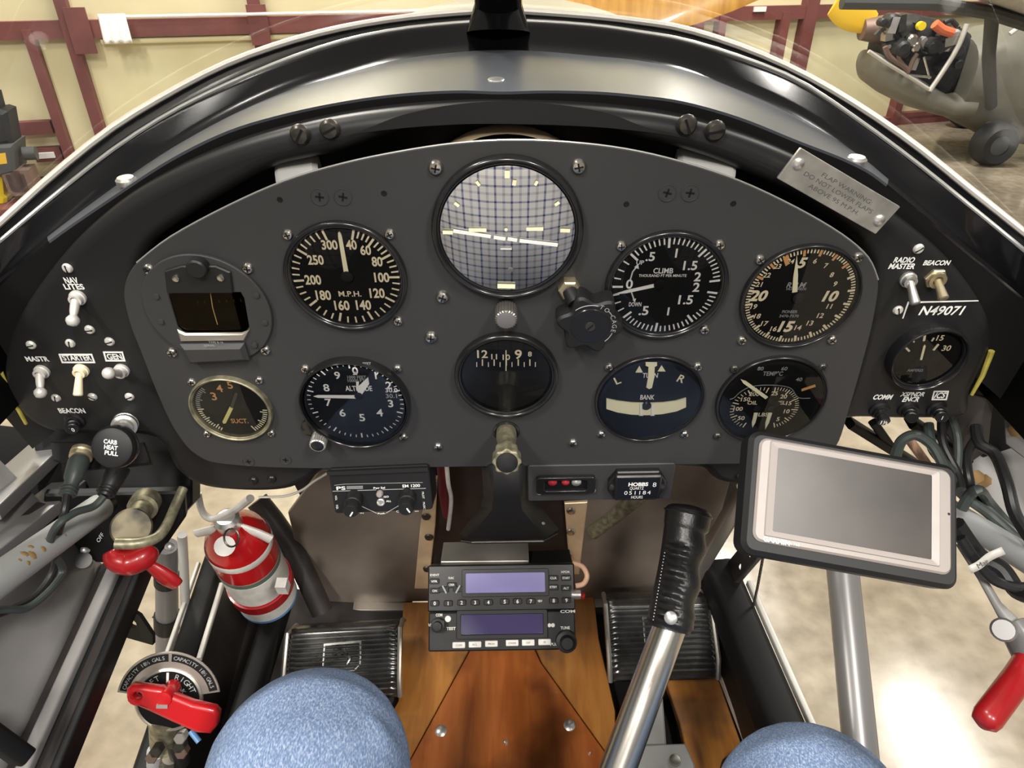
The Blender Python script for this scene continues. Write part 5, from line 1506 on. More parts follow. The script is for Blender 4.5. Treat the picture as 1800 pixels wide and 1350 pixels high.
for (x0, y0, x1, y1, rr_) in ((520, 600, 475, 850, -0.6), (1280, 580, 1275, 810, 0.45)):
    pa = ic(*iz(x0, y0), 0.0); pb = ic(*iz(x1, y1), 0.020)
    pb = V((pa.x, pa.y, 0.02)) * 0.4 + pb * 0.6
    Mk = along(pa, pb); L_ = (pb - pa).length
    k0 = Geo().lathe([(0.0070, 0), (0.0070, L_ * 0.45), (0.0066, L_ * 0.5), (0.0060, L_ * 0.52), (0.0060, L_ * 0.95), (0.0054, L_), (0, L_)], 30, Mk).obj('volume_knob', 'soft_black', t)
    Geo().box((0.0015, 0.0015, L_ + 0.0003), (0.0045, 0.0011, 0.0006), Mk @ Matrix.Rotation(rr_, 4, 'Z')).obj('knob_pointer', 'white', k0)
p = ic(*iz(885, 545)); Geo().lathe([(0.0028, 0), (0.0028, 0.003), (0.002, 0.0042), (0, 0.0045)], 20, Matrix.Translation(p)).obj('power_button', 'silver_plastic', t)
p = ic(*iz(898, 672)); Geo().lathe([(0.0034, 0), (0.0034, 0.0014), (0.0026, 0.0018), (0.002, 0.001), (0, 0.001)], 20, Matrix.Translation(p)).obj('mode_button', 'nickel', t)

# indicator plate + hour meter
q = (onY(926, 818, -0.002), onY(1184, 816, -0.002), onY(1182, 876, -0.004), onY(930, 882, -0.004))
M_, w_, h_ = quad(*q)
t = thing('indicator_plate', 'black plate with a small window of red lamps below the panel', 'panel', M_)
Geo().prism(rrect(w_, h_, 0.002, 3), -0.003, 0.0, 0.0006).obj('plate', 'panel', t)
def ip(px, py, z=0.0):
    Mi = M_.inverted(); o = Mi @ CAM; d_ = Mi.to_3x3() @ ray(px, py); return o + d_ * ((z - o.z) / d_.z)
c_ = ip(994, 848); a_ = ip(958, 838); b_ = ip(1031, 862)
plate([rrect(0.049, 0.0185, 0.003, 4, c_.x, c_.y), rrect(abs(b_.x - a_.x), 0.0115, 0.002, 3, c_.x, c_.y)], 0.004, 0.0008, 0.0045).obj('window_frame', 'bezel', t)
Geo().box((c_.x, c_.y, 0.0006), (0.034, 0.012, 0.001)).obj('window_back', 'dial', t)
for (x, m_, r_) in ((971, 'led_red', 0.0030), (994, 'led_red', 0.0026), (1013, 'nickel', 0.0032)):
    p = ip(x, 845); Geo().lathe([(r_ * 1.25, 0.001), (r_ * 1.25, 0.0022), (r_, 0.0026), (r_ * 0.6, 0.0036), (0, 0.004)], 18, Matrix.Translation((p.x, p.y, 0))).obj('lamp', m_, t)
for (x, y) in ((947, 843), (948, 866), (1043, 840), (1043, 862)):
    p = ip(x, y); Geo().lathe([(0.0021, 0), (0.0019, 0.001), (0.001, 0.0014), (0, 0.0010)], 12, Matrix.Translation(p)).obj('screw', 'nickel', t)
hm = ip(1118, 848)
t = thing('hour_meter', 'black rectangular hour meter lettered QUARTZ HOURS', 'meter', M_ @ Matrix.Translation(hm))
wm, hmh = abs(ip(1168, 848).x - ip(1068, 848).x), abs(ip(1118, 823).y - ip(1118, 875).y)
Geo().prism([(-wm * 0.36, hmh * 0.48), (wm * 0.36, hmh * 0.48), (wm * 0.5, hmh * 0.15), (wm * 0.5, -hmh * 0.15), (wm * 0.36, -hmh * 0.48), (-wm * 0.36, -hmh * 0.48), (-wm * 0.5, -hmh * 0.15), (-wm * 0.5, hmh * 0.15)], 0, 0.005, 0.001).obj('flange', 'black_plastic', t)
Geo().prism(rrect(wm * 0.80, hmh * 0.80, 0.0015, 3, 0, hmh * 0.05), 0.005, 0.009, 0.0012).obj('face', 'black_plastic', t)
Geo().prism(rrect(wm * 0.72, hmh * 0.66, 0.001, 3, 0, hmh * 0.05), 0.009, 0.0092).obj('window', 'dial_blue', t, 0)
g = Geo()
g.text('HOBBS', 0.0, hmh * 0.20, hmh * 0.11, 0.0094, width=wm * 0.34, bold=0.04); g.text('QUARTZ', -wm * 0.02, hmh * 0.07, hmh * 0.09, 0.0094, width=wm * 0.24); g.text('HOURS', 0.0, -hmh * 0.23, hmh * 0.09, 0.0094, width=wm * 0.2)
for i, ch in enumerate('051184'): g.text(ch, (-0.2 + 0.08 * i) * wm, -hmh * 0.08, hmh * 0.12, 0.0094)
g.text('8', wm * 0.28, hmh * 0.18, hmh * 0.14, 0.0094)
g.obj('lettering', 'white', t, 0)
for sx_ in (-1, 1): Geo().lathe([(0.003, 0.005), (0.0027, 0.0064), (0, 0.007)], 14, Matrix.Translation((sx_ * wm * 0.43, 0, 0))).obj('mounting_screw', 'dark_screw', t)

# centre pull knob
c = onY(890, 758, 0.0); e = pd(891, 812, 0.482)
t = thing('primer_knob', 'scalloped olive metal pull knob at the bottom centre of the panel', 'knob', Matrix.Translation(c))
ax = e - c
M_ = along(V((0, 0, 0)), ax); L_ = ax.length
Geo().lathe([(0.0105, -0.001), (0.0105, 0.001), (0.009, 0.0018), (0.0085, 0.001), (0, 0.001)], 32, PF.to_3x3().to_4x4()).obj('escutcheon', 'bezel', t)
Geo().lathe([(0.0078, 0.0), (0.0078, L_ * 0.25), (0.0070, L_ * 0.35), (0.0070, L_ * 0.62), (0.0078, L_ * 0.7), (0.0078, L_ * 0.78)], 26, M_).obj('barrel', 'olive_metal', t)
poly = [((0.0096 + 0.0007 * math.cos(8 * a)) * math.cos(a), (0.0096 + 0.0007 * math.cos(8 * a)) * math.sin(a)) for a in [2 * math.pi * k / 64 for k in range(64)]]
Geo().prism(poly, L_ * 0.76, L_ * 1.02, 0.001, M_).obj('scalloped_grip', 'olive_metal', t)
Geo().lathe([(0.0078, L_ * 1.02 + 0.0002), (0.0072, L_ * 1.02 + 0.0004), (0, L_ * 1.02 + 0.0004)], 26, M_).obj('knob_face', 'bezel', t)

# black centre pedestal bracket
t = thing('centre_bracket', 'black folded centre bracket flaring out below the panel', 'bracket', Matrix.Translation(onY(890, 830, 0.01)))
o0 = onY(890, 830, 0.01)
def loft(rings, m, name, parent):
    g = Geo(); g.grid([[pd(*p) - o0 for p in r] for r in rings]); ob = g.obj(name, m, parent, 30)
    ob.modifiers.new('s', 'SOLIDIFY').thickness = 0.003
    return ob
loft([[(852, 815, 0.57), (870, 815, 0.55), (910, 815, 0.55), (930, 815, 0.57)],
      [(855, 870, 0.60), (870, 872, 0.58), (912, 872, 0.58), (930, 872, 0.60)],
      [(850, 890, 0.61), (868, 893, 0.59), (915, 893, 0.59), (942, 886, 0.61)],
      [(812, 940, 0.63), (828, 946, 0.615), (955, 944, 0.615), (978, 930, 0.63)]], 'soft_black', 'bracket_sheet', t)
Geo().tube([pd(812, 950, 0.63) - o0, pd(830, 953, 0.615) - o0, pd(955, 951, 0.615) - o0, pd(978, 938, 0.63) - o0], 0.0016, 8).obj('lower_flange', 'bezel', t)
for (x, y) in ((895, 882), (885, 908), (955, 920)):
    p = pd(x, y, 0.585 if y < 890 else 0.605) - o0; Geo().lathe([(0.0018, 0), (0.0014, 0.0008), (0, 0.001)], 10, along(p, CAM - o0)).obj('rivet', 'steel' if x == 885 else 'black_plastic', t)

# maroon and white wire bundle behind the bracket
for pts, r_, m_, lb in (([(776, 815, 0.66), (779, 845, 0.68), (780, 870, 0.70), (786, 905, 0.74)], 0.005, 'maroon_wire', 'maroon wire bundle hanging left of the centre bracket'),
                        ([(785, 815, 0.65), (788, 850, 0.67), (793, 880, 0.70), (788, 930, 0.75)], 0.0022, 'label_white', 'white wire hanging beside the maroon bundle')):
    tubethings('wire', pts, r_, m_, lb, 'wire', 5, 10)

# ================================================================== radios
def radio(tl, tr, br, bl, name, label, cat):
    Mx, w, h = quad(pd(*tl), pd(*tr), pd(*br), pd(*bl))
    t = thing(name, label, cat, Mx, 'radios in the centre stack')
    def f(px, py, z=0.0):
        Mi = Mx.inverted(); o = Mi @ CAM; d_ = Mi.to_3x3() @ ray(px, py); return o + d_ * ((z - o.z) / d_.z)
    return t, w, h, f
def rz(x, y): return (700 + x / 3.375, 950 + y / 3.375)
t, w, h, f = radio((752, 994, 0.745), (1009, 990, 0.745), (1012, 1072, 0.735), (752, 1076, 0.735), 'transponder', 'upper black radio with bright violet display and numbered keys', 'radio')
Geo().prism(rrect(w, h, 0.002, 3), -0.10, 0.0, 0.0015).obj('front_case', 'black_plastic', t)
a, b = f(*rz(400, 195)), f(*rz(872, 305))
Geo().prism([(a.x, a.y), (b.x, a.y), (b.x, b.y), (a.x, b.y)], 0.0, 0.0006).obj('display', 'lcd_lit', t, 0)
plate([rrect(b.x - a.x + 0.008, a.y - b.y + 0.008, 0.002, 3, (a.x + b.x) / 2, (a.y + b.y) / 2), rrect(b.x - a.x, a.y - b.y, 0.001, 2, (a.x + b.x) / 2, (a.y + b.y) / 2)], 0.002, 0.0004, 0.002).obj('display_bezel', 'black_plastic', t)
g = Geo()
for i, (x, y) in enumerate(((218, 372), (297, 372), (377, 368), (457, 367), (535, 366), (632, 362), (708, 360), (787, 360), (922, 356), (997, 354))):
    p = f(*rz(x, y)); Geo().prism(rrect(0.0095, 0.006, 0.0015, 3, p.x, p.y), 0, 0.0022, 0.0006).obj('key', 'soft_black', t)
    g.text(str(i), p.x, p.y, 0.0036, 0.0025, bold=0.02)
for (s_, x, y, wv) in (('IDENT', 218, 204, 0.010), ('FUNC', 316, 222, 0.006), ('VFR', 215, 242, 0.007), ('ON', 218, 298, 0.005), ('CRSR', 318, 262, 0.006), ('CLR', 920, 222, 0.007), ('START', 995, 222, 0.008), ('STBY', 920, 275, 0.008), ('ALT', 995, 282, 0.006), ('XPDR', 990, 186, 0.010), ('VIEW', 840, 358, 0.005)):
    p = f(*rz(x, y)); g.text(s_, p.x, p.y, 0.0022, 0.0025, width=wv, bold=0.02)
g.obj('lettering', 'label_white', t, 0)
for (x, y) in ((215, 242), (218, 298), (318, 265), (272, 290), (355, 288), (920, 222), (995, 222), (920, 278), (995, 282)):
    p = f(*rz(x, y)); Geo().prism(rrect(0.0105, 0.0058, 0.001, 3, p.x, p.y), 0, 0.002, 0.0005).obj('key', 'soft_black', t)
for (x, y, r_) in ((275, 290, -0.5), (355, 288, 0.5)):
    p = f(*rz(x, y)); Geo().box((0, 0, 0.0022), (0.0016, 0.009, 0.0006), Matrix.Translation((p.x, p.y, 0)) @ Matrix.Rotation(-r_, 4, 'Z')).obj('arrow_key', 'faded', t)
t, w, h, f = radio((753, 1077, 0.735), (1011, 1073, 0.735), (1012, 1142, 0.7265), (753, 1146, 0.7265), 'com_radio', 'lower charcoal radio with dim violet display and round tuning knob', 'radio')
Geo().prism(rrect(w, h, 0.002, 3), -0.08, 0.0, 0.0015).obj('front_case', 'frame', t)
a, b = f(*rz(372, 440)), f(*rz(862, 552))
Geo().prism([(a.x, a.y), (b.x, a.y), (b.x, b.y), (a.x, b.y)], 0.0, 0.0006).obj('display', 'lcd_dim', t, 0)
plate([rrect(b.x - a.x + 0.009, a.y - b.y + 0.009, 0.002, 3, (a.x + b.x) / 2, (a.y + b.y) / 2), rrect(b.x - a.x, a.y - b.y, 0.001, 2, (a.x + b.x) / 2, (a.y + b.y) / 2)], 0.003, 0.0006, 0.003).obj('display_bezel', 'frame', t)
g = Geo()
for (s_, x, y) in (('COM', 360, 620), ('RCL', 456, 616), ('MON', 553, 612), ('CHAN', 676, 607), ('O/F', 771, 605), ('M', 868, 602)):
    p = f(*rz(x, y)); Geo().prism(rrect(0.0135, 0.0062, 0.001, 3, p.x, p.y), 0, 0.002, 0.0006).obj('key', 'label_white', t)
    g.text(s_, p.x, p.y, 0.002, 0.0023)
g.obj('key_lettering', 'engrave', t, 0)
g = Geo()
for (s_, x, y, wv) in (('VOL', 195, 502, 0.006), ('COM', 243, 442, 0.007), ('TEST', 314, 522, 0.010), ('TUNE', 990, 518, 0.010), ('PULL', 930, 615, 0.010), ('COM', 1005, 420, 0.016)):
    p = f(*rz(x, y)); g.text(s_, p.x, p.y, 0.0028, 0.0008, width=wv, bold=0.03)
g.obj('lettering', 'label_white', t, 0)
p = f(*rz(295, 465)); Geo().lathe([(0.0034, 0), (0.0032, 0.001), (0, 0.0012)], 16, Matrix.Translation(p)).obj('photocell', 'label_white', t)
for x in (896, 918):
    p = f(*rz(x, 503)); Geo().lathe([(0.0022, 0), (0.002, 0.001), (0, 0.0012)], 12, Matrix.Translation(p)).obj('flip_mark', 'label_white', t)
p = f(*rz(240, 500)); Geo().lathe([(0.0075, 0), (0.0072, 0.010), (0.005, 0.0105), (0.0045, 0.016), (0, 0.0165)], 24, Matrix.Translation(p)).obj('volume_knob', 'soft_black', t)
p = f(*rz(995, 595)); Geo().lathe([(0.0115, 0), (0.0110, 0.010), (0.0075, 0.0108), (0.0070, 0.019), (0.0058, 0.021), (0, 0.0212)], 28, Matrix.Translation(p)).obj('tuning_knob', 'soft_black', t)
# mounting tray above the radios
q = (pd(786, 952, 0.80), pd(930, 952, 0.80), pd(928, 985, 0.765), pd(768, 988, 0.765))
M_, w_, h_ = quad(*q)
t = thing('radio_tray', 'bare aluminium radio tray above the violet display', 'tray', M_)
Geo().prism(rrect(w_, h_, 0.001, 2), -0.03, 0.0, 0.0008).obj('tray_box', 'alu', t)
q = (pd(765, 975, 0.80), pd(1003, 955, 0.80), pd(1004, 990, 0.76), pd(757, 993, 0.76))
M_, w_, h_ = quad(*q)
single(Geo().prism(rrect(w_, h_, 0.001, 2), -0.014, -0.004, 0.0008), 'radio_rack', 'black_paint', 'black rack shelf carrying the two radios', 'rack', M_)
tubethings('wire', [(1008, 990, 0.75), (1024, 996, 0.745), (1032, 1012, 0.74), (1026, 1026, 0.74), (1012, 1030, 0.74)], 0.0028, 'copper_wire', 'copper coloured wire loop at the right of the radio stack', 'wire', 6, 10)
t = thing('antenna_connector', 'small silver connector with red tip beside the radios', 'connector', Matrix.Translation(pd(1014, 1045, 0.74)))
Geo().cyl(V((-0.006, 0, 0)), V((0.004, 0, 0)), 0.005, n=12).obj('shell', 'nickel', t); Geo().cyl(V((0.004, 0, -0.002)), V((0.008, 0, -0.003)), 0.0034, n=12).obj('red_tip', 'red', t)

# ================================================================== navigator
GZT, GZB = 0.462, 0.440
Mx, w, h = quad(pd(1330, 761, GZT), pd(1703, 819, GZT), pd(1669, 1040, GZB), pd(1292, 963, GZB))
t = thing('gps_navigator', 'silver-faced navigator unit with blank grey screen below the engine gauge', 'navigator', Mx)
def nv(px, py, z=0.0):
    Mi = Mx.inverted(); o = Mi @ CAM; d_ = Mi.to_3x3() @ ray(px, py); return o + d_ * ((z - o.z) / d_.z)
Geo().prism(rrect(w, h, 0.0085, 6), -0.020, 0.0, 0.003, chb=0.004).obj('black_case', 'soft_black', t)
a = [nv(1346, 771), nv(1681, 824), nv(1654, 1017), nv(1314, 948)]
fw_, fh_ = (a[1] - a[0]).length, (a[0] - a[3]).length
cf = sum(a, V((0, 0, 0))) / 4
Geo().prism(rrect(fw_, fh_, 0.006, 5, cf.x, cf.y), 0.0, 0.0022, 0.0014).obj('silver_face', 'silver_plastic', t)
s = [nv(1372, 791), nv(1643, 837), nv(1624, 985), nv(1349, 929)]
sw, sh = ((s[1] - s[0]).length + (s[2] - s[3]).length) / 2, ((s[0] - s[3]).length + (s[1] - s[2]).length) / 2
cs = sum(s, V((0, 0, 0))) / 4
out = rrect(sw * 1.095, sh * 1.12, 0.001, 2, cs.x, cs.y); inn = rrect(sw, sh, 0.001, 2, cs.x, cs.y)
g = Geo(); n = len(out)
g.add([(p[0], p[1], 0.0030) for p in out] + [(p[0], p[1], 0.0024) for p in inn] + [(p[0], p[1], 0.0021) for p in rrect(sw * 1.11, sh * 1.14, 0.001, 2, cs.x, cs.y)], [(i, (i + 1) % n, n + (i + 1) % n, n + i) for i in range(n)] + [(2 * n + i, 2 * n + (i + 1) % n, (i + 1) % n, i) for i in range(n)])
g.obj('screen_bevel', 'silver_plastic', t, 20)
Geo().prism(rrect(sw, sh, 0.0008, 2, cs.x, cs.y), 0.0, 0.0025).obj('screen', 'screen', t, 0)
p = nv(1357, 949); p2 = nv(1390, 957)
rot = 0.0
Geo().text('GARMIN', p.x + 0.002, p.y - 0.0005, 0.0029, 0.0024, width=0.0175, bold=0.03).obj('maker_lettering', 'white', t, 0)
p = nv(1400, 958); Geo().text('nüvi 765', p.x - 0.004, p.y, 0.0018, 0.0024, width=0.010).obj('model_lettering', 'label_white', t, 0)
p = nv(1664, 904); Geo().lathe([(0.0009, 0.0023), (0, 0.0024)], 12, Matrix.Translation((p.x, p.y, 0))).obj('microphone_hole', 'black_paint', t)
b0 = Mx @ V((0.02, 0.0, -0.02)); b1 = onY(1560, 880, 0.06)
t = thing('navigator_mount', 'black mount arm behind the navigator unit', 'mount', Matrix.Translation(b0))
Geo().lathe([(0, 0), (0.014, 0), (0.016, 0.006), (0.008, 0.012), (0, 0.012)], 22, along(V((0, 0, 0)), b1 - b0)).obj('ball_socket', 'soft_black', t)
Geo().tube([V((0, 0, 0)), (b1 - b0) * 0.5, b1 - b0], [0.008, 0.007, 0.009], 14).obj('arm', 'soft_black', t)

# ================================================================== control stick
gt, gm, gb = pd(1212, 888, 0.585), pd(1196, 990, 0.575), pd(1176, 1105, 0.565)
sb = pd(1068, 1400, 0.545)
t = thing('control_stick', 'steel control stick with black laced leather grip between the knees', 'control stick', Matrix.Translation(sb))
o0 = sb
ext = (sb - gb) * 0.75
Geo().tube([ext, V((0, 0, 0)), gb - o0, gt.lerp(gb, 0.3) - o0], [0.0145, 0.0145, 0.0135, 0.0135], 28).obj('stick_tube', 'steel', t)
axis = (gt - gb).normalized()
tc = (CAM - gm); tc = (tc - axis * tc.dot(axis)).normalized()
sd = axis.cross(tc)
N = 60; rows = []
for i in range(N + 1):
    u = i / N
    c = gb.lerp(gm, u * 2) if u < 0.5 else gm.lerp(gt, u * 2 - 1)
    base = 0.0195 - 0.002 * math.sin(u * 3.1) + (0.0005 if u > 0.8 else 0)
    if u > 0.93: base *= math.sqrt(max(0.0, 1 - ((u - 0.93) / 0.07) ** 2)) * 0.75 + 0.25
    if u < 0.03: base *= 0.9
    row = []
    for k in range(32):
        a = 2 * math.pi * k / 32
        front = math.cos(a)
        fing = 0.0016 * math.sin(u * 22) * max(0, -math.sin(a)) if 0.1 < u < 0.8 else 0
        rib = 0.0019 * math.sin(u * 2 * math.pi * 21) * max(0, 1 - abs((a if a < math.pi else a - 2 * math.pi) - 0.25) / 0.9) if 0.03 < u < 0.66 else 0
        r_ = base + rib + fing
        row.append(c - o0 + (tc * math.cos(a) + sd * -math.sin(a)) * r_)
    rows.append(row)
g = Geo().grid(rows, True); k_ = len(g.v)
g.f.append(tuple(range(31, -1, -1))); g.f.append(tuple(range(N * 32, N * 32 + 32)))
g.obj('leather_grip', 'leather', t, 60)
c = gt.lerp(gb, 0.07)
Geo().tube([c - o0 + (tc * math.cos(a) + sd * math.sin(a)) * 0.0195 for a in [2 * math.pi * k / 24 for k in range(25)]], 0.0012, 6).obj('grip_seam', 'leather', t)
st = Geo()
for i in range(22):
    u = 0.05 + 0.55 * i / 22; c = gb.lerp(gt, u)
    st.box((0, 0, 0), (0.0008, 0.0035, 0.0008), along(c - o0 + (tc * 0.45 - sd * 0.89 * -1 * -1) * 0.0195 if False else c - o0 + (tc * math.cos(0.75) + sd * math.sin(0.75) * -1) * 0.0196, c - o0 + axis))
st.obj('lace_stitches', 'grey_paint', t)
c = gb.lerp(gt, 0.10)
Geo().lathe([(0.0055, 0), (0.0052, 0.003), (0.003, 0.0045), (0, 0.0046)], 18, along(c - o0 + tc * 0.0185, c - o0 + tc * 0.05)).obj('grip_screw', 'nickel', t)

# ================================================================== rudder pedals
def pedal(tl, tr, br, bl, label):
    Mx, w, h = quad(pd(*tl), pd(*tr), pd(*br), pd(*bl))
    t = thing('rudder_pedal', label, 'pedal', Mx, 'ribbed rudder pedals')
    rows = []
    for j in range(49):
        v = j / 48; y = h * (v - 0.5)
        zc_ = -0.012 * (2 * v - 1) ** 4 + (-0.030 * ((v - 0.86) / 0.14) ** 2 if v > 0.86 else 0)
        rib = 0.0011 * math.sin(v * 2 * math.pi * 16)
        row = []
        for i in range(21):
            x = w * (i / 20 - 0.5)
            row.append(V((x, y, zc_ + rib - (0.006 if i in (0, 20) else 0))))
        rows.append(row)
    o_ = Geo().grid(rows).obj('ribbed_tread', 'pedal', t, 60)
    o_.modifiers.new('s', 'SOLIDIFY').thickness = -0.003
    for sx_ in (-1, 1):
        Geo().tube([V((sx_ * w * 0.5, -h * 0.52, -0.012)), V((sx_ * w * 0.505, -h * 0.3, 0.001)), V((sx_ * w * 0.505, h * 0.35, 0.001)), V((sx_ * w * 0.49, h * 0.50, -0.03))], 0.0035, 8, flat=1.0).obj('side_rim', 'alu', t)
    em = [(-w * 0.17, h * 0.20), (w * 0.17, h * 0.22), (w * 0.17, -h * 0.10), (w * 0.12, -h * 0.18), (-w * 0.12, -h * 0.18), (-w * 0.17, -h * 0.10)]
    plate([em, inset(list(reversed(em)), 0.004) if False else inset([tuple(p) for p in reversed(em)], -0.0) if False else [(p[0] * 0.88, (p[1] - 0.001) * 0.86) for p in em]], 0.003, 0.0006, 0.0035).obj('badge_border', 'pedal', t)
    Geo().prism([(p[0] * 0.9, p[1] * 0.88) for p in em], 0.0005, 0.0018).obj('badge_field', 'pedal', t)
    pts = [(-0.012, 0.004), (-0.004, 0.008), (0.003, 0.005), (0.010, -0.002), (0.006, -0.008)]
    Geo().tube([V((x * w / 0.14, y * h / 0.09, 0.0025)) for x, y in pts], 0.0022, 8).obj('badge_relief', 'pedal', t)
    Geo().tube([V((0, -h * 0.3, -0.01)), V((0, -h * 0.5, -0.05)), V((0, -h * 0.6, -0.08))], 0.012, 12).obj('pedal_arm', 'black_paint', t)
    return t
pedal((496, 1092, 0.90), (696, 1090, 0.90), (708, 1215, 0.86), (508, 1235, 0.86), 'ribbed black rudder pedal behind the left knee')
pedal((1066, 1040, 0.90), (1250, 1036, 0.90), (1262, 1190, 0.86), (1072, 1196, 0.86), 'ribbed black rudder pedal behind the control stick')
t = thing('stick_socket', 'grey metal bar and bracket on the floor under the control stick', 'bracket', Matrix.Translation(onZ(1130, 1300, -0.53)))
o0 = onZ(1130, 1300, -0.53)
def zbox(pts, z0, z1, m, name):
    return Geo().prism([tuple((onZ(x, y, z1) - o0)[:2]) for x, y in pts], z0 - o0.z, z1 - o0.z, 0.002).obj(name, m, t)
zbox([(1098, 1225), (1165, 1222), (1172, 1310), (1100, 1312)], -0.545, -0.52, 'grey_paint_lit', 'torque_bar')
zbox([(1112, 1310), (1205, 1306), (1222, 1345), (1222, 1400), (1090, 1400)], -0.53, -0.50, 'grey_paint_lit', 'pivot_bracket')
p = onZ(1186, 1337, -0.50) - o0; Geo().lathe([(0.007, 0), (0.006, 0.003), (0, 0.004)], 14, Matrix.Translation(p)).obj('bolt', 'steel', t)

# ================================================================== fire extinguisher
ea, eb = pd(408, 930, 0.77), pd(470, 1045, 0.90)
ax = eb - ea; L_ = ax.length
t = thing('fire_extinguisher', 'red fire extinguisher with white label clamped at the left of the firewall', 'extinguisher', along(eb + ax * 0.06, ea))
Rr = 0.037
Lb = L_ * 1.12
Geo().lathe([(0, 0), (Rr * 0.9, 0), (Rr, 0.005), (Rr, Lb * 0.78), (Rr * 0.9, Lb * 0.88), (Rr * 0.55, Lb * 0.97), (Rr * 0.4, Lb), (0, Lb)], 40).obj('cylinder', 'ext_red', t)
def band(z0, z1, m, name, d_=0.0005): return Geo().lathe([(Rr + 0.0001, z0), (Rr + d_, z0 + 0.0003), (Rr + d_, z1 - 0.0003), (Rr + 0.0001, z1)], 40).obj(name, m, t)
band(Lb * 0.30, Lb * 0.55, 'label_white', 'instruction_label'); band(Lb * 0.55, Lb * 0.60, 'label_green', 'label_stripe'); band(Lb * 0.06, Lb * 0.20, 'label_white', 'lower_label'); band(Lb * 0.03, Lb * 0.06, 'label_blue', 'label_stripe')
band(Lb * 0.20, Lb * 0.29, 'red', 'clamp_band', 0.003)
band(Lb * 0.76, Lb * 0.82, 'label_white', 'upper_label', 0.0002)
Geo().lathe([(0.013, Lb * 0.98), (0.014, Lb), (0.014, Lb + 0.012), (0.010, Lb + 0.016), (0, Lb + 0.016)], 20).obj('valve', 'nickel', t)
zr = t.matrix_world.inverted() @ ACF
def ex(px, py, z): return zr @ pd(px, py, z)
Geo().tube([ex(*p) for p in ((345, 938, 0.765), (380, 930, 0.762), (420, 925, 0.765), (455, 938, 0.77), (476, 948, 0.775))], [0.006, 0.007, 0.0065, 0.007, 0.0075], 12, flat=0.6).obj('carry_handle', 'label_white', t)
Geo().tube([ex(*p) for p in spline([V(q) for q in ((348, 868, 0.745), (356, 900, 0.75), (375, 912, 0.752), (410, 898, 0.75), (440, 876, 0.745))], 4)], [0.006, 0.0055, 0.006, 0.007, 0.0075], 12, flat=0.6).obj('squeeze_lever', 'label_white', t)
Geo().tube([ex(407 + 13 * math.cos(a), 945 + 16 * math.sin(a), 0.745) for a in [2 * math.pi * k / 20 for k in range(21)]], 0.0011, 6).obj('safety_ring', 'dark_screw', t)
Geo().lathe([(0.011, 0), (0.011, 0.006), (0, 0.007)], 18, along(ex(395, 960, 0.75), zr @ CAM)).obj('pressure_gauge', 'label_white', t)
p = ex(497, 1030, 0.79); Geo().box(p, (0.012, 0.012, 0.018)).obj('clamp_buckle', 'label_white', t)

# ================================================================== right-hand cables
CB = [([(1575, 800, 0.56), (1585, 775, 0.555), (1610, 765, 0.55), (1640, 785, 0.545), (1665, 830, 0.54), (1690, 868, 0.56), (1740, 905, 0.56), (1830, 985, 0.55)], 0.0042, 'cable', 'grey-green cable looping over the top edge of the navigator'),
      ([(1632, 745, 0.57), (1640, 790, 0.56), (1670, 825, 0.55), (1700, 860, 0.57), (1760, 915, 0.57), (1840, 985, 0.56)], 0.0040, 'cable', 'grey-green cable dropping from below the COMM breaker'),
      ([(1655, 735, 0.57), (1658, 780, 0.56), (1682, 830, 0.55), (1690, 860, 0.54)], 0.0034, 'rubber', 'black cable dropping straight from below the ICS breaker'),
      ([(1672, 735, 0.57), (1682, 765, 0.56), (1684, 800, 0.555), (1680, 845, 0.55)], 0.0034, 'cable', 'grey cable curving below the right corner of the frame'),
      ([(1716, 750, 0.57), (1722, 780, 0.56), (1750, 800, 0.55), (1770, 850, 0.53), (1785, 905, 0.52), (1820, 960, 0.5)], 0.0046, 'rubber', 'thick black cable arching down the right side skin'),
      ([(1720, 765, 0.57), (1700, 800, 0.56), (1705, 850, 0.55), (1715, 882, 0.57), (1770, 930, 0.57), (1840, 990, 0.56)], 0.0036, 'rubber', 'black cable looping left of the rust patch'),
      ([(1690, 895, 0.55), (1705, 870, 0.545), (1722, 862, 0.54), (1738, 882, 0.57), (1780, 930, 0.57), (1840, 988, 0.56)], 0.0042, 'cable', 'grey-green cable bending round the end of the grey tube'),
      ([(1688, 945, 0.50), (1715, 985, 0.50), (1745, 1018, 0.50), (1785, 1032, 0.495), (1830, 1030, 0.49)], 0.0038, 'rubber', 'black cable passing under the white tag'),
      ([(1680, 920, 0.51), (1720, 975, 0.515), (1760, 1000, 0.51), (1790, 1040, 0.50), (1830, 1050, 0.48)], 0.0062, 'rubber', 'thick black lead with moulded plug at the right edge')]
for pts, r_, m_, lb in CB:
    tubethings('cable', pts, r_, m_, lb, 'cable', 6, 10)
for a_, b_, w_, lb in (((1492, 742, 0.62), (1600, 810, 0.66), 0.014, 'black diagonal strut nearest the engine gauge under the frame'), ((1535, 742, 0.62), (1612, 850, 0.68), 0.007, 'thin black diagonal strut beside the COMM breaker'), ((1600, 740, 0.60), (1690, 800, 0.62), 0.016, 'dark diagonal strut behind the looping cables')):
    g = Geo().prism(rrect(w_, 0.008, 0.002, 2), 0, (pd(*b_) - pd(*a_)).length * 1.1)
    single(g, 'strut', 'black_paint', lb, 'strut', along(pd(*a_), pd(*b_)))
for (a_, b_, m_) in (((1596, 770, 0.6), (1640, 830, 0.6), 'copper_wire'), ((1625, 760, 0.6), (1650, 790, 0.6), 'label_white')):
    tubethings('wire', [a_, b_], 0.004, m_, 'pinkish wire end among the cables under the frame' if m_ == 'copper_wire' else 'white wire end among the cables under the frame', 'wire', 2, 8)
q = (pd(1700, 994, 0.485), pd(1742, 972, 0.485), pd(1746, 984, 0.485), pd(1710, 1008, 0.485))
M_, w_, h_ = quad(*q)
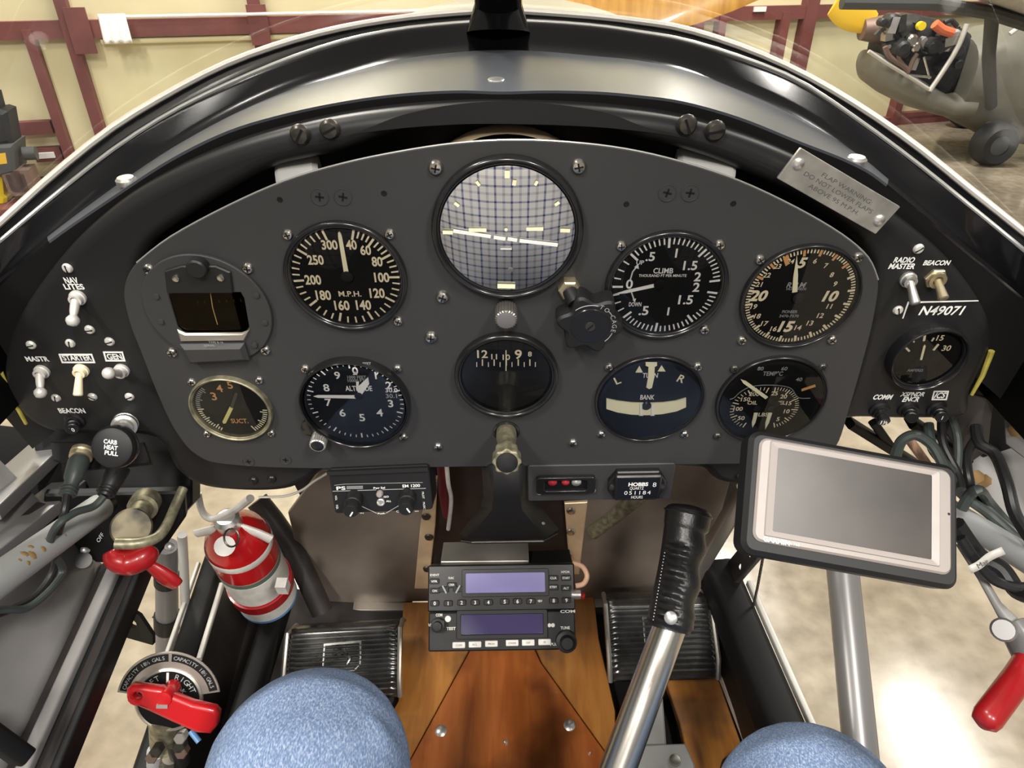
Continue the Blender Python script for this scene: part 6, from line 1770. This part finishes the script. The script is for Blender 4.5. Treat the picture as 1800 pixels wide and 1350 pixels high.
t = thing('cable_tag', 'white paper cable tag lettered Mag at the right', 'tag', M_)
rows = [[V((w_ * 1.5 * (i / 12 - 0.35), y, 0.0012 * math.sin(i * 0.6))) for i in range(13)] for y in (-h_ / 2, h_ / 2)]
Geo().grid(rows).obj('tag_paper', 'label_white', t).modifiers.new('s', 'SOLIDIFY').thickness = 0.0003
Geo().text('Mag', 0, 0, h_ * 0.6, 0.0018).obj('tag_lettering', 'engrave', t, 0)

# flap lever at the right edge
t = thing('flap_lever', 'red gripped flap lever on a grey clamp at the right edge', 'lever', Matrix.Translation(pd(1790, 1110, 0.50)))
o0 = pd(1790, 1110, 0.50)
Geo().tube([pd(*p) - o0 for p in ((1686, 955, 0.53), (1725, 1015, 0.52), (1752, 1062, 0.51), (1775, 1092, 0.505))], [0.0028, 0.0030, 0.0034, 0.0060], 12).obj('push_rod', 'grey_paint', t)
Geo().tube([pd(*p) - o0 for p in ((1778, 1092, 0.505), (1795, 1120, 0.50), (1812, 1160, 0.495), (1805, 1180, 0.492))], [0.010, 0.0135, 0.013, 0.012], 20, flat=0.7).obj('clamp_body', 'strut_grey', t, 60)
Geo().lathe([(0.0085, -0.006), (0.0085, 0.006), (0.007, 0.008), (0, 0.008)], 20, along(pd(1764, 1107, 0.50) - o0, CAM - o0)).obj('pivot_bolt', 'strut_grey', t)
Geo().tube([pd(*p) - o0 for p in ((1808, 1160, 0.495), (1790, 1190, 0.485), (1736, 1262, 0.47), (1730, 1272, 0.469), (1727, 1277, 0.468))], [0.0090, 0.0094, 0.0094, 0.0080, 0.0035], 24).obj('grip', 'red', t, 60)

# ================================================================== pilot
def bake(geo, name, m, parent, voxel, smooth_it=4, factor=0.5):
    o = geo.obj(name + '_tmp', m)
    r = o.modifiers.new('r', 'REMESH'); r.mode = 'VOXEL'; r.voxel_size = voxel; r.use_smooth_shade = True
    if smooth_it:
        s = o.modifiers.new('s', 'SMOOTH'); s.iterations = smooth_it; s.factor = factor
    dg = bpy.context.evaluated_depsgraph_get()
    me = bpy.data.meshes.new_from_object(o.evaluated_get(dg))
    me.name = name
    me.materials.clear(); me.materials.append(MATS[m])
    me.polygons.foreach_set('use_smooth', [True] * len(me.polygons))
    bpy.data.objects.remove(o, do_unlink=True)
    ob = bpy.data.objects.new(name, me); COL.objects.link(ob); ob.parent = parent
    return ob
def rings(g, secs, n=28):
    """elliptical body sections: (centre, half width x, half depth y) stacked bottom to top"""
    rows = [[V(c) + V((a * math.cos(q), b * math.sin(q), 0)) for q in [2 * math.pi * k / n for k in range(n)]] for c, a, b in secs]
    k = len(g.v); g.grid(rows, True); m = len(rows)
    g.f.append(tuple(k + i for i in range(n - 1, -1, -1))); g.f.append(tuple(k + (m - 1) * n + i for i in range(n)))
def limb(g, pts, radii, k=6, n=22):
    g.tube(spline(pts, k), radii, n)
HIP = V((0, -0.66, -0.37))
person = thing('person', 'seated person in blue jeans, only the two knees in view', 'person', Matrix.Translation(HIP))
def B(x, y, z): return V((x, y, z)) - HIP
KL, KR = B(*pd(545, 1358, 0.52)), B(*pd(1430, 1462, 0.52))
hipL, hipR = B(-0.10, -0.64, -0.37), B(0.11, -0.64, -0.37)
anL, anR = B(-0.19, -0.22, -0.50), B(0.27, -0.22, -0.50)
def legs(g, s):
    for hp, kn_, an_ in ((hipL, KL, anL), (hipR, KR, anR)):
        th = hp.lerp(kn_, 0.55); bk = kn_ + V((0, 0.0, 0))
        sh = kn_.lerp(an_, 0.45) + V((0, 0.01, 0))
        g.tube(spline([hp, th, hp.lerp(kn_, 0.85), kn_, kn_.lerp(an_, 0.22) + V((0, 0.01, 0)), sh, an_], 6), [0.092 * s, 0.087 * s, 0.078 * s, 0.076 * s, 0.066 * s, 0.060 * s, 0.050 * s], 26)
        g.lathe([(0, -0.076 * s), (0.045 * s, -0.06 * s), (0.072 * s, -0.025 * s), (0.076 * s, 0), (0.072 * s, 0.025 * s), (0.045 * s, 0.06 * s), (0, 0.076 * s)], 26, Matrix.Translation(kn_))
def torso(g, s, top=True):
    rings(g, [((0, 0, -0.10), 0.15 * s, 0.11 * s), ((0, 0, 0.0), 0.175 * s, 0.125 * s), ((0, 0.0, 0.10), 0.165 * s, 0.12 * s), ((0, 0.01, 0.25), 0.175 * s, 0.125 * s), ((0, 0.01, 0.36), 0.19 * s, 0.125 * s), ((0, 0.0, 0.45), 0.18 * s, 0.09 * s), ((0, 0.0, 0.50), 0.08 * s, 0.06 * s)])
shL, elL, wrL = B(-0.18, -0.65, 0.07), B(-0.30, -0.60, -0.17), B(-0.17, -0.47, 0.03)
shR, elR, wrR = B(0.18, -0.65, 0.07), B(0.30, -0.60, -0.17), B(0.17, -0.47, 0.03)
def arms(g, s, whole=True):
    for a, e, w in ((shL, elL, wrL), (shR, elR, wrR)):
        g.tube(spline([a, a.lerp(e, 0.5), e, e.lerp(w, 0.5), w], 6), [0.060 * s, 0.052 * s, 0.044 * s, 0.040 * s, 0.029 * s], 20)
bg = Geo()
legs(bg, 0.86); torso(bg, 0.93); arms(bg, 0.86)
bg.tube([B(0, -0.66, 0.10), B(0, -0.65, 0.24)], 0.055, 18)
hc = B(0, -0.635, 0.33)
rows = []
for i in range(15):
    v = i / 14; z = -0.115 + 0.235 * v
    rr_ = math.sqrt(max(0.0004, 1 - ((v - 0.52) / 0.53) ** 2))
    rows.append([hc + V((0.078 * rr_ * math.cos(q) * (0.86 if v < 0.35 else 1), 0.098 * rr_ * math.sin(q) + (0.008 if v < 0.4 else 0), z)) for q in [2 * math.pi * k / 26 for k in range(26)]])
k0 = len(bg.v); bg.grid(rows, True); bg.f.append(tuple(k0 + i for i in range(25, -1, -1))); bg.f.append(tuple(k0 + 14 * 26 + i for i in range(26)))
bg.tube([hc + V((0, 0.088, 0.02)), hc + V((0, 0.108, -0.015)), hc + V((0, 0.095, -0.028))], [0.008, 0.012, 0.008], 12)
for sx_ in (-1, 1): bg.tube([hc + V((sx_ * 0.075, -0.005, 0.025)), hc + V((sx_ * 0.086, -0.012, 0.005)), hc + V((sx_ * 0.076, -0.002, -0.028))], [0.012, 0.012, 0.008], 10)
bg.tube([hc + V((-0.022, 0.086, -0.055)), hc + V((0, 0.094, -0.056)), hc + V((0.022, 0.086, -0.055))], 0.007, 10)
for w, e, sx_ in ((wrL, elL, -1), (wrR, elR, 1)):
    d_ = (w - e).normalized(); pal = w + d_ * 0.05
    side = V((-sx_, 0, 0)); side = (side - d_ * side.dot(d_)).normalized(); nrm = d_.cross(side)
    bg.tube([w, w + d_ * 0.03, w + d_ * 0.09], [0.026, 0.034, 0.036], 16, flat=0.45, ref=side)
    for k, (off, ln) in enumerate(((0.030, 0.070), (0.010, 0.080), (-0.010, 0.075), (-0.030, 0.058))):
        b0 = w + d_ * 0.085 + side * off
        bg.tube([b0, b0 + d_ * ln * 0.5 + nrm * 0.004 * sx_, b0 + d_ * ln * 0.8 + side * 0.004 + nrm * 0.018 * sx_, b0 + d_ * ln * 0.9 + nrm * 0.034 * sx_], [0.0095, 0.009, 0.008, 0.007], 10)
    b0 = w + d_ * 0.03 + side * 0.03
    bg.tube([b0, b0 + side * 0.022 + d_ * 0.02, b0 + side * 0.030 + d_ * 0.045 + nrm * 0.01 * sx_], [0.013, 0.011, 0.008], 10)
for an_ in (anL, anR):
    bg.tube([an_ + V((0, -0.05, -0.03)), an_ + V((0, 0.04, -0.03)), an_ + V((0, 0.16, -0.04))], [0.03, 0.034, 0.026], 14, flat=0.8)
bake(bg, 'body', 'skin', person, 0.006, 2)
jg = Geo(); legs(jg, 1.0)
rings(jg, [((0, 0.0, -0.12), 0.13, 0.10), ((0, 0, -0.02), 0.19, 0.14), ((0, 0.0, 0.06), 0.18, 0.135)])
# creases on the inner side of the left knee
for (pa, pb, pc) in (((640, 1268, 0.4), (655, 1305, 0.395), (672, 1360, 0.39)), ((655, 1255, 0.415), (682, 1305, 0.405), (702, 1360, 0.4)), ((618, 1300, 0.39), (628, 1330, 0.385), (638, 1365, 0.38))):
    cpts = []
    for (x, y, z) in (pa, pb, pc):
        p = B(*pd(x, y, 0.50)); dirc = (p - KL)
        axis_ = (hipL - KL).normalized(); rd = dirc - axis_ * max(0, dirc.dot(axis_)); cpts.append(KL + axis_ * max(0, dirc.dot(axis_)) + rd.normalized() * 0.0745)
    jg.tube(spline(cpts, 5), [0.003, 0.0055, 0.0055, 0.004], 8)
bake(jg, 'jeans', 'denim', person, 0.0045, 4)
sg = Geo(); torso(sg, 1.04); arms(sg, 1.1)
sg.tube([B(0, -0.66, 0.12), B(0, -0.655, 0.18)], [0.072, 0.066], 20)
bake(sg, 'checked_shirt', 'plaid', person, 0.008, 5)
for k in range(4):
    Geo().lathe([(0.006, 0), (0.005, 0.002), (0, 0.0025)], 12, along(V((0.0, 0.131, 0.07 + 0.085 * k)), V((0, 0.3, 0.07 + 0.085 * k)))).obj('shirt_button', 'white', person)
hg = Geo()
rows = []
for i in range(9):
    v = i / 8; z = 0.01 + 0.118 * v; rr_ = math.sqrt(max(0.0004, 1 - (v * 0.985) ** 2))
    rows.append([hc + V((0.085 * rr_ * math.cos(q), 0.104 * rr_ * math.sin(q) * (0.92 if math.sin(q) > 0 and v < 0.5 else 1) - 0.008, z)) for q in [rad(150 + 240 * k / 24) for k in range(25)]] if v < 0.55 else
                [hc + V((0.085 * rr_ * math.cos(q), 0.104 * rr_ * math.sin(q) - 0.004, z)) for q in [rad(150 + 240 * k / 24) for k in range(25)]])
hg.grid(rows); hg.lathe([(0.083, 0.055), (0.078, 0.085), (0.055, 0.115), (0, 0.128)], 26, Matrix.Translation(hc + V((0, -0.008, 0))))
hg.obj('hair', 'hair', person, 70)
for sx_ in (-1, 1):
    e_ = hc + V((sx_ * 0.031, 0.084, 0.012)); Geo().lathe([(0, -0.011), (0.008, -0.008), (0.011, 0), (0.008, 0.008), (0, 0.011)], 14, Matrix.Translation(e_)).obj('eye', 'white', person, 80)
for an_ in (anL, anR):
    g = Geo(); g.tube([an_ + V((0, -0.065, -0.028)), an_ + V((0, -0.03, -0.022)), an_ + V((0, 0.06, -0.028)), an_ + V((0, 0.15, -0.036)), an_ + V((0, 0.185, -0.042))], [0.026, 0.042, 0.045, 0.04, 0.02], 18, flat=0.62, ref=V((1, 0, 0)))
    g.obj('shoe', 'rubber', person, 60)

# ================================================================== aircraft parked by the wall
gp = ground(1745, 290)
AM = basis(gp, (_ux * 0.9 + V((0.0, -0.25, 0))).normalized(), V((0, 0, 1)))
AMI = AM.inverted()
def al(px, py, z=0.0):
    o = AMI @ WCAM; d_ = AMI.to_3x3() @ wray(px, py); return o + d_ * ((z - o.z) / d_.z)
t = thing('parked_aircraft', 'olive drab light aircraft with its engine uncowled parked by the wall', 'aircraft', AM, world=True)
ZC = -0.45   # fuselage centreline lies beyond the near wheel
def hull(secs, m, name, n=28, p=2.6):
    rows = []
    for (x, yt, yb, hw) in secs:
        a = al(x, yt, ZC); b = al(x, yb, ZC); cy = (a.y + b.y) / 2; hh = (a.y - b.y) / 2
        row = []
        for k in range(n):
            q = 2 * math.pi * k / n; c_, s_ = math.cos(q), math.sin(q)
            row.append(V(((a.x + b.x) / 2, cy + hh * (abs(s_) ** (2 / p)) * (1 if s_ > 0 else -1), ZC + hw * (abs(c_) ** (2 / p)) * (1 if c_ > 0 else -1))))
        rows.append(row)
    g = Geo().grid(rows, True); m_ = len(rows)
    g.f.append(tuple(range(n - 1, -1, -1))); g.f.append(tuple((m_ - 1) * n + i for i in range(n)))
    return g.obj(name, m, t, 50)
hull([(1668, 62, 196, 0.40), (1700, 46, 212, 0.42), (1745, 38, 232, 0.43), (1800, 40, 246, 0.43), (1880, 50, 262, 0.42), (1990, 70, 262, 0.36), (2150, 95, 250, 0.26), (2400, 120, 230, 0.12)], 'olive_skin', 'fuselage')
hull([(1524, 88, 132, 0.22), (1532, 92, 146, 0.30), (1560, 112, 166, 0.36), (1600, 136, 186, 0.39), (1640, 160, 198, 0.40), (1676, 150, 204, 0.40)], 'olive_skin', 'lower_cowl')
hull([(1545, 28, 122, 0.20), (1580, 22, 140, 0.24), (1625, 32, 160, 0.24), (1668, 50, 165, 0.2), (1684, 60, 160, 0.16)], 'engine_black', 'engine_block', 14, 4)
random.seed(11)
for k in range(46):
    x = random.uniform(1540, 1680); yt = 34 + max(0, (x - 1600)) * 0.35; y = random.uniform(yt, min(118, 60 + (x - 1530) * 0.8))
    c_ = al(x, y, ZC + 0.26 + random.uniform(-0.02, 0.08)); s_ = random.uniform(0.04, 0.11)
    mm_ = random.choice(['engine_black', 'engine_black', 'machine_grey', 'grey_paint', 'steel', 'engine_black'])
    rot_ = Matrix.Translation(c_) @ Matrix.Rotation(random.uniform(0, 3), 4, 'Z')
    if k % 3 == 0: Geo().lathe([(0, 0), (s_ * 0.6, 0), (s_ * 0.6, s_), (s_ * 0.4, s_ * 1.2), (0, s_ * 1.2)], 10, rot_).obj('engine_fitting', mm_, t)
    else: Geo().box((0, 0, 0), (s_ * 1.5, s_ * 0.7, s_), rot_).obj('engine_fitting', mm_, t)
zf = ZC + 0.41
def atube(pts, r_, m, name): return Geo().tube(spline([al(x, y, zf) for x, y in pts], 4), r_, 10).obj(name, m, t)
atube([(1700, 42), (1684, 82), (1660, 122), (1634, 160)], 0.022, 'light_edge', 'firewall_edge')
atube([(1527, 90), (1560, 112), (1600, 136), (1634, 158)], 0.016, 'light_edge', 'cowl_lip')
atube([(1556, 82), (1564, 100), (1590, 118), (1596, 128)], 0.022, 'exhaust', 'exhaust_pipe'); atube([(1584, 86), (1580, 104), (1592, 120)], 0.02, 'exhaust', 'exhaust_pipe'); atube([(1612, 94), (1604, 108), (1598, 124)], 0.02, 'exhaust', 'exhaust_pipe')
atube([(1624, 100), (1634, 138)], 0.01, 'steel', 'engine_mount_tube'); atube([(1600, 132), (1636, 136)], 0.012, 'steel', 'engine_mount_tube')
atube([(1643, 42), (1656, 52), (1674, 58)], 0.04, 'orange_hose', 'orange_hose'); atube([(1660, 40), (1672, 36), (1682, 46)], 0.02, 'engine_black', 'black_hose')
c_ = al(1616, 45, zf); Geo().lathe([(0, 0), (0.035, 0.0), (0.035, 0.05), (0, 0.05)], 12, Matrix.Translation(c_)).obj('yellow_cap', 'machine_yellow', t)
a = al(1532, 42, ZC); b = al(1470, 2, ZC)
rows = []
for i in range(8):
    u = i / 7; c_ = a.lerp(b, u); dirn = (b - a).normalized(); pn = V((-dirn.y, dirn.x, 0)); ch = 0.13 * (0.7 + 0.5 * math.sin(u * 2.6))
    rows.append([c_ + pn * ch * math.cos(q) + V((0, 0, 1)) * 0.02 * math.sin(q) for q in [2 * math.pi * k / 12 for k in range(12)]])
g = Geo().grid(rows, True); g.f.append(tuple(range(7 * 12, 8 * 12))); g.obj('propeller_blade', 'prop_yellow', t)
c_ = al(1524, 52, ZC); Geo().cyl(c_ + V((-0.05, 0, 0)), c_ + V((0.25, 0, 0)), 0.09, 0.14, 18).obj('propeller_hub', 'exhaust', t)
# undercarriage
def wheel(px, py, rpx, z, name):
    c_ = al(px, py, z); r_ = (al(px + rpx, py, z) - c_).length
    c_ = V((c_.x, r_, c_.z))
    o_ = Geo().lathe([(r_ * 0.45, -0.10), (r_ * 0.8, -0.11), (r_ * 0.97, -0.07), (r_, 0), (r_ * 0.97, 0.07), (r_ * 0.8, 0.11), (r_ * 0.45, 0.10)], 32, Matrix.Translation(c_)).obj('tyre', 'tyre', t)
    Geo().lathe([(0, -0.09), (r_ * 0.46, -0.09), (r_ * 0.46, 0.09), (r_ * 0.2, 0.10), (0, 0.11)], 24, Matrix.Translation(c_)).obj('wheel_hub', 'machine_grey', o_)
    return c_
w0 = wheel(1745, 258, 36, 0.0, 'w'); w1_ = wheel(1668, 300, 34, -1.7, 'w')
Geo().tube([w0 + V((0, 0, -0.1)), al(1740, 210, ZC + 0.3)], 0.035, 10).obj('gear_leg', 'olive_skin', t)
Geo().tube([w1_ + V((0, 0, 0.1)), al(1735, 215, ZC - 0.2)], 0.03, 10).obj('gear_leg', 'olive_skin', t)
Geo().tube([al(1742, 185, ZC + 0.44), al(1738, 100, ZC + 0.9), al(1745, 15, ZC + 1.2)], 0.05, 12).obj('wing_strut', 'machine_grey', t)
Geo().tube([al(1480, 4, ZC + 1.2), al(1640, 6, ZC + 1.2), al(1740, 22, ZC + 1.2), al(1860, 60, ZC + 1.2)], 0.05, 10).obj('wing_edge', 'machine_grey', t)
pa, pb, pc, pd_ = al(1700, -6, ZC + 1.2), al(1860, 48, ZC + 1.2), al(1900, -60, ZC + 2.6), al(1650, -80, ZC + 2.6)
o_ = Geo().add([pa, pb, pc, pd_], [(0, 1, 2, 3)]).obj('wing_panel', 'label_white', t); o_.modifiers.new('s', 'SOLIDIFY').thickness = 0.05
Geo().tube([al(1775, 60, ZC + 0.5), al(1805, 38, ZC + 0.5)], 0.02, 8).obj('window_tube', 'light_edge', t)
